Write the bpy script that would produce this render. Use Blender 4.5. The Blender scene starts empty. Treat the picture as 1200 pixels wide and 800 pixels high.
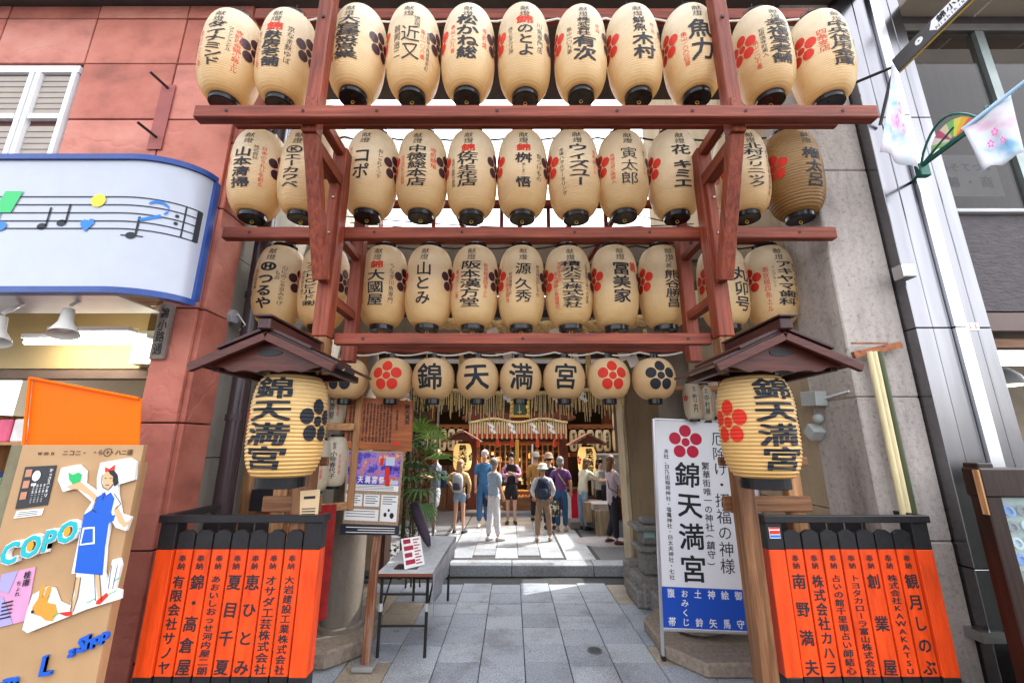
import bpy, bmesh, math, random
from mathutils import Vector, Matrix
import numpy as np
random.seed(7)
R_ = math.radians
PI = math.pi
scene = bpy.context.scene
C = scene.collection

# ------------------------------------------------------------------ camera, light, exposure
PITCH = R_(13.9)
CP, SP = math.cos(PITCH), math.sin(PITCH)
F = 490.0                      # focal length in pixels of a 1200 px wide picture
CAMZ = 2.0
cam_d = bpy.data.cameras.new('camera')
cam = bpy.data.objects.new('camera', cam_d)
C.objects.link(cam)
cam_d.sensor_width = 36.0
cam_d.lens = 36.0 * F / 1200.0
cam_d.clip_start = 0.05
cam_d.clip_end = 3000
cam.location = (0, 0, CAMZ)
cam.rotation_euler = (R_(90) + PITCH, 0, 0)
scene.camera = cam

SUN_EL, SUN_AZ = R_(56), R_(28)     # azimuth from +X towards +Y
sund = Vector((math.cos(SUN_EL) * math.cos(SUN_AZ), math.cos(SUN_EL) * math.sin(SUN_AZ), math.sin(SUN_EL)))
W = bpy.data.worlds.new('World')
scene.world = W
W.use_nodes = True
nt = W.node_tree
bg = nt.nodes['Background']
sky = nt.nodes.new('ShaderNodeTexSky')
sky.sky_type = 'NISHITA'
sky.sun_disc = False
sky.sun_elevation = SUN_EL
sky.sun_rotation = math.atan2(sund.x, sund.y)
sky.dust_density = 3.0
sky.air_density = 1.0
hs = nt.nodes.new('ShaderNodeHueSaturation')      # thin white cloud over the whole sky
hs.inputs['Saturation'].default_value = 0.22
hs.inputs['Value'].default_value = 1.75
nt.links.new(sky.outputs[0], hs.inputs['Color'])
nt.links.new(hs.outputs[0], bg.inputs[0])
bg.inputs[1].default_value = 0.15
sl = bpy.data.lights.new('sun', 'SUN')
sl.energy = 2.0
sl.angle = R_(0.6)
sl.color = (1.0, 0.95, 0.88)
sun = bpy.data.objects.new('sun', sl)
C.objects.link(sun)
sun.rotation_euler = sund.to_track_quat('Z', 'Y').to_euler()
sun.location = sund * 30
scene.view_settings.view_transform = 'Standard'
scene.view_settings.look = 'None'
scene.view_settings.gamma = 1.0
scene.view_settings.exposure = 1.92
scene.render.engine = 'CYCLES'
scene.cycles.max_bounces = 8
scene.cycles.diffuse_bounces = 4
scene.cycles.transparent_max_bounces = 12

# ------------------------------------------------------------------ measuring helpers
def ray(px, py):
    a = (px - 600) / F; b = (400 - py) / F
    return a, CP - b * SP, SP + b * CP
def at(px, py, Y):
    a, y, z = ray(px, py); t = Y / y
    return Vector((a * t, Y, CAMZ + z * t))
def atz(px, py, Z):
    a, y, z = ray(px, py); t = (Z - CAMZ) / z
    return Vector((a * t, y * t, Z))
def zat(py, Y): return at(600, py, Y).z
def xat(px, py, Y): return at(px, py, Y).x

# ------------------------------------------------------------------ materials
MATS = {}
def _nodes(name):
    m = bpy.data.materials.new(name); m.use_nodes = True
    return m, m.node_tree, m.node_tree.nodes['Principled BSDF']
def _n(nt, t, **kw):
    n = nt.nodes.new(t)
    for k, v in kw.items(): setattr(n, k, v)
    return n
def rgb(c): return (c[0], c[1], c[2], 1)
def _ramp(nt, fac, stops):
    r = _n(nt, 'ShaderNodeValToRGB'); e = r.color_ramp.elements
    while len(e) < len(stops): e.new(0.5)
    for el, (p, c) in zip(e, stops): el.position = p; el.color = rgb(c)
    nt.links.new(fac, r.inputs[0]); return r.outputs[0]
def _noise(nt, scale, detail=4, stretch=(1, 1, 1), rough=0.55, loc=(0, 0, 0), world=False):
    tc = _n(nt, 'ShaderNodeNewGeometry') if world else _n(nt, 'ShaderNodeTexCoord'); mp = _n(nt, 'ShaderNodeMapping')
    mp.inputs['Scale'].default_value = stretch; mp.inputs['Location'].default_value = loc
    no = _n(nt, 'ShaderNodeTexNoise'); no.inputs['Scale'].default_value = scale
    no.inputs['Detail'].default_value = detail; no.inputs['Roughness'].default_value = rough
    nt.links.new(tc.outputs['Position' if world else 'Object'], mp.inputs[0]); nt.links.new(mp.outputs[0], no.inputs['Vector'])
    return no.outputs['Fac']
def mul(c, k): return tuple(min(1, x * k) for x in c)
def mat(name, col, rough=0.6, metal=0.0, var=0.15, scale=6, stretch=(1, 1, 1), bump=0.0, bscale=40, spec=0.3, col2=None, coat=0, detail=5, bdist=0.01):
    if name in MATS: return MATS[name]
    m, nt, b = _nodes(name)
    if var > 0:
        fac = _noise(nt, scale, detail, stretch)
        c = _ramp(nt, fac, [(0.28, mul(col, 1 - var)), (0.5, col), (0.75, col2 or mul(col, 1 + var))])
        nt.links.new(c, b.inputs['Base Color'])
    else: b.inputs['Base Color'].default_value = rgb(col)
    b.inputs['Roughness'].default_value = rough
    b.inputs['Metallic'].default_value = metal
    b.inputs['Specular IOR Level'].default_value = spec
    b.inputs['Coat Weight'].default_value = coat
    if bump > 0:
        bn = _n(nt, 'ShaderNodeBump'); bn.inputs['Strength'].default_value = bump; bn.inputs['Distance'].default_value = bdist
        nt.links.new(_noise(nt, bscale, 6, stretch), bn.inputs['Height'])
        nt.links.new(bn.outputs[0], b.inputs['Normal'])
    MATS[name] = m; return m
def emit(name, col, s):
    if name in MATS: return MATS[name]
    m, nt, b = _nodes(name)
    b.inputs['Base Color'].default_value = rgb(col); b.inputs['Emission Color'].default_value = rgb(col)
    b.inputs['Emission Strength'].default_value = s
    MATS[name] = m; return m
def wood(name, col, axis, rough=0.5, pale=None, var=0.45):
    """grain along axis"""
    if name in MATS: return MATS[name]
    m, nt, b = _nodes(name)
    st = [14, 14, 14]; st['xyz'.index(axis)] = 0.7
    f1 = _noise(nt, 3.0, 7, st, 0.65)
    c1 = _ramp(nt, f1, [(0.30, mul(col, 1 - var * 1.3)), (0.5, col), (0.72, pale or mul(col, 1 + var))])
    f2 = _noise(nt, 1.6, 3, (1, 1, 1), 0.5, (3, 1, 7))
    mx = _n(nt, 'ShaderNodeMixRGB', blend_type='MULTIPLY'); mx.inputs[0].default_value = 0.8
    c2 = _ramp(nt, f2, [(0.3, (0.62, 0.60, 0.60)), (0.65, (1, 1, 1))])
    nt.links.new(c1, mx.inputs[1]); nt.links.new(c2, mx.inputs[2])
    nt.links.new(mx.outputs[0], b.inputs['Base Color'])
    b.inputs['Roughness'].default_value = rough; b.inputs['Specular IOR Level'].default_value = 0.3
    bn = _n(nt, 'ShaderNodeBump'); bn.inputs['Strength'].default_value = 0.5; bn.inputs['Distance'].default_value = 0.004
    nt.links.new(f1, bn.inputs['Height']); nt.links.new(bn.outputs[0], b.inputs['Normal'])
    MATS[name] = m; return m
RED = (0.215, 0.040, 0.019)
def redwood(ax): return wood('red_stained_wood_' + ax, RED, ax, 0.55, (0.31, 0.075, 0.036))
def rawwood(ax): return wood('pine_wood_' + ax, (0.40, 0.20, 0.085), ax, 0.6)
def brownwood(ax): return wood('brown_wood_' + ax, (0.20, 0.085, 0.035), ax, 0.5, (0.34, 0.17, 0.08))

def paper(name, top, bot, n, dark=0.80, trans=0.42, half=0.35):
    """ribbed lantern paper: the bamboo hoops show through as thin darker lines; paper paler towards the top, yellower below"""
    if name in MATS: return MATS[name]
    m, nt, b = _nodes(name)
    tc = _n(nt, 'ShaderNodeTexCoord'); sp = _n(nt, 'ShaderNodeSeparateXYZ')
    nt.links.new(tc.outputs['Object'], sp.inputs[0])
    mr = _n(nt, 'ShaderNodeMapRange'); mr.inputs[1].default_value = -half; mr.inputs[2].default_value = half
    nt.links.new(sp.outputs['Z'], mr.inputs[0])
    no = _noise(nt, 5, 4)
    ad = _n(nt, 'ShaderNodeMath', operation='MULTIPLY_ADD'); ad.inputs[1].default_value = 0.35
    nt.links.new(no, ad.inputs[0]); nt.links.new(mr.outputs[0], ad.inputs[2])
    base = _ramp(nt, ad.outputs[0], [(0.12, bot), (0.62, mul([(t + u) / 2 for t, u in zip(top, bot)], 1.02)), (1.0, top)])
    m1 = _n(nt, 'ShaderNodeMath', operation='MULTIPLY'); m1.inputs[1].default_value = n / (2 * half)
    nt.links.new(sp.outputs['Z'], m1.inputs[0])
    fr = _n(nt, 'ShaderNodeMath', operation='FRACT'); nt.links.new(m1.outputs[0], fr.inputs[0])
    line = _ramp(nt, fr.outputs[0], [(0.0, (dark, dark * 0.93, dark * 0.80)), (0.22, (1, 1, 1)), (0.80, (1, 1, 1)), (1.0, (dark, dark * 0.93, dark * 0.80))])
    mx = _n(nt, 'ShaderNodeMixRGB', blend_type='MULTIPLY'); mx.inputs[0].default_value = 1
    nt.links.new(base, mx.inputs[1]); nt.links.new(line, mx.inputs[2])
    oi = _n(nt, 'ShaderNodeObjectInfo'); st = _noise(nt, 2.6, 6, (1, 1, 1), .7, world=True)      # every lantern has aged a little differently
    vr = _ramp(nt, oi.outputs['Random'], [(0.0, (0.91, 0.88, 0.82)), (0.5, (0.98, 0.97, 0.95)), (1.0, (1, 1, 1))])
    m3 = _n(nt, 'ShaderNodeMixRGB', blend_type='MULTIPLY'); m3.inputs[0].default_value = 1
    nt.links.new(mx.outputs[0], m3.inputs[1]); nt.links.new(vr, m3.inputs[2])
    m4 = _n(nt, 'ShaderNodeMixRGB', blend_type='MULTIPLY'); m4.inputs[0].default_value = .45
    nt.links.new(m3.outputs[0], m4.inputs[1]); nt.links.new(_ramp(nt, st, [(0.32, (0.80, 0.70, 0.55)), (0.5, (1, 1, 1))]), m4.inputs[2]); mx = m4
    nt.links.new(mx.outputs[0], b.inputs['Base Color'])
    b.inputs['Roughness'].default_value = 0.5
    b.inputs['Coat Weight'].default_value = 0.15; b.inputs['Coat Roughness'].default_value = 0.3
    tr = _n(nt, 'ShaderNodeBsdfTranslucent'); nt.links.new(mx.outputs[0], tr.inputs[0])
    ms = _n(nt, 'ShaderNodeMixShader'); ms.inputs[0].default_value = trans
    nt.links.new(b.outputs[0], ms.inputs[1]); nt.links.new(tr.outputs[0], ms.inputs[2])
    nt.links.new(ms.outputs[0], nt.nodes['Material Output'].inputs[0])
    MATS[name] = m; return m
def glass(name, col=(0.02, 0.02, 0.02), alpha=0.35):
    if name in MATS: return MATS[name]
    m, nt, b = _nodes(name)
    b.inputs['Base Color'].default_value = rgb(col); b.inputs['Roughness'].default_value = 0.03
    b.inputs['Alpha'].default_value = alpha; b.inputs['Specular IOR Level'].default_value = 0.4
    MATS[name] = m; return m

M_BLK = mat('black_lacquer', (0.012, 0.012, 0.014), 0.18, var=0)
M_INK = mat('black_ink', (0.018, 0.02, 0.026), 0.6, var=0)
M_REDINK = mat('red_ink', (0.62, 0.03, 0.015), 0.6, var=0)
M_PLUM = mat('dark_plum_ink', (0.045, 0.018, 0.025), 0.5, var=0)
M_WIRE = mat('black_wire', (0.02, 0.02, 0.02), 0.5, var=0)
M_CABLE = mat('white_cable', (0.7, 0.7, 0.68), 0.5, var=0)
M_GRAN = mat('granite', (0.34, 0.34, 0.33), 0.75, var=0.35, scale=90, bump=0.3, bscale=120)
M_BLACKP = mat('black_paint', (0.018, 0.017, 0.019), 0.35, var=0.2, scale=20, bump=0.1, bscale=60)
M_STEEL = mat('steel', (0.5, 0.5, 0.5), 0.3, 1.0, 0.1)
M_WHITE = mat('white_paint', (0.78, 0.78, 0.8), 0.4, var=0.04)
M_GOLD = mat('gold_leaf', (0.75, 0.5, 0.1), 0.35, 0.6, 0.2)
M_STRAW = mat('straw', (0.72, 0.56, 0.28), 0.8, var=0.3, scale=30, bump=0.3, bscale=90)
M_PAPER = mat('white_paper', (0.8, 0.8, 0.78), 0.7, var=0.03)

# ------------------------------------------------------------------ mesh builder
class MB:
    def __init__(s): s.bm = bmesh.new(); s.uvs = None
    def _xf(s, vs, M):
        for v in vs: v.co = M @ v.co
    def box(s, x0, x1, y0, y1, z0, z1, M=None):
        vs = [s.bm.verts.new((x, y, z)) for z in (z0, z1) for (x, y) in ((x0, y0), (x1, y0), (x1, y1), (x0, y1))]
        for f in ((3, 2, 1, 0), (4, 5, 6, 7), (0, 1, 5, 4), (1, 2, 6, 5), (2, 3, 7, 6), (3, 0, 4, 7)):
            s.bm.faces.new([vs[i] for i in f])
        if M: s._xf(vs, M)
        return vs
    def bar(s, p, q, w, h, up=(0, 0, 1)):
        """rectangular bar from p to q, w across, h along up"""
        p, q = Vector(p), Vector(q); d = (q - p); L = d.length; d.normalize()
        r = d.cross(Vector(up))
        if r.length < 1e-4: r = d.cross(Vector((0, 1, 0)))
        r.normalize(); u = r.cross(d)
        M = Matrix((( r.x, d.x, u.x, p.x), (r.y, d.y, u.y, p.y), (r.z, d.z, u.z, p.z), (0, 0, 0, 1)))
        return s.box(-w / 2, w / 2, 0, L, -h / 2, h / 2, M)
    def tube(s, pts, r, n=8, cap=True):
        pts = [Vector(p) for p in pts]; rs = r if isinstance(r, (list, tuple)) else [r] * len(pts)
        rings = []; ref = None
        for i, p in enumerate(pts):
            d = (pts[min(i + 1, len(pts) - 1)] - pts[max(i - 1, 0)]).normalized()
            if ref is None: ref = Vector((0, 0, 1)) if abs(d.z) < 0.9 else Vector((1, 0, 0))
            a = d.cross(ref).normalized(); b = a.cross(d); ref = b
            rings.append([s.bm.verts.new(p + (a * math.cos(2 * PI * k / n) + b * math.sin(2 * PI * k / n)) * rs[i]) for k in range(n)])
        for A, B in zip(rings, rings[1:]):
            for k in range(n): s.bm.faces.new((A[k], A[(k + 1) % n], B[(k + 1) % n], B[k]))
        if cap and n > 2:
            s.bm.faces.new(rings[0][::-1]); s.bm.faces.new(rings[-1])
    def lathe(s, prof, n=32, c=(0, 0, 0), cap=True, sq=(1, 1)):
        c = Vector(c); rings = []
        for r, z in prof:
            rings.append([s.bm.verts.new(c + Vector((r * math.cos(2 * PI * k / n) * sq[0], r * math.sin(2 * PI * k / n) * sq[1], z))) for k in range(n)])
        for A, B in zip(rings, rings[1:]):
            for k in range(n): s.bm.faces.new((A[k], A[(k + 1) % n], B[(k + 1) % n], B[k]))
        if cap: s.bm.faces.new(rings[0][::-1]); s.bm.faces.new(rings[-1])
    def prism(s, poly, fn, d):
        """poly of (u,v); fn(u,v,w) -> point; extruded w 0..d"""
        A = [s.bm.verts.new(fn(u, v, 0)) for u, v in poly]; B = [s.bm.verts.new(fn(u, v, d)) for u, v in poly]
        n = len(poly)
        s.bm.faces.new(A); s.bm.faces.new(B[::-1])
        for k in range(n): s.bm.faces.new((A[k], B[k], B[(k + 1) % n], A[(k + 1) % n]))
    def quad(s, a, b, c, d): s.bm.faces.new([s.bm.verts.new(p) for p in (a, b, c, d)])
    def ball(s, c, r, sc=(1, 1, 1), sub=2):
        M = Matrix.Translation(Vector(c)) @ Matrix.Diagonal((r * sc[0], r * sc[1], r * sc[2], 1))
        bmesh.ops.create_icosphere(s.bm, subdivisions=sub, radius=1, matrix=M)
    def build(s, name, m, parent=None, bevel=0.0, smooth=False, off=None, fixn=True):
        if bevel > 0:
            bmesh.ops.bevel(s.bm, geom=[e for e in s.bm.edges], offset=bevel, segments=1, affect='EDGES', clamp_overlap=True)
        if fixn: bmesh.ops.recalc_face_normals(s.bm, faces=s.bm.faces)
        me = bpy.data.meshes.new(name)
        o = root_loc(parent) if off is None else Vector(off)
        if o.length > 0: bmesh.ops.translate(s.bm, verts=s.bm.verts, vec=-o)
        s.bm.to_mesh(me); s.bm.free()
        if smooth:
            me.polygons.foreach_set('use_smooth', [True] * len(me.polygons))
        return link(name, me, m, parent)
def root_loc(p):
    if p is None: return Vector((0, 0, 0))
    v = Vector(p.location)
    while p.parent: p = p.parent; v = v + p.location
    return v
def link(name, me, m, parent=None):
    o = bpy.data.objects.new(name, me); C.objects.link(o)
    if m is not None:
        me.materials.clear()
        for x in (m if isinstance(m, (list, tuple)) else [m]): me.materials.append(x)
    o.parent = parent
    return o
def autosmooth(o, ang=40):
    me = o.data; bm = bmesh.new(); bm.from_mesh(me)
    for e in bm.edges:
        if len(e.link_faces) == 2 and e.calc_face_angle(0) > R_(ang): e.smooth = False
    for f in bm.faces: f.smooth = True
    bm.to_mesh(me); bm.free(); return o
def thing(name, label, cat, loc=(0, 0, 0), group=None):
    o = bpy.data.objects.new(name, None); C.objects.link(o); o.location = loc
    o.empty_display_size = 0.1
    o['label'] = label; o['category'] = cat
    if group: o['group'] = group
    return o
def tag(o, label, cat, group=None, kind=None):
    o['label'] = label; o['category'] = cat
    if group: o['group'] = group
    if kind: o['kind'] = kind
    return o
def struct(o, label=None, kind='structure'):
    o['kind'] = kind
    if label: o['label'] = label
    return o
def boxp(name, m, parent, x0, x1, y0, y1, z0, z1, bevel=0.0):
    b = MB(); b.box(x0, x1, y0, y1, z0, z1); return b.build(name, m, parent, bevel)

# ------------------------------------------------------------------ lettering
GL = {}
JR = random.Random(4)
ROT = set('ー（）()「」〜~-')
def glyph(ch, bold):
    k = (ch, bold)
    if k not in GL:
        c = bpy.data.curves.new('g', 'FONT'); c.body = ch; c.resolution_u = 2
        o = bpy.data.objects.new('g', c); C.objects.link(o); bpy.context.view_layer.update()
        me = bpy.data.meshes.new_from_object(o)
        v = [(p.co.x, p.co.y) for p in me.vertices]; f = [tuple(p.vertices) for p in me.polygons]
        bpy.data.objects.remove(o); bpy.data.curves.remove(c); bpy.data.meshes.remove(me)
        w = max([p[0] for p in v], default=1)
        if ord(ch) < 0x2000 and v:
            cx = (min(p[0] for p in v) + w) / 2; cy = 0.36; v = [(x - cx, y - cy) for x, y in v]
        else: v = [(x - 0.5, y - 0.38) for x, y in v]
        GL[k] = (v, f)
    return GL[k]
def add_char(V, Fc, ch, cx, cy, w, h, bold=0.0, vert=True, slant=0.0):
    v, f = glyph(ch, 0)
    rot = vert and ch in ROT
    o = bold * 0.62
    if ord(ch) > 0x2000:                        # brush lettering: no two characters quite alike
        ra, sh_ = JR.uniform(-.045, .045), JR.uniform(-.05, .07); w *= JR.uniform(.94, 1.06); h *= JR.uniform(.95, 1.05); cx += JR.uniform(-.02, .02) * w
        v = [(x + y * sh_ - y * ra, y + x * ra + x * x * .06) for x, y in v]
    # heavy brush weight: the glyph laid down four times, slightly shifted and a hair apart in depth
    for k, (dx, dy) in enumerate([(0, 0)] if bold < 0.014 else [(-o, -o), (o, -o), (o, o), (-o, o)] if bold < .03 else [(-o, -o), (o, -o), (o, o), (-o, o), (0, 0)]):
        b = len(V)
        for x, y in v:
            if rot: x, y = y, -x
            V.append((cx + (x + dx) * w, cy + (y + dy) * h, k * 0.00025))
        Fc.extend(tuple(i + b for i in q) for q in f)
def column(V, Fc, s, cx, top, bot, w, bold=0.0, fill=1.0):
    n = len(s)
    if n == 0: return
    step = (top - bot) / n
    for i, ch in enumerate(s):
        if ch == ' ': continue
        add_char(V, Fc, ch, cx, top - step * (i + 0.5), w, step * fill, bold)
def line(V, Fc, s, cx, cy, h, adv, bold=0.0, wscale=1.0):
    n = len(s)
    for i, ch in enumerate(s):
        if ch == ' ': continue
        add_char(V, Fc, ch, cx + (i - (n - 1) / 2) * adv, cy, h * wscale, h, bold, vert=False)
def disc(V, Fc, cx, cy, r, n=20, sx=1.0):
    b = len(V)
    V.extend((cx + r * sx * math.cos(2 * PI * k / n), cy + r * math.sin(2 * PI * k / n)) for k in range(n))
    Fc.append(tuple(range(b, b + n)))
def crest(V, Fc, cx, cy, R, sx=1.0):
    for k in range(5):
        a = R_(90 + 72 * k); disc(V, Fc, cx + 0.64 * R * math.cos(a) * sx, cy + 0.64 * R * math.sin(a), 0.345 * R, 20, sx)
    disc(V, Fc, cx, cy, 0.24 * R, 16, sx)
def poly(V, Fc, pts):
    b = len(V); V.extend(pts); Fc.append(tuple(range(b, b + len(pts))))
def rect(V, Fc, x0, x1, y0, y1): poly(V, Fc, [(x0, y0), (x1, y0), (x1, y1), (x0, y1)])
def flat(name, V, Fc, m, parent, fn, cutu=None, cutv=None):
    """flat print (u,v) laid on a surface through fn(u,v); optional cuts so that it can follow a curved surface"""
    if not V: return None
    bm = bmesh.new(); vs = [bm.verts.new((p[0], p[1], p[2] if len(p) > 2 else 0)) for p in V]
    for f in Fc:
        try: bm.faces.new([vs[i] for i in f])
        except ValueError: pass
    for axis, cuts in ((0, cutu), (1, cutv)):
        if cuts is None: continue
        lo = min(p[axis] for p in V); hi = max(p[axis] for p in V)
        no = (1, 0, 0) if axis == 0 else (0, 1, 0)
        k = math.floor(lo / cuts) + 1
        while k * cuts < hi:
            co = [0, 0, 0]; co[axis] = k * cuts
            bmesh.ops.bisect_plane(bm, geom=bm.verts[:] + bm.edges[:] + bm.faces[:], plane_co=co, plane_no=no, dist=1e-6); k += 1
    o = root_loc(parent)
    for v in bm.verts:
        u_, v_, l_ = v.co; p = Vector(fn(u_, v_))
        if l_ > 0:
            n = (Vector(fn(u_ + .001, v_)) - p).cross(Vector(fn(u_, v_ + .001)) - p).normalized(); p = p + n * l_
        v.co = p - o
    bm.normal_update()
    me = bpy.data.meshes.new(name); bm.to_mesh(me); bm.free()
    return link(name, me, m, parent)
def plane_fn(org, right, up, lift=0.003):
    org, right, up = Vector(org), Vector(right).normalized(), Vector(up).normalized()
    n = right.cross(up)
    return lambda u, v: org + right * u + up * v + n * lift
ORD = ['first', 'second', 'third', 'fourth', 'fifth', 'sixth', 'seventh', 'eighth', 'ninth', 'tenth', 'eleventh']
# ------------------------------------------------------------------ ground
M_JOINT = mat('joint_mortar', (0.05, 0.05, 0.05), 0.9, var=0.3, scale=20)
def slab_mat(name, c, *a, **k):
    if name in MATS: return MATS[name]
    m, nt, b = _nodes(name)
    f = _noise(nt, 75, 8, (1, 1, 1), .7, world=True)
    c1 = _ramp(nt, f, [(.32, mul(c, .42)), (.5, c), (.66, mul(c, 1.6))])
    f2 = _noise(nt, 1.7, 8, (1, 1, 1), .7, world=True)
    c2 = _ramp(nt, f2, [(.36, (.66, .64, .62)), (.5, (.95, .95, .95)), (.7, (1, 1, 1))])
    f3 = _noise(nt, 9, 3, (1, 1, 1), .5, world=True)
    c3 = _ramp(nt, f3, [(.27, (.45, .44, .43)), (.32, (1, 1, 1))])
    x1 = _n(nt, 'ShaderNodeMixRGB', blend_type='MULTIPLY'); x1.inputs[0].default_value = 1; nt.links.new(c1, x1.inputs[1]); nt.links.new(c2, x1.inputs[2])
    x2 = _n(nt, 'ShaderNodeMixRGB', blend_type='MULTIPLY'); x2.inputs[0].default_value = .7; nt.links.new(x1.outputs[0], x2.inputs[1]); nt.links.new(c3, x2.inputs[2])
    nt.links.new(x2.outputs[0], b.inputs['Base Color']); b.inputs['Roughness'].default_value = .6
    bn = _n(nt, 'ShaderNodeBump'); bn.inputs['Strength'].default_value = .4; bn.inputs['Distance'].default_value = .004; nt.links.new(f, bn.inputs['Height']); nt.links.new(bn.outputs[0], b.inputs['Normal'])
    MATS[name] = m; return m
M_SLAB = [slab_mat('paving_granite_%s' % k, c, 0.62, var=0.55, scale=85, bump=0.35, bscale=150, detail=8, bdist=0.004) for k, c in
          (('grey', (0.325, 0.355, 0.405)), ('pale', (0.385, 0.415, 0.46)), ('dark', (0.27, 0.298, 0.345)), ('tan', (0.37, 0.31, 0.24)))]
M_BACKSLAB = [slab_mat('court_granite_%s' % k, c, 0.62, var=0.2, scale=60, bump=0.25, bscale=130) for k, c in
              (('grey', (0.25, 0.27, 0.29)), ('pale', (0.32, 0.335, 0.345)), ('dark', (0.20, 0.215, 0.235)))]
g = MB(); g.box(-400, 400, -400, 400, -0.5, -0.03)
struct(g.build('ground', mat('asphalt', (0.07, 0.07, 0.072), 0.85, var=0.25, scale=15, bump=0.3, bscale=80), off=(0, 0, 0)))
g = MB(); g.box(-8, 8, -2, 7.26, -0.029, -0.012)
paving = struct(g.build('street_paving', M_JOINT, off=(0, 0, 0)))
g = MB(); g.box(-2.75, 3.0, 7.30, 14.5, -0.02, 0.135)
court = struct(g.build('courtyard_paving', M_JOINT, off=(0, 0, 0)))
def slab_mesh(w, l, t=0.03):
    b = MB(); b.box(-w / 2, w / 2, -l / 2, l / 2, -t, 0)
    bmesh.ops.bevel(b.bm, geom=[e for e in b.bm.edges if e.verts[0].co.z > -0.001 and e.verts[1].co.z > -0.001], offset=0.005, segments=1, affect='EDGES')
    me = bpy.data.meshes.new('paving_stone'); b.bm.to_mesh(me); b.bm.free(); return me
def place_slab(cache, w, l, x, y, z, mt, parent, jitter=0.003):
    k = (round(w, 3), round(l, 3), mt.name)
    if k not in cache:
        cache[k] = slab_mesh(w, l); cache[k].materials.append(mt)
    o = bpy.data.objects.new('paving_stone', cache[k]); C.objects.link(o)
    o.location = (x, y, z + random.uniform(-jitter, jitter)); o.rotation_euler = (random.uniform(-.003, .003), random.uniform(-.003, .003), random.choice((0, PI)) + random.uniform(-.004, .004))
    o.parent = parent
SC = {}
for i in range(-6, 6):
    x = 0.12 + 0.42 * i
    off = 0.0 if i % 2 else 0.06
    for j in range(0, 10):
        y = 3.36 + 0.39 * j + 0.195 + off
        if y > 7.05: continue
        r = random.random()
        mt = M_SLAB[0] if r < .5 else M_SLAB[1] if r < .78 else M_SLAB[2]
        if x + .21 < -0.95 and random.random() < .65: mt = M_SLAB[3]
        if x > 1.2 and random.random() < .4: mt = M_SLAB[3]
        place_slab(SC, 0.412, 0.382, x + 0.21, y, 0.0, mt, paving)
# courtyard: a path of long slabs, edged by darker ground
for i in range(-3, 2):
    x0 = 0.10 + 0.39 * i
    y = 7.62 + (0.12 if i % 2 else 0.30)
    while y < 13.6:
        l = random.choice((0.45, 0.6, 0.75)); mt = random.choice(M_BACKSLAB)
        place_slab(SC, 0.382, l - 0.01, x0 + 0.195, y + l / 2, 0.15, mt, court); y += l
for xs, w in ((1.16, 0.50), (-1.22, 0.26)):
    y = 7.62
    while y < 13.4:
        place_slab(SC, w - .01, 0.99, xs, y + 0.5, 0.152, M_BACKSLAB[1], court); y += 1.0
x = -2.6
while x < 2.6:                                   # nosing stones of the step
    l = 1.3
    b = MB(); b.box(x, x + l - 0.008, 7.27, 7.60, -0.01, 0.154)
    b.build('step_stone', M_BACKSLAB[0], court, bevel=0.008); x += l
for xs in (-2.05, 2.1):                          # dark side strips of the courtyard
    b = MB(); b.box(xs - .62, xs + .62, 7.62, 13.4, 0.1, 0.148)
    struct(b.build('courtyard_verge', mat('dark_gravel_concrete', (0.13, 0.13, 0.135), 0.9, var=0.3, scale=60, bump=0.6, bscale=150)))
# raised plinths by the columns
M_TAN = mat('tan_stone', (0.25, 0.20, 0.16), 0.8, var=0.3, scale=25, bump=0.5, bscale=70)
for nm, pts, h in (('left', [(-2.45, 4.42), (-1.70, 4.42), (-1.46, 4.68), (-1.46, 5.35), (-1.66, 5.6), (-2.45, 5.6)], 0.15),
               ('right', [(2.5, 4.28), (1.72, 4.28), (1.47, 4.62), (1.47, 5.3), (1.7, 5.6), (2.5, 5.6)], 0.12)):
    b = MB(); b.prism(pts, lambda u, v, w: Vector((u, v, 0.002 + w)), h)
    tag(b.build('column_plinth', M_TAN, bevel=0.02), 'low cut corner stone plinth under the %s gate column' % nm, 'plinth')
# drain cover
dc = thing('drain_cover', 'small round iron drain cover set in the granite paving', 'drain cover', atz(697, 762, 0.004))
b = MB(); b.lathe([(0.075, 0), (0.075, 0.006), (0.062, 0.006), (0.062, 0.003)], 24, dc.location); b.build('rim', mat('iron', (0.12, 0.12, 0.12), 0.5, 0.8), dc)
b = MB(); b.lathe([(0.058, 0), (0.058, 0.004)], 24, dc.location); b.build('lid', mat('iron2', (0.06, 0.06, 0.06), 0.6, 0.6), dc)

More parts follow.
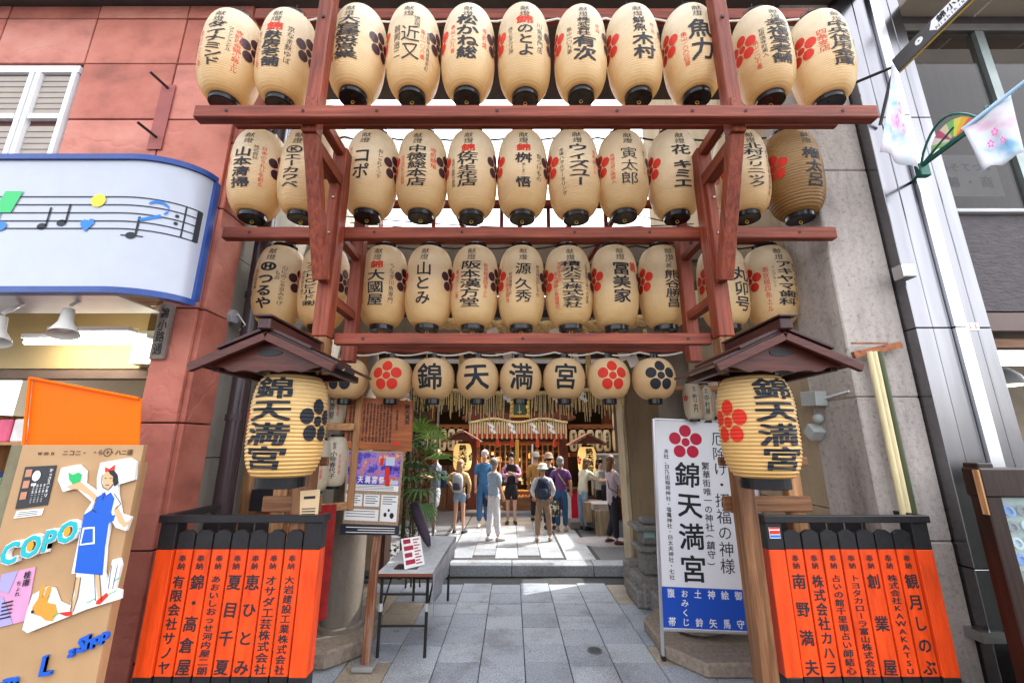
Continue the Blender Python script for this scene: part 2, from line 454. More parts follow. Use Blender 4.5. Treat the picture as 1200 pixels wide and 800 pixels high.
# ------------------------------------------------------------------ left building (salmon stone) and shop
YF = 3.15
def stone_mat(name, c):
    if name in MATS: return MATS[name]
    m, nt, b = _nodes(name)
    f = _noise(nt, 2.2, 8, (1, 1, 1.4), 0.6)
    nt.links.new(_ramp(nt, f, [(0.3, mul(c, 0.62)), (0.5, c), (0.72, (c[0] * 1.15, c[1] * 1.4, c[2] * 1.45))]), b.inputs['Base Color'])
    b.inputs['Roughness'].default_value = 0.75
    tc = _n(nt, 'ShaderNodeTexCoord'); vo = _n(nt, 'ShaderNodeTexVoronoi'); vo.feature = 'DISTANCE_TO_EDGE'; vo.inputs['Scale'].default_value = 1.3
    ns = _n(nt, 'ShaderNodeTexNoise'); ns.inputs['Scale'].default_value = 2.5; ns.inputs['Detail'].default_value = 6
    mp = _n(nt, 'ShaderNodeMixRGB'); mp.inputs[0].default_value = 0.45
    nt.links.new(tc.outputs['Object'], mp.inputs[1]); nt.links.new(tc.outputs['Object'], ns.inputs['Vector']); nt.links.new(ns.outputs['Color'], mp.inputs[2]); nt.links.new(mp.outputs[0], vo.inputs['Vector'])
    cl = _n(nt, 'ShaderNodeMapRange'); cl.inputs[2].default_value = 0.03; nt.links.new(vo.outputs['Distance'], cl.inputs[0])
    ad = _n(nt, 'ShaderNodeMath', operation='MULTIPLY_ADD'); ad.inputs[1].default_value = 0.8
    nt.links.new(_noise(nt, 9, 8, (1, 1, 1), 0.65), ad.inputs[0]); nt.links.new(cl.outputs[0], ad.inputs[2])
    bn = _n(nt, 'ShaderNodeBump'); bn.inputs['Strength'].default_value = 0.28; bn.inputs['Distance'].default_value = 0.014
    nt.links.new(ad.outputs[0], bn.inputs['Height']); nt.links.new(bn.outputs[0], b.inputs['Normal'])
    MATS[name] = m; return m
SAL = [stone_mat('salmon_stone_%d' % i, c) for i, c in enumerate(((0.47, 0.150, 0.105), (0.42, 0.125, 0.088), (0.50, 0.175, 0.13)))]
lb = thing('shop_building', 'salmon red stone clad shop building left of the lantern rack', 'building', (-2.48, YF, 0))
boxp('wall', mat('dark_mortar', (0.10, 0.04, 0.035), 0.9), lb, -6.5, -2.50, YF + 0.03, YF + 0.30, 3.30, 6.10)
boxp('wall', MATS['dark_mortar'], lb, -2.76, -2.50, YF + 0.03, YF + 0.30, 0, 3.30)
boxp('wall', MATS['dark_mortar'], lb, -6.5, -2.50, YF + 4.0, YF + 4.2, 0, 6.3)
boxp('wall', MATS['dark_mortar'], lb, -6.5, -3.0, YF + 1.31, YF + 3.99, 6.12, 6.4)
def panel(x0, x1, z0, z1, i, side=False):
    gp = 0.006
    if side: boxp('stone_panel', SAL[i % 3], lb, x0, x1, YF - 0.0, YF + 0.165, z0 + gp, z1 - gp, 0.006)
    else: boxp('stone_panel', SAL[i % 3], lb, x0 + gp, x1 - gp, YF - random.uniform(0, 0.008), YF + 0.028, z0 + gp, z1 - gp, 0.004)
zs = [0.0, 0.45, 1.29, 2.16, 3.05]
for i, (a, b_) in enumerate(zip(zs, zs[1:])):
    panel(-2.78, -2.484, a, b_, i)
zr = [3.05, 3.95, 4.82, 5.43, 5.96, 6.12]
xs_ = [-6.5, -5.7, -4.83, -3.97, -3.11, -2.484]
for i, (a, b_) in enumerate(zip(zr, zr[1:])):
    for j, (x0, x1) in enumerate(zip(xs_, xs_[1:])):
        if 1 <= i <= 2 and j in (1, 2): continue          # the window
        if i == 0 and x1 < -3.2: a2 = 3.62
        else: a2 = a
        if i == 0 and j == 4: panel(-2.78, -2.484, a, b_, 2); panel(-3.11, -2.79, 3.62, b_, 1); continue
        panel(x0, x1, a2, b_, i * 2 + j)
zz = [0, 0.6, 1.29, 2.16, 3.05, 3.95, 4.6, 5.3, 6.1]
for i, (a, b_) in enumerate(zip(zz, zz[1:])):              # return face of the corner
    boxp('corner_stone', SAL[(i + 1) % 3], lb, -2.499, -2.455, YF + 0.031, YF + 0.33, a + .005, b_ - .005, 0.006)
# upper window: white frame, louvred blinds
wn = boxp('window', M_WHITE, lb, -5.7, -3.99, YF - 0.01, YF + 0.05, 5.33, 5.40); 
fr = MB()
for x in (-5.68, -4.41, -4.35, -4.02): fr.box(x - .022, x + .018, YF - 0.015, YF + 0.05, 3.96, 5.329)
for z in (4.85,): fr.box(-5.65, -4.45, YF - 0.012, YF + 0.045, z - .025, z + .025); fr.box(-4.32, -4.05, YF - 0.012, YF + 0.045, z - .025, z + .025)
fr.build('window_frame', M_WHITE, wn)
M_LOUV = mat('grey_louvre', (0.36, 0.31, 0.27), 0.7, var=0.08, spec=.2)
for k in range(22):
    z = 3.98 + k * 0.0605
    if z - .03 < 4.85 < z + .085: continue
    b = MB()
    for (x0, x1) in ((-5.64, -4.445), (-4.32, -4.055)): b.box(x0, x1, YF + 0.012, YF + 0.02, z, z + 0.060, Matrix.Translation((0, 0, 0)))
    for v in b.bm.verts:
        if v.co.z > z + .03: v.co.y += 0.007
    b.build('louvre', M_LOUV, wn)
b = MB(); b.box(-3.185, -3.06, YF - 0.017, YF - 0.01, 4.5, 5.18); pt = b.build('repaired_strip', mat('dull_red_paint', (0.30, 0.09, 0.08), 0.7), lb)
b = MB()
for z in (5.14, 4.62): b.tube([(-3.12, YF - 0.01, z), (-3.17, YF - 0.16, z + .03)], 0.012, 6)
b.build('bracket_pin', M_WIRE, pt)
b = MB(); b.box(-3.24, -3.12, YF - 0.10, YF - 0.01, 4.2, 4.34); b.build('junction_box', mat('grey_plastic', (0.35, 0.33, 0.31), 0.6), lb, 0.01)
# arcade soffit over the street edge
b = MB(); b.box(-6.6, 3.3, 2.75, 4.3, 6.13, 6.32)
sf = tag(b.build('arcade_roof', mat('brown_soffit', (0.075, 0.055, 0.05), 0.7, var=0.2), bevel=0.01), 'dark brown arcade roof edge above the whole lantern rack', 'roof')
# shop interior
M_CREAM = mat('cream_wall', (0.55, 0.43, 0.28), 0.6, var=0.12, scale=1.5)
shop = thing('shop_interior', 'brightly lit shop room behind the curved white music sign', 'shop', (-4.5, 4.6, 0))
boxp('back_wall', M_CREAM, shop, -6.6, -2.77, 5.6, 5.7, 0, 3.4)
boxp('side_wall', M_CREAM, shop, -2.765, -2.70, YF + 0.31, 5.59, 0, 3.29)
boxp('ceiling', mat('cream_ceiling', (0.62, 0.58, 0.5), 0.6, var=.05), shop, -6.6, -2.77, YF + 0.31, 5.59, 3.29, 3.36)
boxp('floor', mat('shop_floor', (0.2, 0.17, 0.14), 0.5), shop, -6.6, -2.79, YF - .1, 5.59, 0.005, 0.03)
boxp('bulkhead', mat('ochre_panel', (0.50, 0.36, 0.16), 0.5, var=.1, scale=2), shop, -6.6, -3.62, 4.0, 4.1, 2.72, 3.28)
boxp('beam', mat('shop_brown', (0.16, 0.10, 0.07), 0.6), shop, -6.6, -2.78, 3.97, 4.11, 2.62, 2.70)
boxp('cabinet', mat('ivory_panel', (0.66, 0.66, 0.56), 0.45, var=.03), shop, -3.60, -2.78, 3.86, 4.16, 2.74, 3.06)
boxp('shutter_rail', M_WHITE, shop, -6.5, -2.80, YF + 0.02, YF + 0.06, 3.31, 3.36)
boxp('shutter_rail', M_WHITE, shop, -6.5, -2.80, YF + 0.02, YF + 0.06, 3.03, 3.05)
bt = boxp('batten', rawwood('x'), shop, -6.5, -2.80, YF - 0.02, YF + 0.03, 3.07, 3.16)
boxp('lintel', mat('pinkish_steel', (0.38, 0.32, 0.33), 0.4), shop, -6.5, -2.80, YF + 0.10, YF + 0.14, 3.18, 3.30)
for nm, px0, px1, py, Y in (('fluorescent', 30, 176, 401, 3.75), ('fluorescent', 60, 155, 393, 3.62)):
    p = at(px0, py, Y); q = at(px1, py, Y)
    ft = thing('strip_light', 'long lit fluorescent tube under the shop ceiling' if Y > 3.7 else 'shorter fluorescent tube of the shop seen just in front of the long one', 'light', p)
    b = MB(); b.tube([p, (q.x, p.y, p.z)], 0.02, 10); b.build('tube', emit('tube_light', (1, 0.97, 0.85), 9), ft)
    b = MB(); b.box(p.x, q.x, p.y - .05, p.y + .05, p.z + .03, p.z + .07); b.build('housing', M_WHITE, ft)
for k, (px, py) in enumerate(((17, 425), (14, 480), (8, 455), (120, 452))):   # far ceiling lights
    p = at(px, py, 5.4)
# shelves with merchandise at lower left
sh = thing('goods_shelf', 'shop shelf with pink and white goods behind the signboard', 'shelf', (-4.3, 4.2, 0))
for z in (0.5, 1.0, 1.5, 2.0): boxp('shelf_board', rawwood('x'), sh, -5.3, -3.7, 4.2, 4.6, z, z + .03)
for x in (-5.3, -3.72): boxp('upright', rawwood('z'), sh, x, x + .03, 4.2, 4.6, 0, 2.3)
cols = [(0.7, 0.1, 0.2), (0.75, 0.7, 0.7), (0.1, 0.12, 0.3), (0.6, 0.2, 0.35), (0.3, 0.45, 0.3)]
for z in (0.53, 1.03, 1.53, 2.03):
    x = -5.2; nP = 0
    while x < -3.85:
        w = random.uniform(.08, .16); h = random.uniform(.1, .26)
        c = random.choice(cols)
        tag(boxp('packet', mat('goods_%d' % cols.index(c), c, .5), None, x, x + w, 4.22, 4.4, z, z + h, .01), 'small %s packet, %s from left on the %s shelf behind the signboard' % (('crimson', 'white', 'navy', 'pink', 'green')[cols.index(c)], (ORD + ['twelfth', 'thirteenth'])[nP], {0.53: 'lowest', 1.03: 'second', 1.53: 'third', 2.03: 'topmost'}[z]), 'packet', 'packets on the shop shelf'); x += w + .02; nP += 1

# curved white sign with the stave
sg = thing('music_sign', 'large curved white shop sign with blue edge and music stave', 'sign', (-2.45, 2.5, 2.95))
def sx_path(n=14):
    pts = [(-5.2, 2.50), (-3.4, 2.50), (-2.62, 2.50)]
    for k in range(1, n + 1):
        a = R_(90) * k / n
        pts.append((-2.62 + 0.40 * math.sin(a), 2.50 + 0.26 * (1 - math.cos(a))))
    return pts
SP_ = sx_path()
SL = [0]
for a, b_ in zip(SP_, SP_[1:]): SL.append(SL[-1] + math.dist(a, b_))
def spt(s):                       # arc length measured from x=-5.2
    s = max(0, min(s, SL[-1] - 1e-6))
    for i in range(len(SL) - 1):
        if s <= SL[i + 1]:
            t = (s - SL[i]) / (SL[i + 1] - SL[i]); a, b_ = SP_[i], SP_[i + 1]
            d = Vector((b_[0] - a[0], b_[1] - a[1])).normalized()
            return a[0] + (b_[0] - a[0]) * t, a[1] + (b_[1] - a[1]) * t, d.y, -d.x
def ribbon(z0, z1, o0, o1):
    b = MB(); pr = None
    for s in SL:
        x, y, nx, ny = spt(s)
        cur = [b.bm.verts.new((x + nx * o, y + ny * o, z)) for o, z in ((o0, z0), (o1, z0), (o1, z1), (o0, z1))]
        if pr:
            for k in range(4): b.bm.faces.new((pr[k], pr[(k + 1) % 4], cur[(k + 1) % 4], cur[k]))
        else: b.bm.faces.new(cur)
        pr = cur
    b.bm.faces.new(pr[::-1]); return b
M_SIGNW = mat('white_acrylic', (0.37, 0.39, 0.46), 0.25, var=0.04, coat=0.0, spec=.5)
M_BLUE = mat('blue_trim', (0.02, 0.055, 0.22), 0.35, var=0.15, scale=14)
autosmooth(ribbon(2.97, 3.91, -0.03, 0.0).build('sign_face', M_SIGNW, sg))
autosmooth(ribbon(3.905, 3.945, -0.05, 0.018).build('trim', M_BLUE, sg)); autosmooth(ribbon(2.935, 2.975, -0.05, 0.018).build('trim', M_BLUE, sg))
b = MB(); x, y, nx, ny = spt(SL[-1] - 0.16); b.box(-2.25, -2.2, 2.74, 2.79, 2.976, 3.904); b.build('end_trim', M_BLUE, sg)
b = MB(); b.box(-5.2, -2.62, 2.56, 3.0, 2.96, 2.972); b.build('underside', M_STEEL, sg)
def sfn(u, v):
    x, y, nx, ny = spt(u); return Vector((x + nx * 0.004, y + ny * 0.004, v))
S0 = 5.2
V, Fc = [], []
zl = [3.62, 3.56, 3.50, 3.44, 3.385]
END = SL[-1] - 0.06
for z in zl: rect(V, Fc, 0.1, END, z - .004, z + .004)
rect(V, Fc, END - .03, END + .005, zl[-1], zl[0]); rect(V, Fc, END - .10, END - .09, zl[-1], zl[0])
disc(V, Fc, END - .135, 3.53, .012); disc(V, Fc, END - .135, 3.475, .012)
def note(s, z, up=.14):
    disc(V, Fc, s, z, .024, sx=1.3); rect(V, Fc, s + .02, s + .034, z, z + up)
s_of = lambda px, py: S0 + xat(px, py, 2.5)
for px, z in ((48, 3.40), (70, 3.425)): note(s_of(px, 270), z)
note(s_of(150, 283), 3.34); rect(V, Fc, s_of(150, 283) - .06, s_of(150, 283) + .07, 3.335, 3.343)
flat('stave', V, Fc, M_INK, sg, sfn, 0.05, None)
def shape(name, pts, col, base):
    V, Fc = [], []; poly(V, Fc, pts); flat(name, V, Fc, base, sg, lambda u, v: sfn(u, v) + Vector((0, -.003, 0)), 0.06, None)
c = s_of(10, 245); shape('green_block', [(c - .09, 3.50), (c + .03, 3.50), (c + .07, 3.66), (c - .05, 3.66)], 0, mat('green_print', (0.02, 0.42, 0.12), .4, var=0))
c = s_of(114, 244); V, Fc = [], []; disc(V, Fc, c, 3.59, .05, 9); flat('yellow_dot', V, Fc, mat('yellow_print', (0.8, 0.62, 0.03), .4, var=0), sg, lambda u, v: sfn(u, v) + Vector((0, -.003, 0)))
BLUEP = mat('blue_print', (0.01, 0.16, 0.65), .4, var=0)
c = s_of(101, 270); shape('blue_heart', [(c, 3.36), (c + .045, 3.42), (c + .04, 3.45), (c + .015, 3.455), (c, 3.435), (c - .02, 3.45), (c - .045, 3.435), (c - .04, 3.405)], 0, BLUEP)
c = s_of(-2, 270); V, Fc = [], []; disc(V, Fc, c + .01, 3.40, .035, 12, 1.2); rect(V, Fc, c - .03, c - .015, 3.39, 3.50); flat('blue_note', V, Fc, BLUEP, sg, lambda u, v: sfn(u, v) + Vector((0, -.003, 0)))
V, Fc = [], []; c = END - 0.24
pts = [(c + .06 * math.cos(t), 3.56 + .045 * math.sin(t)) for t in [R_(150 - 20 * k) for k in range(11)]]
for a, b_ in zip(pts, pts[1:]): poly(V, Fc, [(a[0], a[1] - .009), (b_[0], b_[1] - .009), (b_[0], b_[1] + .009), (a[0], a[1] + .009)])
poly(V, Fc, [(c - .10, 3.46), (c + .02, 3.515), (c + .03, 3.495), (c - .07, 3.45)])
flat('blue_squiggle', V, Fc, BLUEP, sg, lambda u, v: sfn(u, v) + Vector((0, -.004, 0)))
for k, (px, py) in enumerate(((82, 375), (2, 384))):
    p = at(px - 4, py, 2.7)
    sl_ = thing('spot_lamp', 'white clip spotlight with dark rimmed shade hanging below the curved sign' if k == 0 else 'white spotlight cut by the left edge under the curved sign', 'lamp', p)
    d = Vector((0.25, -0.2, -1)).normalized()
    b = MB(); q = p + Vector((0, 0, .10)); b.tube([q, q + Vector((.02, .1, .12)), q + Vector((.05, .15, .17))], .012, 8); b.build('arm', M_WHITE, sl_)
    b = MB(); b.tube([p - d * .08, p - d * .02, p + d * .02, p + d * .11], [.032, .036, .04, .085], 20, cap=False); b.build('lamp_shade', mat('ivory_enamel', (.7, .68, .64), .3, var=.03), sl_, smooth=True)
    b = MB(); b.ball(p + d * .05, .04, sub=2); b.build('bulb', M_WHITE, sl_, smooth=True)
# small vertical wooden name plate on the pillar
p = at(191, 388, YF - 0.03); npt = thing('name_plate', 'weathered narrow wooden plate with black characters on the salmon pillar', 'plate', p)
b = MB(); b.box(p.x - .055, p.x + .055, p.y - .012, p.y + .012, p.z - .22, p.z + .22); b.build('board', wood('weathered_wood', (0.26, 0.22, 0.19), 'z', .8), npt)
V, Fc = [], []; column(V, Fc, '錦小路通', 0, .19, -.19, .07, .02); flat('lettering', V, Fc, M_INK, npt, plane_fn((p.x, p.y - .012, p.z), (1, 0, 0), (0, 0, 1)))

# ------------------------------------------------------------------ alley walls
def concrete(name, c, stain=0.5, bump=0.3, speck=False):
    if name in MATS: return MATS[name]
    m, nt, b = _nodes(name)
    f = _noise(nt, 2.0, 9, (1.5, 1.5, 0.35), 0.7)
    c1 = _ramp(nt, f, [(0.3, mul(c, 1 - stain)), (0.5, mul(c, .92)), (0.72, mul(c, 1.12))])
    f2 = _noise(nt, 26, 10, (1, 1, 1), 0.85)
    c2 = _ramp(nt, f2, [(0.36, (0.30, 0.28, 0.27)), (0.47, (.95, .95, .95)), (0.6, (1, 1, 1))] if speck else [(.3, (.8, .78, .75)), (.5, (1, 1, 1))])
    mx = _n(nt, 'ShaderNodeMixRGB', blend_type='MULTIPLY'); mx.inputs[0].default_value = 0.8
    nt.links.new(c1, mx.inputs[1]); nt.links.new(c2, mx.inputs[2]); nt.links.new(mx.outputs[0], b.inputs['Base Color'])
    b.inputs['Roughness'].default_value = 0.85; b.inputs['Specular IOR Level'].default_value = .2
    bn = _n(nt, 'ShaderNodeBump'); bn.inputs['Strength'].default_value = bump; bn.inputs['Distance'].default_value = 0.01
    nt.links.new(_noise(nt, 25, 9, (1, 1, 1), .7), bn.inputs['Height']); nt.links.new(bn.outputs[0], b.inputs['Normal'])
    MATS[name] = m; return m
M_GREYW = concrete('grey_render', (0.30, 0.275, 0.24), .25)
M_BEIGEW = concrete('beige_render', (0.36, 0.27, 0.17), .3)
M_CONC = concrete('rough_concrete', (0.46, 0.405, 0.37), .5, 1.2, True)
aw = thing('alley_wall', 'plain grey rendered side wall left of the shrine passage', 'wall', (-2.6, 5, 0))
zz = [0, 1.0, 1.9, 2.8, 3.66, 4.5, 5.4, 6.1, 6.6]
for a, b_ in zip(zz, zz[1:]): boxp('wall_panel', M_GREYW, aw, -2.75, -2.50, YF + 0.34, 7.1, a + .004, b_ - .004)
aw2 = thing('alley_wall', 'beige grey side wall of the passage with box fittings on the right', 'wall', (2.75, 5, 0))
for a, b_ in zip([0, 1.5, 2.9, 3.66, 4.5, 5.4], [1.5, 2.9, 3.66, 4.5, 5.4, 14.0]):  # unseen top panel is raised to keep the sun off the passage
    for y0, y1 in ((YF + .02, 4.4), (4.408, 5.7), (5.708, 7.1)): boxp('wall_panel', M_BEIGEW, aw2, 2.60, 2.9, y0, y1, a + .004, b_ - .004)
dp = thing('drainpipe', 'dark brown downpipe on the grey wall beside the salmon corner', 'pipe', (-2.38, 3.6, 0))
M_PIPE = mat('brown_pipe', (0.05, 0.035, 0.04), 0.25, var=.1)
b = MB(); b.tube([(-2.36, 3.62, 0), (-2.36, 3.62, 6.1)], .068, 16); autosmooth(b.build('pipe', M_PIPE, dp))
b = MB(); b.tube([(-2.45, 3.86, 0), (-2.45, 3.86, 6.1)], .03, 10); autosmooth(b.build('conduit', M_PIPE, dp))
for z in (1.2, 2.2, 3.3, 4.4): b = MB(); b.tube([(-2.36, 3.62, z), (-2.36, 3.62, z + .05)], .078, 16); b.build('clamp', M_PIPE, dp)
p = at(263, 371, 3.5); ab = thing('alarm_box', 'grey hexagonal alarm box with small red lamp under it on the grey wall', 'alarm', p)
b = MB(); b.tube([p + Vector((-.01, 0, 0)), p + Vector((.10, 0, 0))], .065, 6); b.build('housing', mat('grey_box', (.33, .35, .38), .5), ab, .006)
b = MB(); q = p + Vector((.02, -.02, -.13)); b.ball(q, .035); b.build('lamp', mat('red_plastic', (.5, .03, .05), .3), ab, smooth=True)
b = MB(); b.tube([p, p + Vector((.12, .0, .02)), p + Vector((.16, .05, -.06)), p + Vector((.1, .08, -.1))], .006, 6); b.build('cable', M_CABLE, ab)
# concrete pillar, steel column
cp = thing('concrete_pillar', 'tall rough stained concrete pillar right of the passage', 'pillar', (2.83, YF, 0))
zz = [0.0, 1.35, 2.35, 4.3, 14.0]
for a, b_ in zip(zz, zz[1:]): boxp('pillar_block', M_CONC, cp, 2.592, 3.06, YF - .002, YF + .5, a + .002, b_ - .002, .01)
bb = MB(); bb.box(2.99, 3.14, YF - .12, YF - .004, .78, .84); bb.build('step_bracket', M_STEEL, cp)
def metal_panel(name, c, r, ani=0.0, grad=0.3):
    if name in MATS: return MATS[name]
    m, nt, b = _nodes(name)
    f = _noise(nt, 1.2, 4, (6, 1, .5), .5); nt.links.new(_ramp(nt, f, [(0.3, mul(c, 1 - grad)), (0.7, c)]), b.inputs['Base Color'])
    b.inputs['Metallic'].default_value = 1; b.inputs['Roughness'].default_value = r
    bn = _n(nt, 'ShaderNodeBump'); bn.inputs['Strength'].default_value = 0.15; bn.inputs['Distance'].default_value = 0.01
    nt.links.new(_noise(nt, 2.2, 3, (1, 1, .6)), bn.inputs['Height']); nt.links.new(bn.outputs[0], b.inputs['Normal'])
    MATS[name] = m; return m
MP = metal_panel('brushed_steel_panel', (0.25, 0.245, 0.26), 0.22)
MP2 = metal_panel('bright_steel_panel', (0.62, 0.62, 0.65), 0.3, grad=.05)
scn = thing('steel_column', 'tall shiny stainless steel clad column between passage and right shop', 'column', (3.3, YF - .1, 0))
xs2 = [(3.064, 3.19, MP), (3.194, 3.328, MP), (3.332, 3.425, MP2), (3.429, 3.523, MP), (3.527, 3.63, MP)]
for z0, z1 in ((0.0, .02), (.025, 1.2), (1.205, 2.86), (2.865, 4.75), (4.755, 6.3), (6.305, 14)):
    for k, (x0, x1, mm) in enumerate(xs2):
        boxp('steel_panel', mm, scn, x0, x1, YF - .10 - (.03 if k == 2 else 0), YF + .3, z0, z1, .004)
p = at(1135, 382, YF - .115); V, Fc = [], []
b = MB(); b.box(p.x - .09, p.x + .09, YF - .106, YF - .102, p.z - .03, p.z + .03); nb = b.build('number_sticker', M_PAPER, scn)
line(V, Fc, 'E-13', 0, 0, .05, .04); flat('lettering', V, Fc, M_REDINK, nb, plane_fn((p.x, YF - .106, p.z), (1, 0, 0), (0, 0, 1), .002))
p = at(1052, 320, YF - .10); b = MB(); b.box(p.x - .05, p.x + .05, YF - .2, YF - .101, p.z - .07, p.z + .04); cam_ = b.build('security_camera', M_STEEL, None, .008)
tag(cam_, 'small grey box camera fixed on the steel column', 'camera')

# ------------------------------------------------------------------ right shop building
rb = thing('right_shop_building', 'brown shop building with large upper window right of the steel column', 'building', (4.6, YF, 0))
M_DARKW = mat('dark_textured_cladding', (0.062, 0.050, 0.055), 0.6, var=.3, scale=8, bump=.8, bscale=22, stretch=(1, 1, 3))
boxp('lower_wall', M_DARKW, rb, 3.64, 8.5, YF - .02, YF + .3, 3.02, 3.86)
boxp('ledge', mat('brown_ledge', (0.10, 0.06, 0.05), .4), rb, 3.64, 8.5, YF - .08, YF + .25, 2.84, 2.99, .006)
boxp('ledge', mat('pale_sill', (0.5, 0.5, 0.5), .5, var=.2), rb, 3.64, 8.5, YF - .06, YF + .2, 3.865, 3.90, .006)
boxp('shop_lintel', brownwood('x'), rb, 3.64, 8.5, YF + .0, YF + .1, 2.73, 2.80)
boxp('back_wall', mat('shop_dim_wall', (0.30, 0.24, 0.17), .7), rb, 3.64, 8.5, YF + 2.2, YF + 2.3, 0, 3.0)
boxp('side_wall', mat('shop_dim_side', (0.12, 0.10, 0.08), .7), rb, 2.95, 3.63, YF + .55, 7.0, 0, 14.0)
boxp('upper_wall', mat('shop_dim_side', (0.12, 0.10, 0.08), .7), rb, 3.64, 8.5, YF + .9, 7.0, 3.9, 14.0)  # both walls rise unseen far above the street to shade the rack from sun
M_SOF = mat('beige_soffit', (0.40, 0.33, 0.26), .6, var=.05)
for k in range(6): boxp('soffit_panel', M_SOF, rb, 3.66 + .8 * k, 4.44 + .8 * k, YF - .5, YF + .35, 6.0, 6.03)
boxp('window_head', M_STEEL, rb, 3.64, 8.5, YF - .02, YF + .06, 5.80, 5.88)
boxp('window_head', mat('dark_frame', (.06, .05, .05), .4), rb, 3.64, 8.5, YF - .0, YF + .08, 5.885, 5.99)
M_MULL = mat('greenish_alu', (0.22, 0.25, 0.24), 0.35, 0.6)
for x in (3.66, 4.40, 5.4, 6.4): boxp('mullion', M_MULL, rb, x - .03, x + .05, YF - .02, YF + .06, 3.905, 5.795)
for x0, x1 in ((3.72, 4.36), (4.46, 5.36), (5.46, 6.36)):
    boxp('window_pane', glass('dark_glass', (0.03, 0.022, 0.017), .45), rb, x0, x1, YF + .01, YF + .018, 3.905, 5.795)
boxp('interior_back', mat('brown_curtain', (0.10, 0.065, 0.045), .8, var=.4, scale=6, stretch=(3, 1, .2)), rb, 3.65, 8.5, YF + .5, YF + .52, 3.9, 5.99)
# notice behind the upper window
p = at(1130, 205, YF + .12); nb = thing('window_notice', 'pale notice with black characters behind the upper right window', 'notice', p)
b = MB(); b.box(p.x - .26, p.x + .30, p.y - .006, p.y + .006, p.z - .22, p.z + .2); b.build('board', mat('notice_grey', (.4, .4, .4), .5), nb)
V, Fc = [], []; line(V, Fc, 'あそてつす', 0.02, .07, .09, .1, .02); line(V, Fc, '錦・商', 0.02, -.08, .12, .15, .03)
flat('lettering', V, Fc, M_INK, nb, plane_fn((p.x, p.y - .008, p.z), (1, 0, 0), (0, 0, 1)))
# pendant dome lamp and dim goods in right shop
p = at(1176, 448, YF + .7); pl = thing('pendant_lamp', 'grey dome pendant lamp inside the right hand shop', 'lamp', p)
b = MB(); b.lathe([(.01, .16), (.06, .13), (.12, .06), (.15, -.02), (.15, -.03)], 24, p, cap=False); b.build('lamp_shade', mat('grey_enamel', (.30, .31, .32), .35), pl, smooth=True)
b = MB(); b.lathe([(.13, -.025), (.12, -.035)], 24, p); b.build('diffuser', emit('warm_lamp', (1, .75, .45), 2.5), pl)
boxp('wall_panel', mat('cream_board', (.6, .56, .42), .6), rb, 3.72, 5.0, YF + 1.2, YF + 1.24, 2.02, 2.38)
boxp('shelf', brownwood('x'), rb, 3.70, 5.2, YF + .8, YF + 1.1, 1.75, 1.79); 
for k in range(7):
    x = 3.95 + .13 * k
    b = MB(); b.box(x, x + .09, YF + .85, YF + .95, 1.8, 1.8 + random.uniform(.1, .18))
    tag(b.build('box', mat('box_%d' % (k % 3), ((.15, .1, .08), (.5, .45, .35), (.1, .1, .1))[k % 3], .5)), 'small box, %s from left on the dim shelf of the right shop' % ORD[k], 'box', 'boxes on the right shop shelf')
# glass cabinet of trinkets
gc = thing('display_cabinet', 'dark wooden cabinet with glass front showing small blue trinkets', 'cabinet', (3.0, 2.45, 0))
X0, X1, Yc = xat(1150, 560, 2.5), 3.9, 2.5
for a in ((X0, X0 + .09, 0, 1.9), (X1 - .09, X1, 0, 1.9)): boxp('stile', wood('dark_wood', (0.022, 0.009, 0.006), 'z', .4), gc, a[0], a[1], Yc, Yc + .09, a[2], a[3], .006)
zt = zat(548, Yc)
boxp('top_rail', MATS['dark_wood'], gc, X0 - .01, X1, Yc - .01, Yc + .10, zt - .16, zt, .01)
boxp('edge_strip', rawwood('z'), gc, X0 - .022, X0 - .012, Yc - .01, Yc + .02, zt - .25, zt - .01)
boxp('back_panel', mat('pale_green_back', (.42, .5, .46), .5), gc, X0 + .09, X1, Yc + .08, Yc + .088, .6, zt - .16)
boxp('lower_panel', MATS['dark_wood'], gc, X0 + .09, X1 - .09, Yc + .01, Yc + .085, 0, .6)
boxp('pane', glass('clear_glass', (.5, .6, .6), .12), gc, X0 + .09, X1 - .09, Yc + .012, Yc + .016, .6, zt - .16)
for r in range(6):
    for k in range(4):
        p = Vector((X0 + .16 + .08 * k, Yc + .055, zt - .24 - .085 * r))
        b = MB(); b.lathe([(.03, 0), (.034, .012), (.018, .014), (.016, .002)], 14, p)
        for v in b.bm.verts: v.co = p + Matrix.Rotation(R_(75), 3, 'X') @ (v.co - p)
        tag(b.build('trinket', mat('trinket_%d' % ((r + k) % 3), ((.05, .18, .5), (.1, .1, .12), (.35, .45, .5))[(r + k) % 3], .3)), 'small round trinket, %s of the %s row inside the glass cabinet' % (ORD[k], ORD[r]), 'trinket', 'trinkets in the glass cabinet')
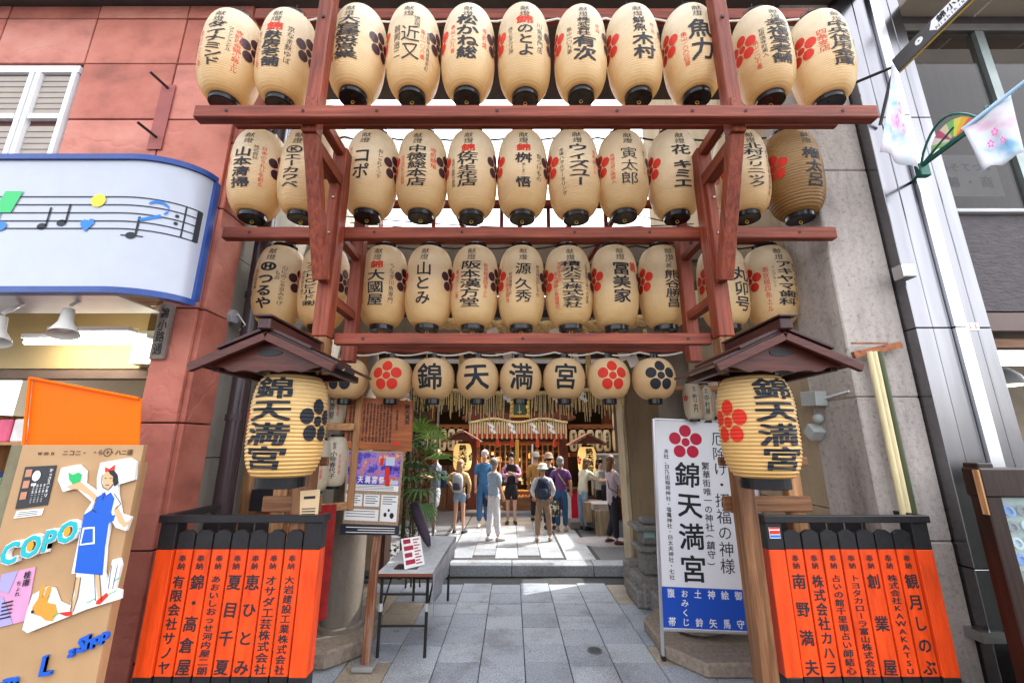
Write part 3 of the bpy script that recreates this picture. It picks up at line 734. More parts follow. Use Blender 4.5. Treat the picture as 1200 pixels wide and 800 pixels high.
# bamboo poles with rusty bracket
bp = thing('corrugated_pole', 'pale yellow split bamboo downpipe on rusty bracket of the concrete pillar', 'pipe', at(1045, 600, YF - .08))
pa, pb = at(1024, 412, YF - .08), at(1064, 600, YF - .08); pb.y = pa.y
for k, (dx, mm) in enumerate(((-.035, mat('pale_bamboo', (.62, .52, .30), .5, var=.15, scale=20, stretch=(8, 8, .5))), (0.0, MATS['pale_bamboo']), (.04, mat('dark_green_pipe', (.06, .07, .03), .4)))):
    b = MB(); b.tube([pa + Vector((dx, 0, 0)), pb + Vector((dx, 0, 0)), pb + Vector((dx + .05, 0, -1))], .02, 10); autosmooth(b.build('bamboo_strip', mm, bp))
M_RUST = mat('rust', (.28, .10, .045), .8, var=.5, scale=25, bump=.4, bscale=60)
rbk = at(1010, 412, YF - .03)
b = MB(); b.bar(at(1000, 416, YF - .06), at(1055, 404, YF - .06), .03, .05); b.bar(at(998, 402, YF - .09) , at(1040, 402, YF - .09), .012, .012); b.build('bracket', M_RUST, bp)
# wall boxes on the right passage wall
for i, (px, py, w, h, lab) in enumerate(((962, 467, .09, .06, 'grey junction box on the beige wall above the bell'), (966, 490, .05, .035, 'small round bell under the junction box on the beige wall'), (963, 506, .05, .05, 'tilted pale square box lowest of the wall fittings'))):
    Y = 2.6 / ((px - 600) / F) * ray(px, py)[1]
    p = at(px, py, Y)
    b = MB()
    if i == 1: b.ball(p + Vector((-.05, 0, 0)), .04)
    else:
        b.box(-.05, .05, -w, w, -h, h, Matrix.Translation(p + Vector((-.06, 0, 0))) @ Matrix.Rotation(R_(45 if i == 2 else 4), 4, 'X'))
    tag(b.build('wall_box', mat('wall_box_grey', (.36, .38, .36), .5), None, .004 if i != 1 else 0), lab, 'wall fitting')
b = MB(); p = at(985, 475, 3.4); b.tube([(2.58, 3.72, 2.40), (2.57, 3.5, 2.37), (2.58, 3.2, 2.40)], .008, 6); tag(b.build('cable', M_CABLE), 'thin cable running from the junction box to the concrete pillar', 'cable')
# ------------------------------------------------------------------ lantern rack (red stained timber)
XL, XR = -1.385, 1.545
rack = thing('lantern_rack', 'tall red stained timber rack of posts and beams carrying the paper lanterns', 'rack', (0.08, 2.96, 0))
def rbox(name, ax, x0, x1, y0, y1, z0, z1, bv=.006): return boxp(name, redwood(ax), rack, x0, x1, y0, y1, z0, z1, bv)
for X in (XL, XR):
    s = -1 if X < 0 else 1
    boxp('post', redwood('z'), rack, X - .056, X + .056, 2.90, 3.02, 2.76, 4.33, .006)
    boxp('post', brownwood('z'), rack, X - .055, X + .055, 2.902, 3.018, 0.0, 2.757, .008)
    rbox('upper_post', 'z', X - .05, X + .05, 2.41, 2.51, 4.07, 6.1)
    rbox('rear_post', 'z', X - .05, X + .05, 3.43, 3.53, 2.68, 4.34)
    # arms going back from the front beam
    for z in (4.30,): 
        b = MB(); b.bar((X, 2.40, z), (X, 3.55, z), .07, .08); b.build('arm', redwood('y'), rack, bevel=.005)
    b = MB(); b.bar((X - s * .0, 2.47, 4.03), (X, 2.93, 4.03), .085, .10); b.build('arm', redwood('y'), rack, bevel=.005)
    b = MB(); b.bar((X, 3.0, 3.08), (X, 3.45, 3.08), .07, .075); b.build('arm', redwood('y'), rack, bevel=.005)
    b = MB(); b.bar((X, 3.0, 3.62), (X, 3.45, 3.62), .06, .06); b.build('arm', redwood('y'), rack, bevel=.005)
    b = MB(); b.bar((X, 2.47, 4.08), (X, 2.84, 3.16), .095, .085, (0, 1, 0)); b.build('brace', redwood('z'), rack, bevel=.006)
    b = MB(); b.box(X - .03, X + .03, 2.86, 2.90, 3.16, 4.0); bt = b.build('batten', redwood('z'), rack, bevel=.004)
    b = MB()
    for z in (3.25, 3.55, 3.85): b.ball((X + .01, 2.855, z), .011, sub=1)
    b.build('bolt', M_STEEL, bt)
    b = MB(); b.bar((X + s * .0, 2.44, 5.05), (X, 2.40, 5.05), .02, .02); b.build('bolt', M_WIRE, rack)
rbox('beam', 'x', -2.12, 2.44, 2.33, 2.405, 4.107, 4.206, .008)
rbox('beam', 'x', -1.98, 2.32, 2.512, 2.560, 4.202, 4.255)
rbox('beam', 'x', -2.32, 2.60, 3.033, 3.10, 3.60, 3.70, .008)
rbox('beam', 'x', XL + .07, XR - .07, 2.99, 3.05, 2.72, 2.805)
rbox('beam', 'x', -2.30, 2.72, 2.92, 3.0, 5.68, 5.80, .008)
rbox('beam', 'x', -2.3, 2.55, 3.54, 3.60, 4.20, 4.27)
rbox('beam', 'x', -2.2, 2.5, 3.70, 3.75, 3.90, 3.94)
rbox('beam', 'x', -1.6, 1.8, 4.22, 4.28, 2.93, 3.0)
for x0, x1 in ((-.55, -.35), (.05, .15), (.62, .45), (1.05, .8)):            # thin struts seen against the sky
    b = MB(); b.bar((x0, 3.57, 4.22), (x1, 4.5, 3.95), .045, .045); b.build('strut', redwood('y'), rack, bevel=.003)
for x in (-.75, -.1, .35, .9):
    b = MB(); b.bar((x, 3.62, 3.93), (x, 3.62, 4.22), .035, .035); b.build('strut', redwood('z'), rack, bevel=.003)
for (a_, b_) in (((-2.4, 5.6, 5.2), (2.5, 5.4, 5.0)), ((-2.4, 4.6, 4.75), (2.5, 5.2, 4.95)), ((-.6, 4.5, 5.5), (2.5, 4.9, 4.7))):
    w_ = MB(); A_, B_ = Vector(a_), Vector(b_); w_.tube([A_.lerp(B_, t / 16) + Vector((0, 0, -.12 * math.sin(PI * t / 16))) for t in range(17)], .008, 5)
    tag(w_.build('overhead_wire', M_WIRE), 'thin overhead wire crossing the white sky ' + ('highest and farthest back', 'just above the torii lintel', 'slanting down to the right wall')[int(a_[1] * 10) % 3], 'wire')
for x in (2.32, ): b = MB(); b.bar((x, 3.15, 3.95), (2.58, 3.3, 4.2), .07, .07); b.build('strut', redwood('y'), rack)
PEG = None
for (y, z, xs_p) in ((2.33, 4.156, (-1.9, -1.39, -.9, -.1, .7, 1.2, 1.555, 2.2)), (3.033, 3.65, (-2.1, -1.1, -.4, .5, 1.1, 2.3)), (2.99, 2.762, (-1.1, .08, 1.3))):
    for x in xs_p:
        if PEG is None:
            b = MB(); b.tube([(0, -.004, 0), (0, .01, 0)], .011, 8); PEG = b.build('peg', mat('peg_dark', (.03, .012, .01), .6), None).data; bpy.data.objects.remove(bpy.data.objects['peg'])
        o = bpy.data.objects.new('peg', PEG); C.objects.link(o); o.parent = rack; o.location = Vector((x, y, z)) - rack.location
# short stand posts beside the main posts with cross pieces
for X, dx in ((XL, -.22), (XR, .42)):
    boxp('stand_post', rawwood('z'), rack, X + dx - .05, X + dx + .05, 3.06, 3.14, 0, 2.12, .005)
    x0, x1 = sorted((X, X + dx)); boxp('cross_piece', brownwood('x'), rack, x0 - .10, x1 + .08, 3.031, 3.058, 1.56, 1.66, .005)
    boxp('cross_piece', brownwood('x'), rack, x0 - .1, x1 + .1, 3.031, 3.058, 1.86, 1.92, .005)
# black cables along the rows
for k, (Y, z, x0, x1) in enumerate(((2.66, 5.385, -2.0, 2.35), (3.2, 4.70, -1.9, 2.3), (3.72, 3.89, -1.95, 2.4))):
    b = MB(); pts = []; n = 44
    for i in range(n + 1):
        x = x0 + (x1 - x0) * i / n; pts.append((x, Y + .03, z - .03 * abs(math.sin(i * PI / 4)) + random.uniform(-.006, .006)))
    b.tube(pts, .008, 6)
    if k: tag(b.build('cable', M_WIRE), 'thin black cable looping along the %s lantern row' % ('', 'second', 'third')[k], 'cable')
    else: tag(b.build('cable', M_CABLE), 'white cable strung above the top lantern row', 'cable')
b = MB(); pts = []
for i in range(49):
    x = -1.75 + 3.5 * i / 48; pts.append((x, 4.20, 2.925 - .035 * abs(math.sin(i * PI / 6))))
b.tube(pts, .009, 6); tag(b.build('cable', M_CABLE), 'white cable sagging between the round lanterns', 'cable')

# ------------------------------------------------------------------ long paper lanterns
RL, HL = 0.220, 0.385           # radius, half height of the paper body
NR = 42
def r_long(z, R=RL, H=HL, e=0.47, rib=0.0, n=NR, p=3.0):
    s = min(1.0, abs(z) / H)
    r = R * (e + (1 - e) * (1 - s ** p) ** 0.52)
    if rib: r += rib * (abs(math.sin(PI * (z + H) / (2 * H) * n)) - 0.6)
    return r
def body_mesh(name, R, H, e, rib, n, seg=44, per=3, p=3.0):
    b = MB(); N = n * per
    prof = [(r_long(-H + 2 * H * i / N, R, H, e, rib, n, p), -H + 2 * H * i / N) for i in range(N + 1)]
    b.lathe(prof, seg, cap=False)
    bmesh.ops.recalc_face_normals(b.bm, faces=b.bm.faces)
    me = bpy.data.meshes.new(name); b.bm.to_mesh(me); b.bm.free()
    me.polygons.foreach_set('use_smooth', [True] * len(me.polygons)); return me
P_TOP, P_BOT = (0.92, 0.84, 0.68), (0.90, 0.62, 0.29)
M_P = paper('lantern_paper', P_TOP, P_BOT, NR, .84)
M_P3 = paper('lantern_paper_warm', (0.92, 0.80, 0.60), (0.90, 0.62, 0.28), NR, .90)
M_POLD = paper('lantern_paper_old', (0.55, 0.36, 0.17), (0.45, 0.24, 0.07), 30, .55)
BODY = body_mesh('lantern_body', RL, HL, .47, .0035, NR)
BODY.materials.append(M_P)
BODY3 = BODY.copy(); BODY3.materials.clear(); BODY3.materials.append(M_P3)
BODYO = body_mesh('lantern_body_old', RL, HL, .47, .008, 30); BODYO.materials.append(M_POLD)
def ring_mesh(r, h, sink=.012):
    b = MB(); b.lathe([(r * .93, 0), (r, .004), (r, h - .004), (r * .95, h), (r * .9, h), (r * .88, h - sink), (0.001, h - sink)], 32, cap=False)
    b.lathe([(r * .9, 0.004), (0.001, .010)], 32, cap=False)
    me = bpy.data.meshes.new('ring'); b.bm.to_mesh(me); b.bm.free()
    bm = bmesh.new(); bm.from_mesh(me); bmesh.ops.recalc_face_normals(bm, faces=bm.faces); bm.to_mesh(me); bm.free()
    me.materials.append(M_BLK); return me
RING = ring_mesh(.108, .052)
def hook_mesh():
    b = MB(); b.tube([(-.09, 0, .0), (-.085, 0, .07), (-.03, 0, .115), (.03, 0, .115), (.085, 0, .07), (.09, 0, 0)], .004, 5)
    b.tube([(0, 0, .115), (0, 0, .16)], .003, 5)
    me = bpy.data.meshes.new('hanger'); b.bm.to_mesh(me); b.bm.free(); me.materials.append(M_WIRE); return me
HOOK = hook_mesh()
def pull_mesh():
    b = MB(); pts = [(.014 * math.cos(t), 0, -.02 + .014 * math.sin(t)) for t in [2 * PI * k / 10 for k in range(11)]]
    b.tube(pts, .0035, 5)
    me = bpy.data.meshes.new('pull_ring'); b.bm.to_mesh(me); b.bm.free(); me.materials.append(M_GOLD); return me
PULL = pull_mesh()
def child(name, me, parent, z=0):
    o = bpy.data.objects.new(name, me); C.objects.link(o); o.parent = parent; o.location = (0, 0, z); return o
def wrapfn(root, rf, lift):
    c = Vector(root.location); rz = root.rotation_euler.z
    return lambda u, v: Vector((0, 0, 0))
def wrap_text(name, V, Fc, m, parent, rf, R, lift=.0035, cu=.035, cv=.045):
    """print wrapped round the lantern body: u = arc length from the front, v = height"""
    if not V: return
    bm = bmesh.new(); vs = [bm.verts.new((p[0], p[1], p[2] if len(p) > 2 else 0)) for p in V]
    for f in Fc:
        try: bm.faces.new([vs[i] for i in f])
        except ValueError: pass
    for axis, cuts in ((0, cu), (1, cv)):
        lo = min(p[axis] for p in V); hi = max(p[axis] for p in V); no = (1, 0, 0) if axis == 0 else (0, 1, 0)
        k = math.floor(lo / cuts) + 1
        while k * cuts < hi:
            co = [0, 0, 0]; co[axis] = k * cuts
            bmesh.ops.bisect_plane(bm, geom=bm.verts[:] + bm.edges[:] + bm.faces[:], plane_co=co, plane_no=no, dist=1e-6); k += 1
    for v in bm.verts:
        u, z = v.co.x, v.co.y; a = u / R; r = rf(z) + lift + v.co.z
        v.co = Vector((r * math.sin(a), -r * math.cos(a), z))
    bm.normal_update(); me = bpy.data.meshes.new(name); bm.to_mesh(me); bm.free()
    o = link(name, me, m, parent); return o
def make_long(px, py, Y, row, idx, spec, body, desc):
    """spec: dict(main=(text,width,z0,z1,x), red=(..), extra=[(text,x,z0,z1,w,col)])"""
    p = at(px, py, Y)
    t = thing('paper_lantern', desc, 'lantern', p, ('top', 'second', 'third')[row] + ' row of long paper lanterns')
    t.rotation_euler = (random.uniform(-.02, .02), random.uniform(-.028, .028), random.uniform(-.09, .09))
    q_ = random.uniform(.98, 1.02) * (.955 if row == 0 else 1); t.scale = (q_, q_, random.uniform(.985, 1.01))
    child('lantern_body', body, t)
    child('bottom_ring', RING, t, -HL - .043)
    child('top_ring', RING, t, HL - .012)
    child('hanger', HOOK, t, HL + .02)
    child('pull_ring', PULL, t, -HL - .04)
    V, Fc, VR, FR = [], [], [], []
    f0 = (.15, .135, .085)[row]; tp = lambda f: HL * (1 - 2 * (f0 + (f - .06) * (.88 - f0) / .80))             # fraction of the body from the top
    column(V, Fc, '献燈', 0, tp(.06), tp(.235), .085, .012, .95)
    for (s, x, z0, z1, w, col, bold) in spec:
        A, B = (VR, FR) if col == 'r' else (V, Fc)
        column(A, B, s, x, tp(z0), tp(z1), w, bold, 1.0)
    if idx in (101,): pass
    VK, FK = [], []
    a = R_(73) * RL
    crest(VR, FR, -a, tp(.44), .128, .92); crest(VK, FK, a, tp(.44), .128, .92)
    rf = lambda z: r_long(z)
    wrap_text('lettering', V, Fc, M_INK, t, rf, RL)
    wrap_text('red_print', VR, FR, M_REDINK, t, rf, RL)
    wrap_text('dark_crest', VK, FK, M_PLUM, t, rf, RL)
    return t
# (text, x, top, bottom, glyph width, colour, weight)
def mn(s, w=.17, z0=.25, z1=.80, x=0, b=.035): return (s, x, z0, z1, w, 'k', b if len(s) < 5 else b * .75)
def sk(s, x=.115, z0=.30, z1=.70, w=.042): return (s, x, z0, z1, w, 'k', .0)
def sr(s, x=-.125, z0=.32, z1=.78, w=.045, b=.01): return (s, x, z0, z1, w, 'r', b)
ROW1 = [(272, [mn('ダイナミンド', .16, .23, .80), sk('ファッションビル', .105, .27, .6, .04), sr('寺町四条錦小路上ル', .16, .28, .82, .055), sr('亀山一〇八番')], 'bold diagonal katakana between two red columns'),
  (337, [('錦', 0, .24, .36, .13, 'r', .03), mn('麩房老舗', .15, .36, .80), sk('京なま麩ゆば', .125, .26, .74, .055), sr('亀山一〇三番')], 'red heading over four bold characters'),
  (420, [mn('大岩建設営業', .20, .23, .79), sr('亀山一〇五番')], 'wide stacked bold characters and dark crest at right'),
  (485, [mn('近又', .15, .36, .80, .02, .01), sk('懐石宿', .07, .22, .36, .05), sk('鵜飼治二', -.09, .34, .76, .06), sr('亀山一〇六番', .12, .38, .76), sk('京都錦小路通御幸町', .165, .38, .86, .035)], 'two large thin characters widely spaced'),
  (549, [mn('松かね総', .18, .21, .78, .0), sr('亀山一〇八番', -.12, .32, .70), sr('寺町錦', .145, .32, .60)], 'boxed character over bold kana'),
  (614, [('錦', 0, .22, .33, .14, 'r', .03), mn('のとよ', .15, .33, .74, 0, .02), sk('川魚専門店', .12, .28, .68, .055), sk('焼うなぎかば焼', -.125, .34, .68, .045)], 'red heading over three large hiragana'),
  (680, [mn('株式会社', .11, .24, .50, 0, .03), mn('有次', .20, .50, .80, .01), sk('亀山一〇九番', -.12, .34, .70, .05), sr('錦小路', .12, .30, .42)], 'small upper name over two broad lower characters'),
  (742, [mn('鮮魚', .11, .24, .44, 0, .02), mn('木村', .18, .46, .78, .02), sr('錦小路', .11, .30, .44)], 'two medium characters over two broad ones'),
  (809, [mn('魚力', .19, .27, .80, .0, .03), sr('亀山一〇〇四番', -.125, .40, .82), sr('寺町', .13, .30, .45), sr('焼物', .135, .60, .76, .07)], 'two very large spaced characters and red side columns'),
  (893, [mn('幸福堂老舗', .19, .22, .80), sk('松原通寺町東入', -.125, .32, .70), sr('亀山一〇七番', -.18, .44, .8)], 'five wide bold characters and large red crest'),
  (961, [mn('中央信用金庫', .19, .22, .80), sr('四条支店', -.13, .30, .60, .075), sk('さんゆう', .14, .26, .48, .03)], 'six wide bold characters beside a red column')]
ROW2 = [(303, [mn('山本清掃', .16, .28, .80, -.03), sk('株式会社', .07, .24, .44, .045), sr('日本のうれいを創る', .13, .24, .76)], 'four bold characters beside red slogan, leaning at left end'),
  (360, [('Ⓚ', -.02, .25, .37, .16, 'k', .03), mn('エーカワベ', .16, .37, .80, -.02), sk('ケイ', .13, .5, .6, .04)], 'circled mark over katakana behind the left brace'),
  (436, [mn('コポ', .15, .30, .72, -.01, .02), sk('おしゃれくつ下', .135, .28, .68, .045), sr('寺町錦錦天満宮前', -.125, .26, .8)], 'two thin katakana and hiragana side column'),
  (495, [mn('中徳総本店', .17, .25, .79, 0, .03), sr('寺町錦角', .14, .26, .54, .06), sr('新京極四条上ル西側', -.13, .36, .74)], 'five heavy characters and red column both sides'),
  (553, [('錦', 0, .24, .34, .12, 'r', .035), mn('佐竹生花店', .18, .34, .78, -.01), sk('花遊小路錦小路角', -.14, .40, .76, .04)], 'bracketed red heading over five bold characters'),
  (612, [('錦', 0, .24, .34, .12, 'r', .035), mn('桝', .14, .36, .50), sk('若しま二', 0, .50, .66, .03), mn('悟', .14, .67, .80), sk('京つけもの', .14, .34, .70, .06)], 'red heading, two separated characters with tiny kana between'),
  (672, [mn('ウィズユー', .18, .24, .78, 0, .04), sr('寺町錦上ル', .15, .28, .60), sk('本場ハラルケータリング', -.14, .26, .86, .045)], 'very bold katakana with slanting side text at left'),
  (729, [mn('寅太郎', .16, .28, .78, 0, .0), sr('馬場花遊小路東入', -.14, .34, .74), sk('居気とうしゃぶ', .15, .28, .60, .035)], 'three large thin characters and red left column'),
  (789, [mn('花', .17, .24, .38, .0, .03), mn('キミエ', .17, .45, .80, .0, .05), sk('より', .11, .36, .50, .05), sk('スナック・カラオケ', .16, .3, .7, .03)], 'one character above three heavy katakana'),
  (868, [mn('北村クリニック', .17, .23, .80, .01, .03), sk('内科小児科循環器科', .15, .28, .86, .035)], 'long bold column behind the right brace'),
  (928, [mn('権太呂', .17, .28, .78, .02, .02)], 'darkened brownish paper with three characters at right end')]
ROW3 = [(327, [('Ⓗ', -.01, .25, .38, .15, 'k', .06), mn('つるや', .15, .40, .84, -.01, .04), sk('心にのこる京みやげ', .13, .28, .78, .05), sk('もの', .08, .36, .48, .045), sk('京の店本舗', -.11, .35, .60, .04)], 'round mark over kana, above the left lantern roof'),
  (380, [mn('アズHOビルド㈱', .13, .26, .80, -.04, .03), sk('建築設計施工', -.12, .36, .7, .04)], 'lettering half hidden behind the left main post'),
  (450, [('錦', 0, .24, .34, .13, 'r', .04), mn('大國屋', .16, .35, .80, 0, .025), sk('うなぎ川魚専門', .14, .26, .76, .05), sr('亀山一〇七番', -.145, .34, .76, .04)], 'red heading over three tall characters'),
  (503, [mn('山とみ', .15, .26, .80, 0, .025)], 'three simple brush characters without side text'),
  (556, [mn('阪本漢方堂', .19, .24, .82, 0, .03), sr('新京極通四条上ル', .14, .26, .70), sr('亀山六三二番', -.13, .34, .70)], 'five heavy characters between two red columns'),
  (611, [mn('源', .16, .27, .42, 0, .015), mn('久秀', .16, .46, .76, 0, .015), sk('新京極の戸しや竹', .145, .27, .68, .045), sk('新京極鰻てら', -.12, .38, .66, .035), sr('京都誓願寺', -.15, .44, .76, .04)], 'three thin open characters with small columns both sides'),
  (666, [mn('積水公工株式会社', .19, .24, .82, 0, .04), sr('京都中京区', -.11, .24, .50), sr('烏丸通錦小路壇屋町', -.15, .36, .82), sk('土木建築工事一式請負', .15, .26, .76, .035)], 'dense heavy column and long red text at left'),
  (720, [mn('冨美家', .17, .26, .76, 0, .03), ('錦', .125, .24, .37, .08, 'r', .02)], 'three brush characters and one small red character'),
  (776, [sk('代表', -.02, .22, .34, .06), mn('熊谷勝昌', .14, .36, .82, -.0, .02), sk('大綿屋', .11, .30, .62, .075), sk('西洞院', .17, .5, .7, .03)], 'two columns of characters and big red crest at left'),
  (847, [mn('丸卯号', .17, .32, .86, .05, .02), sr('新京極錦天満宮', .14, .24, .50), sk('西洞院東入', .16, .5, .8, .04)], 'half hidden behind the right main post'),
  (902, [mn('アキヤマ歯科', .17, .24, .80, .03, .035), sr('新京極四条上ル', -.13, .30, .86, .05), sk('インプラント', -.07, .30, .58, .03), sk('歯科一般矯正歯科', .13, .26, .74, .035)], 'six bold characters, partly above the right lantern roof')]
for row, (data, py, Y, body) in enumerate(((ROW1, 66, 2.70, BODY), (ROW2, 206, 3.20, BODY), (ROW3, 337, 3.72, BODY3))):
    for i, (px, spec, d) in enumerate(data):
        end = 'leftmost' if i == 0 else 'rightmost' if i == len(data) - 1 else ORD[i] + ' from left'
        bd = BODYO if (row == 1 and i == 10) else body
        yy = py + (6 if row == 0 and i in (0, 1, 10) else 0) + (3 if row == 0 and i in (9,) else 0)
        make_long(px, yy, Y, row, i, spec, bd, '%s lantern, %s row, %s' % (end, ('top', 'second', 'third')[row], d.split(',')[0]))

# ------------------------------------------------------------------ round lanterns
RR, HR = 0.215, 0.205
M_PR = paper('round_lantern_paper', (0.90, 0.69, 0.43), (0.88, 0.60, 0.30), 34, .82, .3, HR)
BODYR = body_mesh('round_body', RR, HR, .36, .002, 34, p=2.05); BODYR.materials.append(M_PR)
RINGR = ring_mesh(.07, .06)
def make_round(px, kind, desc):
    p = at(px, 444, 4.25); t = thing('round_lantern', desc, 'lantern', p, 'round paper lanterns under the third beam')
    t.rotation_euler = (0, random.uniform(-.02, .02), random.uniform(-.05, .05))
    child('lantern_body', BODYR, t); child('bottom_ring', RINGR, t, -HR - .05); child('top_ring', RINGR, t, HR - .01); child('hanger', HOOK, t, HR + .01)
    V, Fc = [], []
    if kind in 'rk': crest(V, Fc, 0, 0.005, .155)
    else: add_char(V, Fc, kind, 0, 0, .27, .27, .03)
    wrap_text('crest' if kind in 'rk' else 'lettering', V, Fc, M_REDINK if kind == 'r' else M_INK, t, lambda z: r_long(z, RR, HR, .36, 0, 34, 2.05), RR, .003, .03, .03)
for px, k, d in ((406, 'k', 'round lantern with black plum crest tucked behind the left lantern roof'), (459, 'r', 'round lantern with red plum crest left of the four lettered ones'),
                 (508, '錦', 'round lantern bearing the first brushed character 錦'), (560, '天', 'round lantern bearing the simple character 天'), (610, '満', 'round lantern bearing the character 満'),
                 (661, '宮', 'round lantern bearing the last character 宮'), (713, 'r', 'round lantern with red plum crest right of the four lettered ones'), (766, 'k', 'round lantern with black plum crest, rightmost of its row')):
    make_round(px, k, d)

# ------------------------------------------------------------------ big entrance lanterns with little roofs
RB, HB, NB = 0.212, 0.300, 27
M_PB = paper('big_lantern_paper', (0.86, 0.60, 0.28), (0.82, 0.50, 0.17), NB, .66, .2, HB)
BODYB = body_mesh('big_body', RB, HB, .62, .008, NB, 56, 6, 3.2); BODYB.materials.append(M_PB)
RINGB = ring_mesh(.135, .07)
for X, side, py in ((-1.365, 'left', 498), (1.495, 'right', 499)):
    z = at(600, py, 2.60).z; z = zat(py, 2.60)
    t = thing('big_lantern', 'big ribbed tan lantern with four bold characters on the %s of the entrance' % side, 'lantern', (X, 2.60, z), 'pair of big entrance lanterns')
    child('lantern_body', BODYB, t); child('bottom_ring', RINGB, t, -HB - .06); child('top_ring', RINGB, t, HB - .02)
    rf = lambda z: r_long(z, RB, HB, .62, .008, NB, 3.2)
    V, Fc, VR, FR, VK, FK = [], [], [], [], [], []
    column(V, Fc, '錦天満宮', 0, HB * .90, -HB * .84, .25, .034, 1.0)
    a = R_(76) * RB; crest(VR, FR, -a, .02, .135, .9); crest(VK, FK, a, .02, .135, .9)
    t.rotation_euler = (0, 0, R_(-3 if side == 'left' else 3))
    cv = HB / NB / 1.5
    wrap_text('lettering', V, Fc, M_INK, t, rf, RB, .004, .04, cv)
    wrap_text('red_crest', VR, FR, M_REDINK, t, rf, RB, .004, .04, cv); wrap_text('dark_crest', VK, FK, M_INK, t, rf, RB, .004, .04, cv)
    # roof
    rt = thing('lantern_roof', 'dark red wooden gabled roof over the big %s lantern' % side, 'roof', (X, 2.3, z + .3))
    za, ze = 2.618, 2.432
    M_ROOF = wood('dark_roof_wood', (0.045, 0.014, 0.013), 'y', .35); M_ROOFX = wood('dark_roof_wood_x', (0.085, 0.020, 0.014), 'x', .4)
    HWD = .41; X = -1.385 if side == 'left' else 1.535
    for s in (-1, 1):
        nrm = Vector((s * (za - ze), 0, HWD)).normalized()
        for k in range(2):                          # two layers of roof boards, the lower one longer
            t0, t1 = (0, 1.0) if k == 0 else (0, .62)
            A = Vector((X, 0, za)); B = Vector((X + s * HWD, 0, ze))
            pts = [A.lerp(B, t0), A.lerp(B, t1)]; th = .018
            oz = nrm * (.016 * k + (.001 if k else 0))
            b = MB()
            c4 = [pts[0] + oz, pts[1] + oz, pts[1] + oz + nrm * th, pts[0] + oz + nrm * th]
            y0, y1 = (2.29 - .02 * k, 2.87)
            vs = [b.bm.verts.new((c.x, y, c.z)) for y in (y0, y1) for c in c4]
            for f in ((0, 1, 2, 3), (7, 6, 5, 4), (0, 4, 5, 1), (1, 5, 6, 2), (2, 6, 7, 3), (3, 7, 4, 0)): b.bm.faces.new([vs[i] for i in f])
            b.build('roof_board', M_ROOF, rt, bevel=.003)
        b = MB(); d = (Vector((X + s * HWD, 0, ze)) - Vector((X, 0, za)))
        p0 = Vector((X, 2.28, za)) - nrm * .022; p1 = p0 + d
        b.bar(p0 + d * .03, p1, .03, .045, (0, 1, 0)) if False else b.bar(p0 + d * .03, p1, .045, .03, (0, 1, 0))
        b.build('barge_board', M_ROOFX, rt, bevel=.003)
    boxp('ridge', M_ROOF, rt, X - .035, X + .035, 2.24, 2.88, za + .01, za + .075, .006)
    boxp('ridge_cap', M_ROOF, rt, X - .05, X + .05, 2.22, 2.885, za + .076, za + .09, .003)
    # gable board with wavy lower edge and a dark cloud opening
    top = [(-.37, ze + .008), (0, za - .02), (.37, ze + .008)]; low = []
    zb = ze - .035
    for k in range(25):
        u = .37 - .74 * k / 24; w = abs(u); low.append((u, zb + .014 * abs(math.cos(u * 24)) + (0.042 * max(0, (w - .2) / .17))))
    b = MB(); b.prism([(u, v) for u, v in top + low[1:-1]], lambda u, v, w: Vector((X + u, 2.335 + w, v)), .02)
    gb = b.build('gable_board', M_ROOFX, rt)
    b = MB(); b.prism([(.07 * math.cos(a) * (1 + .08 * math.cos(3 * a)), .022 * math.sin(a)) for a in [2 * PI * k / 20 for k in range(20)]], lambda u, v, w: Vector((X + u, 2.331 + w, (za + ze) / 2 - .012 + v)), .006)
    b.build('cloud_opening', M_WIRE, gb)
    for s in (-1, 1): boxp('eave_beam', M_ROOF, rt, X + s * .31 - .018, X + s * .31 + .018, 2.36, 2.86, ze - .022, ze + .02, .003)
    for y in (2.40, 2.80): boxp('tie_beam', M_ROOFX, rt, X - .29, X + .29, y, y + .03, ze - .015, ze + .03, .003)
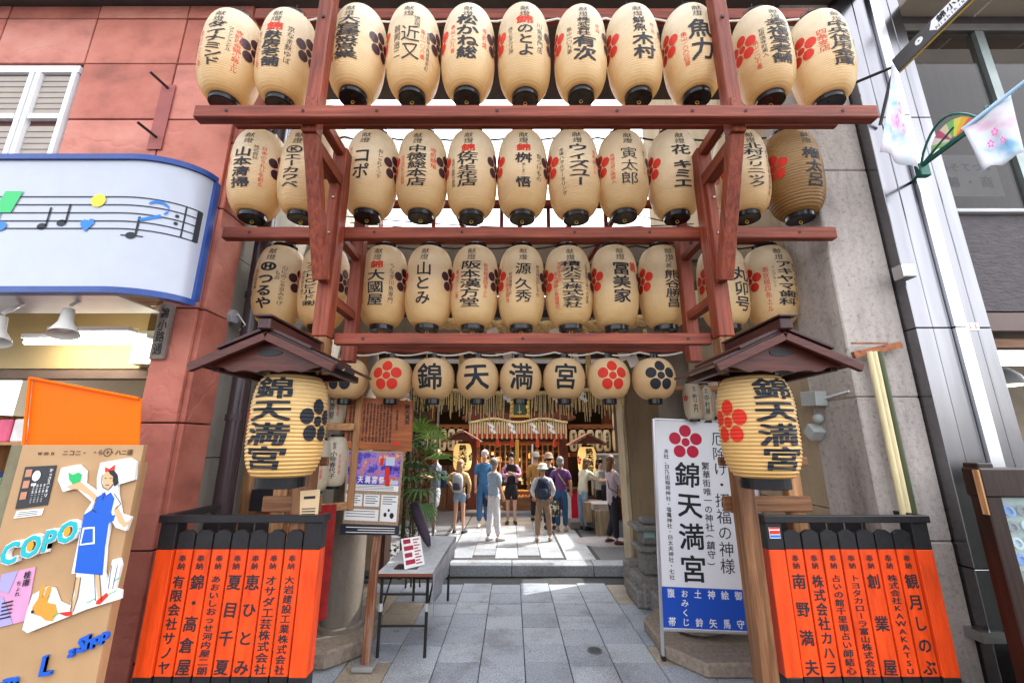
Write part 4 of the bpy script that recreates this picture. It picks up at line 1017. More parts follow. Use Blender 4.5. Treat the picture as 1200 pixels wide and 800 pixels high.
# ------------------------------------------------------------------ vermilion fence boxes with donors' names
M_VERM = mat('vermilion_paint', (0.74, 0.062, 0.008), 0.42, var=0.32, scale=5, bump=.2, bscale=30, stretch=(4, 4, .6))
M_VERMD = mat('vermilion_side', (0.60, 0.05, 0.01), 0.4, var=0.1)
FL = ['有限会社サノヤ', '錦・高倉屋', 'あおいしおっせ河内屋二朗', '夏目千夏', '恵ひとみ', 'オサダ工芸株式会社', '大岩建設工業株式会社']
FR_ = ['南野満夫', '株式会社カハラ', '占いの館千里眼占い師結心', 'トヨタカローラ富山株式会社', '創業屋', '株式会社KAWAKATSU', '観月しのぶ']
def fence(side, x0, x1, Y, names):
    t = thing('name_fence', 'vermilion and black picket box with donors names, %s of the entrance' % side, 'fence', ((x0 + x1) / 2, Y, 0), 'vermilion name fences')
    ztop, zblk, zor, zbot = 1.50, 1.33, .66, .0
    zr = zat(612, Y); 
    zb_ = zat(644, Y); zo = zat(794, Y)
    boxp('top_rail', M_BLACKP, t, x0 - .01, x1 + .015, Y - .015, Y + .03, zr, zr + .045, .004)
    boxp('top_rail', M_BLACKP, t, x0 - .01, x0 + .04, Y + .031, Y + .50, zr + .0, zr + .045, .004)
    boxp('top_rail', M_BLACKP, t, x1 - .03, x1 + .015, Y + .031, Y + (.10 if side == 'left' else .28), zr + .0, zr + .045, .004)
    boxp('base', M_BLACKP, t, x0 - .01, x1 + .01, Y - .012, Y + (.11 if side == 'left' else .30), 0, .10, .004)
    pw = .105
    for (a, b_) in ((x0, x0 + pw), (x1 - pw, x1)):
        p = boxp('corner_post', M_VERM, t, a, b_, Y, Y + .09, zo, zb_, .003)
        boxp('post_top', M_BLACKP, p, a, b_, Y, Y + .09, zb_ + .001, zr - .001, .003); boxp('post_foot', M_BLACKP, p, a, b_, Y, Y + .09, .101, zo - .001, .003)
    n = 7; gap = .012; sw = (x1 - x0 - 2 * pw - gap * (n + 1)) / n
    for i, nm in enumerate(names):
        a = x0 + pw + gap + i * (sw + gap); b_ = a + sw; m_ = (a + b_) / 2; zp = zr - .045
        s = boxp('slat', M_VERM, t, a, b_, Y + .012, Y + .034, zo, zb_, .002)
        b = MB(); b.prism([(a, zb_ + .001), (b_, zb_ + .001), (b_, zp - .022), (m_ + .018, zp), (m_ - .018, zp), (a, zp - .022)], lambda u, v, w: Vector((u, Y + .012 + w, v)), .022)
        b.build('slat_cap', M_BLACKP, s, bevel=.002); boxp('slat_foot', M_BLACKP, s, a, b_, Y + .012, Y + .034, .101, zo - .001)
        V, Fc = [], []; column(V, Fc, '奉納', 0, zb_ - .03, zb_ - .115, .046, .02)
        L = len(nm); H = zb_ - zo - .155; top = zb_ - .145
        w = .088 if L <= 5 else .074 if L <= 9 else .062
        if L <= 5:
            step = H / L
            for k, ch in enumerate(nm): add_char(V, Fc, ch, 0, top - .04 - (H - .08) * k / max(1, L - 1), w, w, .03)
        else: column(V, Fc, nm, 0, top, top - H, w, .03, .95)
        flat('lettering', V, Fc, M_INK, s, plane_fn((m_, Y + .012, 0), (1, 0, 0), (0, 0, 1), .002))
    boxp('mid_rail', M_VERMD, t, x0 + pw + .001, x1 - pw - .001, Y + .036, Y + .07, zo + .06, zo + .11)
    boxp('mid_rail', M_VERMD, t, x0 + pw + .001, x1 - pw - .001, Y + .036, Y + .07, zb_ - .11, zb_ - .05)
    # rear row of pickets and one side
    for i in range(8):
        a = x0 + .02 + i * (x1 - x0 - .02) / 8; b_ = a + sw
        if side == 'left' and b_ > x1 - .16: continue
        s = boxp('slat', M_VERMD, t, a, b_, Y + .36, Y + .382, .1, zb_ - .02, .002)
        m_ = (a + b_) / 2; zp = zr - .03
        b = MB(); b.prism([(a, zb_ - .019), (b_, zb_ - .019), (b_, zp - .022), (m_ + .018, zp), (m_ - .018, zp), (a, zp - .022)], lambda u, v, w: Vector((u, Y + .36 + w, v)), .022)
        b.build('slat_cap', M_BLACKP, s, bevel=.002)
    xs = x0 if side == 'right' else x1
    for k in range(2 if side == 'right' else 0):
        y0 = Y + .10 + .125 * k; xx = xs if side == 'right' else xs - .022
        s = boxp('slat', M_VERM, t, xx, xx + .022, y0, y0 + .112, .1, zb_ - .0, .002)
        V, Fc = [], []; column(V, Fc, ('奉納株式会社錦', '奉納岩田屋')[k], 0, zb_ - .05, zo + .05, .05, .01)
        if side == 'right': flat('lettering', V, Fc, M_INK, s, plane_fn((xx, y0 + .056, 0), (0, -1, 0), (0, 0, 1), .002))
        boxp('slat_cap', M_BLACKP, s, xx, xx + .022, y0, y0 + .112, zb_ + .001, zr - .03, .002)
    return t, zr, zb_
fence('left', -2.225, -1.205, 2.85, FL)
fr_t, zr, zb_ = fence('right', 1.655, 2.715, 2.94, FR_)
b = MB(); b.box(1.672, 1.742, 2.936, 2.9385, zb_ + .07, zb_ + .135); st = b.build('sticker', M_PAPER, fr_t)
V, Fc = [], []; rect(V, Fc, -.033, .033, .02, .03); rect(V, Fc, -.033, .033, -.01, .012); flat('red_bars', V, Fc, M_REDINK, st, plane_fn((1.707, 2.936, zb_ + .105), (1, 0, 0), (0, 0, 1), .002))
V, Fc = [], []; rect(V, Fc, -.033, .033, -.03, -.015); flat('blue_bar', V, Fc, BLUEP, st, plane_fn((1.707, 2.936, zb_ + .105), (1, 0, 0), (0, 0, 1), .002))

# ------------------------------------------------------------------ big white shrine sign
Ys = 4.62
sgn = thing('shrine_sign', 'white standing sign board with red plum crest and blue bottom band', 'sign', (1.9, Ys, 0))
A0 = at(769.5, 490, Ys); zt_, wS = A0.z, 1.06
M_ALU = mat('aluminium', (.62, .63, .68), .35, .7, .05)
ang = R_(-2.2); piv = Vector((1.44, Ys, .1))
RM = Matrix.Translation(piv) @ Matrix.Rotation(-ang, 4, 'Y') @ Matrix.Translation(-piv)
x0 = 1.455; x1 = x0 + wS; z0, z1 = .27, 2.27
def sbox(name, m, *a):
    b = MB(); b.box(*a, RM); return b.build(name, m, sgn, .003)
sbox('panel', mat('sign_white', (.76, .76, .80), .3, var=.02), x0 + .012, x1 - .012, Ys, Ys + .02, z0, z1)
sbox('leg', M_ALU, x0 - .012, x0 + .011, Ys - .012, Ys + .03, .02, z1 + .012)
sbox('leg', M_ALU, x1 - .011, x1 + .012, Ys - .012, Ys + .03, .02, z1 + .012)
sbox('frame_rail', M_ALU, x0 + .0115, x1 - .0115, Ys - .012, Ys + .03, z1 + .001, z1 + .018)
sbox('frame_rail', M_ALU, x0 + .0115, x1 - .0115, Ys - .012, Ys + .03, z0 - .02, z0 - .001)
for x in (x0, x1): sbox('foot', M_BLACKP, x - .018, x + .018, Ys - .018, Ys + .036, .0, .04)
sf_ = lambda lift: (lambda u, v: RM @ Vector((x0 + u, Ys - lift, z0 + v)))
H = z1 - z0
V, Fc = [], []; rect(V, Fc, .013, wS - .013, .01, .37); flat('blue_band', V, Fc, mat('blue_band', (.02, .085, .48), .35, var=0), sgn, sf_(.002))
V, Fc = [], []; crest(V, Fc, .335, H - .225, .185); flat('plum_crest', V, Fc, mat('crimson', (.50, .005, .04), .4, var=0), sgn, sf_(.002))
V, Fc = [], []
for k, ch in enumerate('錦天満宮'): add_char(V, Fc, ch, .335, H - .56 - .30 * k, .26, .25, .025)
column(V, Fc, '繁華街唯一の神社(鎮守)', .53, H - .42, .55, .085, .015, .95)
column(V, Fc, '厄除け・招福の神様', .685, H - .10, .50, .15, .012, .95)
column(V, Fc, '学業成就・商売繁盛', .93, H - .10, .50, .15, .012, .95)
column(V, Fc, '末社、日乃出稲荷神社・塩竈神社・白太夫神社・七社', .12, H - .30, .43, .055, .015, .95)
flat('lettering', V, Fc, M_INK, sgn, sf_(.003))
V, Fc = [], []
for k, s in enumerate(('腹帯', 'おみくじ', '土鈴', '神矢', '絵馬', '御守', '御神符')):
    x = .10 + .133 * k; n = len(s)
    for j, ch in enumerate(s): add_char(V, Fc, ch, x, .315 - (.25 * j / (n - 1)), .075, .085 if n < 4 else .07, .025)
flat('band_lettering', V, Fc, M_WHITE, sgn, sf_(.004))

# ------------------------------------------------------------------ notice boards at left
bp_ = atz(428, 783, 0.0); Yb = bp_.y
pst = thing('notice_post', 'slim brown wooden post carrying the notice boards', 'post', (bp_.x, Yb, 0))
b = MB(); b.bar((bp_.x, Yb, 0.04), (bp_.x + .03, Yb + .04, 1.95), .075, .06, (0, 1, 0)); b.build('pole', wood('post_wood', (.27, .10, .045), 'z', .6, (.42, .36, .30)), pst, bevel=.005)
boxp('foot', mat('foot_concrete', (.3, .29, .28), .8), pst, bp_.x - .11, bp_.x + .09, Yb - .09, Yb + .09, 0.003, .045, .01)
Yn = Yb - .06
def corner(px, py, Y=None): return at(px, py, Y or Yn)
nb = thing('history_board', 'brown wooden board densely written in black, above the festival poster', 'board', corner(443, 495))
a = [corner(402, 525), corner(482, 529), corner(484, 470), corner(408, 464)]
def slab4(name, m, parent, a, th, bevel=0.004):
    n = (a[1] - a[0]).cross(a[3] - a[0]).normalized()
    if n.y > 0: n = -n
    b = MB(); vs = [b.bm.verts.new(p) for p in a] + [b.bm.verts.new(p - n * th) for p in a]
    for f in ((0, 1, 2, 3), (7, 6, 5, 4), (0, 4, 5, 1), (1, 5, 6, 2), (2, 6, 7, 3), (3, 7, 4, 0)): b.bm.faces.new([vs[i] for i in f])
    return b.build(name, m, parent, bevel), n
def bilin(a, n, lift): return lambda u, v: (a[0] * (1 - u) + a[1] * u) * (1 - v) + (a[3] * (1 - u) + a[2] * u) * v + n * lift
slab, n_ = slab4('board', wood('board_wood', (.40, .115, .035), 'x', .5, (.50, .18, .06), .3), nb, a, .03)
fn = bilin(a, n_, .003)
V, Fc = [], []
random.seed(3)
CH = '御祭神菅原道真公創建長保五年京都新京極錦小路由緒鎮守学業成就商売繁盛湧水神社祈願明治維新後移転社殿境内'
for k in range(15):
    x = .82 - .051 * k - (.04 if k > 1 else 0)
    s = '錦天満宮' if k == 0 else ''.join(random.choice(CH + 'のにをはとたりしまいてる') for _ in range(22 if k > 1 else 9))
    if k == 0: column(V, Fc, s, .92, .93, .52, .085, .03)
    else: column(V, Fc, s, x, .9 if k > 1 else .8, .14 if k > 1 else .4, .036, .02)
flat('lettering', V, Fc, M_INK, nb, fn)
V, Fc = [], []; rect(V, Fc, .74, .81, .10, .18); flat('red_seal', V, Fc, M_REDINK, nb, fn)
po = thing('festival_poster', 'framed festival poster with blue night photo over printed text panels', 'poster', corner(435, 570))
a = [corner(401, 613), corner(466, 616), corner(473, 529), corner(407, 527)]
Mfr = mat('poster_frame', (.36, .25, .17), .4, var=.4, scale=60)
slab, n_ = slab4('frame', Mfr, po, a, .02)
fn = bilin(a, n_, .003)
m, nt_, b_ = _nodes('night_photo')
vo = _noise(nt_, 9, 5, (1, 1, 1), .6); nt_.links.new(_ramp(nt_, vo, [(.32, (.015, .01, .06)), (.45, (.09, .06, .45)), (.52, (.35, .2, .6)), (.58, (.5, .12, .08)), (.66, (.7, .5, .35))]), b_.inputs['Base Color'])
b_.inputs['Roughness'].default_value = .15
V, Fc = [], []; rect(V, Fc, .04, .96, .53, .975); flat('photo', V, Fc, m, po, fn)
V, Fc = [], []; rect(V, Fc, .04, .96, .45, .529); rect(V, Fc, .03, .64, .05, .20); rect(V, Fc, .03, .33, .24, .40); rect(V, Fc, .36, .64, .24, .40); rect(V, Fc, .67, .97, .05, .40); flat('text_panels', V, Fc, M_PAPER, po, bilin(a, n_, .004))
V, Fc = [], []
for k in range(4): rect(V, Fc, .06, .30 - .05 * (k % 2), .37 - .03 * k, .38 - .03 * k)
for k in range(4): rect(V, Fc, .39, .61 - .04 * (k % 2), .37 - .03 * k, .38 - .03 * k)
for k in range(4): rect(V, Fc, .70, .94 - .07 * (k % 2), .37 - .03 * k, .38 - .03 * k)
for k in range(3): rect(V, Fc, .06, .58, .17 - .035 * k, .178 - .035 * k)
for k in range(3): rect(V, Fc, .08, .88, .51 - .02 * k, .516 - .02 * k)
for (x, y, r) in ((.76, .14, .03), (.88, .13, .04), (.82, .2, .02)): disc(V, Fc, x, y, r, 8, 1)
flat('print', V, Fc, M_INK, po, bilin(a, n_, .006))
V, Fc = [], []; line(V, Fc, '錦天満宮祭', .40, .60, .10, .125, .04); flat('title', V, Fc, M_WHITE, po, bilin(a, n_, .005))
V, Fc = [], []
for (x0, x1, y0, y1) in ((.70, .78, .60, .78), (.72, .80, .52, .60), (.60, .66, .8, .9)): rect(V, Fc, x0, x1, y0, y1)
flat('red_figure', V, Fc, M_REDINK, po, bilin(a, n_, .004))
V, Fc = [], []
for (x0, x1, y0, y1) in ((.70, .86, .80, .92), (.82, .95, .54, .60)): rect(V, Fc, x0, x1, y0, y1)
flat('white_figure', V, Fc, mat('pale_print', (.5, .55, .7), .4, var=0), po, bilin(a, n_, .004))
a = [corner(398, 626), corner(467, 627), corner(468, 616), corner(399, 614)]
slab, n_ = slab4('caption_strip', mat('slate_strip', (.03, .035, .05), .4), po, a, .02, .002)
V, Fc = [], []
for k in range(3): rect(V, Fc, .1 + .2 * (k % 2), .93, .72 - .25 * k, .80 - .25 * k)
flat('print', V, Fc, M_PAPER, po, bilin(a, n_, .003))
# small A-board card on the left fence
p = at(362, 588, 2.95); cd = thing('paper_card', 'small orange and white card standing on the left fence rail', 'card', p)
a = [at(351, 606, 2.9), at(372, 606, 2.9), at(375, 573, 2.9), at(352, 575, 2.9)]
slab, n_ = slab4('card', mat('pale_orange_card', (.62, .45, .26), .6, var=.1, scale=9), cd, a, .006, 0)
V, Fc = [], []; rect(V, Fc, .2, .8, .68, .78)
for k in range(3): rect(V, Fc, .12, .85, .30 - .1 * k, .34 - .1 * k)
flat('print', V, Fc, M_INK, cd, bilin(a, n_, .002))

# ------------------------------------------------------------------ torii and gate beyond
tor = thing('stone_torii', 'weathered stone torii gate whose lintel crosses behind the third lantern row', 'gate', (0.06, 4.8, 0))
for cx, r0, lab in ((-1.81, .205, 'l'), (1.94, .215, 'r')):
    b = MB(); b.lathe([(r0 + .035, .152), (r0 + .03, .19), (r0 + .005, .20)] + [(r0 - .004 * k, .2 + .37 * k) for k in range(10)], 36, (cx, 5.0, 0))
    autosmooth(b.build('column', concrete('weathered_granite', (.235, .20, .165), .3, .7), tor))
b = MB()
def kas(z0, z1, y0, y1, rise, x0, x1, name):
    b = MB(); n = 24; pr = None
    for i in range(n + 1):
        x = x0 + (x1 - x0) * i / n; u = abs((x - .06) / 2.6); dz = rise * max(0, u - .3) ** 2
        cur = [b.bm.verts.new(p) for p in ((x, y0, z0 + dz), (x, y1, z0 + dz), (x, y1 + .02, z1 + dz), (x, y0 - .02, z1 + dz))]
        if pr:
            for k in range(4): b.bm.faces.new((pr[k], pr[(k + 1) % 4], cur[(k + 1) % 4], cur[k]))
        else: b.bm.faces.new(cur)
        pr = cur
    b.bm.faces.new(pr[::-1]); return b.build(name, MATS['weathered_granite'], tor)
kas(4.15, 4.45, 4.74, 5.26, .20, -2.49, 2.59, 'top_lintel'); kas(3.90, 4.148, 4.82, 5.18, .20, -2.49, 2.59, 'under_lintel')
boxp('tie_beam', MATS['weathered_granite'], tor, -2.49, 2.59, 4.90, 5.10, 3.28, 3.52, .015)
boxp('strut', MATS['weathered_granite'], tor, -.06, .18, 4.88, 5.12, 3.522, 3.898, .01)
def rope(pts, R=.045, n_=3, turns=5.5):
    b = MB(); L = [0]
    for p, q in zip(pts, pts[1:]): L.append(L[-1] + (Vector(q) - Vector(p)).length)
    for s in range(n_):
        tp = []
        for p, l in zip(pts, L):
            a = l * turns * 2 * PI / 1.0 + s * 2 * PI / n_
            tp.append(Vector(p) + Vector((0, math.cos(a), math.sin(a))) * R * .55)
        b.tube(tp, R * .62, 8)
    return b
pts = []
for i in range(141):
    u = i / 140; x = -1.0 + 2.75 * u; pts.append((x, 4.50, zat(377, 4.5) - .06 * math.sin(PI * u) + .30 * max(0, u - .78) ))
sr_ = thing('sacred_rope', 'thick twisted straw rope with tassels and white zigzag papers hung on the torii', 'rope', (.3, 4.5, 3.3))
rope(pts, .062, 3, 2.6).build('rope', M_STRAW, sr_, smooth=True)
for px in (541, 614, 688, 756):
    p = at(px, 392, 4.48)
    b = MB()
    for k in range(26):
        a = random.uniform(0, 2 * PI); r = random.uniform(0, .035)
        b.tube([p + Vector((r * .3 * math.cos(a), r * .3 * math.sin(a), -.0)), p + Vector((r * math.cos(a), r * math.sin(a), -random.uniform(.32, .52)))], .0045, 4)
    b.tube([p + Vector((0, 0, .06)), p + Vector((0, 0, -.05))], .022, 8)
    b.build('straw_tassel', M_STRAW, sr_)
def shide(parent, p, w, h, n=3, name='zigzag_paper'):
    b = MB(); 
    for k in range(n):
        x = (k % 2) * w * .55 - w * .2; z = -k * h / n * .86
        b.box(p.x + x - w / 2, p.x + x + w / 2, p.y + .004 * k, p.y + .004 * k + .002, p.z + z - h / n, p.z + z)
    bmesh.ops.rotate(b.bm, verts=b.bm.verts, cent=p, matrix=Matrix.Rotation(R_(-22), 3, 'Y'))
    return b.build(name, M_PAPER, parent)
for px, py in ((578, 384), (651, 384), (722, 390), (500, 392)): shide(sr_, at(px, py, 4.44), .12, .46, 4)
# gate building behind the torii: dark beams and roof
gt = thing('inner_gate', 'dark wooden inner gate roof hung with straw fringe behind the round lanterns', 'gate', (0.1, 7.2, 0))
M_DWX = wood('dark_beam_wood', (0.055, 0.028, 0.018), 'x', .6); M_DWZ = wood('dark_beam_wood_z', (0.11, 0.05, 0.03), 'z', .6)
boxp('roof', mat('dark_roof', (.06, .05, .045), .8, var=.3), gt, -2.5, 2.58, 6.2, 8.6, 4.05, 4.25)
for k in range(9): boxp('rafter', MATS['dark_beam_wood'], gt, -2.3 + .58 * k, -2.22 + .58 * k, 6.1, 8.5, 3.93, 4.048)
boxp('beam', M_DWX, gt, -2.5, 2.58, 7.0, 7.15, 3.45, 3.70, .01); boxp('beam', M_DWX, gt, -2.5, 2.58, 7.02, 7.12, 3.05, 3.20, .01)
boxp('beam', M_DWX, gt, -2.5, 2.58, 8.3, 8.45, 3.35, 3.60, .01)
for k in range(13): boxp('board', wood('dark_board', (.045, .03, .022), 'z', .7), gt, -2.45 + .385 * k, -2.075 + .385 * k, 7.06, 7.09, 3.72, 4.04)
boxp('end_wall', M_BEIGEW, gt, 1.845, 2.58, 6.9, 7.25, .156, 3.44, .01)
boxp('end_post', wood('pale_trim', (.48, .40, .26), 'z', .6), gt, 1.79, 1.842, 6.87, 7.27, .156, 3.44, .005)
boxp('end_wall', M_BEIGEW, gt, -2.5, -2.0, 6.95, 7.2, .156, 3.44, .01)
boxp('end_post', M_STEEL, gt, -1.22, -1.19, 6.9, 6.93, .15, 3.4)
boxp('end_post', M_DWZ, gt, -2.0, -1.93, 6.9, 7.25, .156, 3.44, .005)
# straw fringe rope at the gate
b = MB()
fr_pts = [(-1.6 + 3.4 * i / 100, 6.6, zat(452, 6.6) - .12 * math.sin(PI * i / 100)) for i in range(101)]
sr2 = thing('straw_fringe', 'wide straw fringe with small white papers hanging under the inner gate', 'rope', (.1, 6.6, 2.8))
rope(fr_pts, .03, 3, 5).build('rope', M_STRAW, sr2, smooth=True)
b = MB()
for i in range(150):
    x = -1.58 + 3.36 * i / 149 + random.uniform(-.01, .01); z = zat(452, 6.6) - .12 * math.sin(PI * (x + 1.6) / 3.4)
    if abs(x - .1) < .25 and random.random() < .5: continue
    b.tube([(x, 6.6, z), (x + random.uniform(-.02, .02), 6.6 + random.uniform(-.03, .03), z - random.uniform(.22, .5))], .006, 4)
struct(b.build('straw', M_STRAW, sr2), kind='stuff')
for x in (-.62, -.15, .62, 1.05): shide(sr2, Vector((x, 6.55, zat(452, 6.6) - .05)), .06, .26, 4)

# ------------------------------------------------------------------ side racks of white lanterns along the passage walls
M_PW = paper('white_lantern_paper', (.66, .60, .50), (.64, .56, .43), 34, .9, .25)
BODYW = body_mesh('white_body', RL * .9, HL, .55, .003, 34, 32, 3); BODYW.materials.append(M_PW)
def white_lantern(p, sc, label, txt, grp, rz=0.0, crestside=1):
    t = thing('white_lantern', label, 'lantern', p, grp); t.scale = (sc, sc, sc); t.rotation_euler = (0, 0, rz)
    child('lantern_body', BODYW, t); child('bottom_ring', RING, t, -HL - .045); child('top_ring', RING, t, HL - .012)
    V, Fc, VR, FR = [], [], [], []
    column(V, Fc, '献燈', 0, .30, .19, .06, .01); column(V, Fc, txt, 0, .16, -.26, .10, .02); crest(VR, FR, -.16 * crestside, .06, .07)
    column(VR, FR, '新京極通', .10, .12, -.2, .04, .01)
    for nm, A, B, m in (('lettering', V, Fc, M_INK), ('red_crest', VR, FR, M_REDINK)):
        bm_cut = wrap_text(nm, A, B, m, t, lambda z: r_long(z, RL * .9, HL, .55), RL * .9)
    return t
lr = thing('lantern_shelf', 'raw timber shelf frame of spare white lanterns behind the left big lantern', 'shelf', (-1.95, 4.2, 0))
for x, y, zb0 in ((-1.99, 4.0, 0), (-2.40, 4.0, 0), (-1.60, 4.42, 1.38)): boxp('upright', rawwood('z'), lr, x - .035, x + .035, y - .03, y + .03, zb0, 3.2, .004)
for z in (1.42, 2.18, 2.72):
    b = MB(); b.bar((-2.42, 4.0 + .062, z), (-1.62, 4.38, z), .05, .07); b.build('shelf_rail', rawwood('x'), lr, bevel=.004)
for k, (px, py, Y, sc, tx) in enumerate(((393, 540, 4.42, .62, '小笹春代子'), (372, 545, 4.3, .62, '山田屋'), (392, 474, 4.5, .62, '井筒屋'), (372, 478, 4.35, .62, '丸太'), )):
    white_lantern(at(px, py, Y), sc, 'white lantern on the left timber shelf, ' + ('lower one showing red crest', 'lower one hidden by the big lantern', 'upper one under the round lantern', 'upper one hidden by the big lantern')[k], tx, 'white lanterns on the left shelf', R_(12))
cl = MB(); n = 22
x0, y0, x1, y1 = -2.1, 3.85, -1.66, 4.2
vs = []
for i in range(n + 1):
    u = i / n; x = x0 + (x1 - x0) * u; y = y0 + (y1 - y0) * u + .02 * math.sin(u * 40)
    vs.append((cl.bm.verts.new((x, y, .5)), cl.bm.verts.new((x, y - .005, 1.46))))
for a, b_ in zip(vs, vs[1:]): cl.bm.faces.new((a[0], b_[0], b_[1], a[1]))
o = cl.build('red_cloth', mat('dark_red_cloth', (.26, .012, .012), .7, var=.3, scale=12), None)
sm = o.modifiers.new('s', 'SOLIDIFY'); sm.thickness = .008
tag(o, 'dark red pleated cloth hung below the left lantern shelf', 'cloth')
boxp('black_band', M_BLACKP, lr, -2.3, -2.0, 3.9, 3.95, 1.44, 1.62)
for k, (px, py) in enumerate(((812, 470), (826, 472), (838, 468))):
    white_lantern(at(px, py, 4.55 + .1 * k), .50, 'small cream lantern between shrine sign and big right lantern, ' + ('left one', 'middle one', 'right one')[k], ('竹内', '中村屋', '亀末')[k], 'small lanterns above the shrine sign', R_(-10), 9)
b = MB(); b.bar((1.55, 4.6, 2.62), (2.59, 4.6, 2.60), .05, .05); tag(b.build('hanging_rail', rawwood('x'), None, .004), 'short raw timber rail above the shrine sign carrying small lanterns', 'rail')
b = MB(); b.bar((1.60, 3.3, 2.52), (2.2, 4.4, 2.78), .06, .06); tag(b.build('slanting_rail', rawwood('y'), None, .004), 'slanting raw timber rail under the right end of the third beam', 'rail')

# ------------------------------------------------------------------ folding table and what stands on it
tb = thing('folding_table', 'low folding table with grey draped cloth and black steel legs', 'table', (-1.1, 5.4, 0))
zt = .755
boxp('table_top', mat('grey_tabletop', (.44, .46, .50), .45, var=.2, scale=12, bump=.1, bscale=20), tb, -1.36, -.80, 4.62, 6.4, zt - .02, zt, .004)
boxp('edge_strip', mat('brown_edge', (.22, .07, .04), .5), tb, -1.362, -.798, 4.612, 4.619, zt - .03, zt - .002)
# side cloth, sagging at the front
b = MB(); n = 24; vs = []
for i in range(n + 1):
    u = i / n; y = 4.60 + 1.82 * u; d = .40 - .08 * math.sin(u * PI * .5) * 1.6 - .02 * math.sin(u * 9)
    row = []
    for j in range(6):
        w = j / 5; row.append(b.bm.verts.new((-.788 + .02 * math.sin(u * 23 + w * 2) * w, y, zt + .004 - d * w * (1 - .35 * u))))
    vs.append(row)
for A, B in zip(vs, vs[1:]):
    for j in range(5): b.bm.faces.new((A[j], B[j], B[j + 1], A[j + 1]))
cl_ = b.build('side_cloth', mat('grey_plastic_cloth', (.26, .26, .29), .35, var=.35, scale=5, bump=.5, bscale=9), tb, smooth=True)
sm = cl_.modifiers.new('s', 'SOLIDIFY'); sm.thickness = .006
for y in (4.68, 6.2):
    for x in (-1.31, -.85):
        b = MB(); b.tube([(x, y, 0.0), (x, y, zt - .03)], .016, 8); b.build('leg', M_BLACKP, tb)
    b = MB(); b.tube([(-1.31, y, .27), (-.85, y, .27)], .011, 6); b.tube([(-1.31, y, .55), (-.85, y, .55)], .011, 6); b.build('crossbar', M_BLACKP, tb)
for x in (-1.31, -.85):
    b = MB(); b.tube([(x, 4.70, .38), (x, 5.2, zt - .03)], .009, 6); b.build('stay', M_BLACKP, tb)
for x in (-1.31, -.85):
    b = MB(); b.tube([(x, 4.68, .40), (x, 4.68, .47)], .022, 8); b.build('tape', mat('silver_tape', (.5, .5, .5), .4), tb)
lf = thing('leaflet_stand', 'white card with red print leaning on the front of the folding table', 'leaflet', at(468, 645, 4.9))
a = [Vector((-1.10, 4.72, zt + .01)), Vector((-.93, 4.90, zt + .01)), Vector((-1.02, 5.02, zt + .27)), Vector((-1.19, 4.86, zt + .27))]
slab, n_ = slab4('card', M_PAPER, lf, a, .005, 0)
V, Fc = [], []
for k in range(4): rect(V, Fc, .08, .45 + .1 * (k % 2), .80 - .23 * k, .95 - .23 * k)
for k in range(9): rect(V, Fc, .58, .9 - .1 * (k % 2), .88 - .1 * k, .92 - .1 * k)
flat('print', V, Fc, mat('wine_print', (.35, .02, .06), .5, var=0), lf, bilin(a, n_, .003))
b = MB(); b.bar((-1.10, 5.1, zt), (-1.10, 4.93, zt + .22), .05, .006); b.build('easel', mat('wine_card', (.25, .02, .05), .5), lf)
boxp('base', M_BLACKP, lf, -1.22, -.98, 4.76, 4.93, zt + .001, zt + .008)
# leaning dark padded sign
ds = thing('dark_folded_parasol', 'dark violet folded umbrella leaning at the back of the table', 'umbrella', (-1.1, 6.0, zt))
b = MB(); p0, p1 = Vector((-1.02, 5.62, zt + .03)), Vector((-1.30, 5.85, zt + .52))
b.tube([p0, p0.lerp(p1, .15), p0.lerp(p1, .6), p0.lerp(p1, .95), p1], [.02, .05, .075, .06, .02], 9); b.build('canopy', mat('violet_cloth', (.05, .035, .06), .5, bump=.4, bscale=30), ds, smooth=True)
b = MB(); b.tube([p0, p0 + (p0 - p1).normalized() * .02], .012, 8); b.build('tip', M_STEEL, ds)

# ------------------------------------------------------------------ fan palm and shrub at the left of the passage
LEAFM = [mat('palm_leaf_%d' % i, c, .45, var=.25, scale=12) for i, c in enumerate(((.11, .27, .045), (.24, .46, .08), (.06, .16, .035)))]
pa = thing('fan_palm', 'fan leaved palm with many narrow green fingers beside the history board', 'palm', (-1.35, 6.2, .15))
def fan(p, d, r, m, parent, nf=11):
    d = d.normalized(); side = d.cross(Vector((0, 0, 1))).normalized(); up = side.cross(d)
    b = MB()
    for k in range(nf):
        a = R_(-78 + 156 * k / (nf - 1)); dr = (d * math.cos(a) + side * math.sin(a)).normalized(); L = r * random.uniform(.8, 1.05)
        w = dr.cross(up).normalized() * .021
        drop = Vector((0, 0, -1))
        q1 = p + dr * L * .55; q2 = p + dr * L + drop * L * .30
        vs = [b.bm.verts.new(x) for x in (p, q1 + w, q1 - w, q2, q1 + up * .006)]
        b.bm.faces.new((vs[0], vs[1], vs[4])); b.bm.faces.new((vs[0], vs[4], vs[2])); b.bm.faces.new((vs[1], vs[3], vs[4])); b.bm.faces.new((vs[4], vs[3], vs[2]))
    b.build('leaf', m, parent, fixn=False)
random.seed(11)
stem_top = at(488, 540, 6.2)
for k in range(4):
    b = MB(); bx = Vector((-1.42 + .06 * k, 6.2 + .05 * (k % 2), .15)); b.tube([bx, stem_top + Vector((random.uniform(-.1, .1), random.uniform(-.1, .1), random.uniform(-.5, .1)))], .013, 6); b.build('stem', mat('palm_stem', (.09, .08, .03), .8), pa)
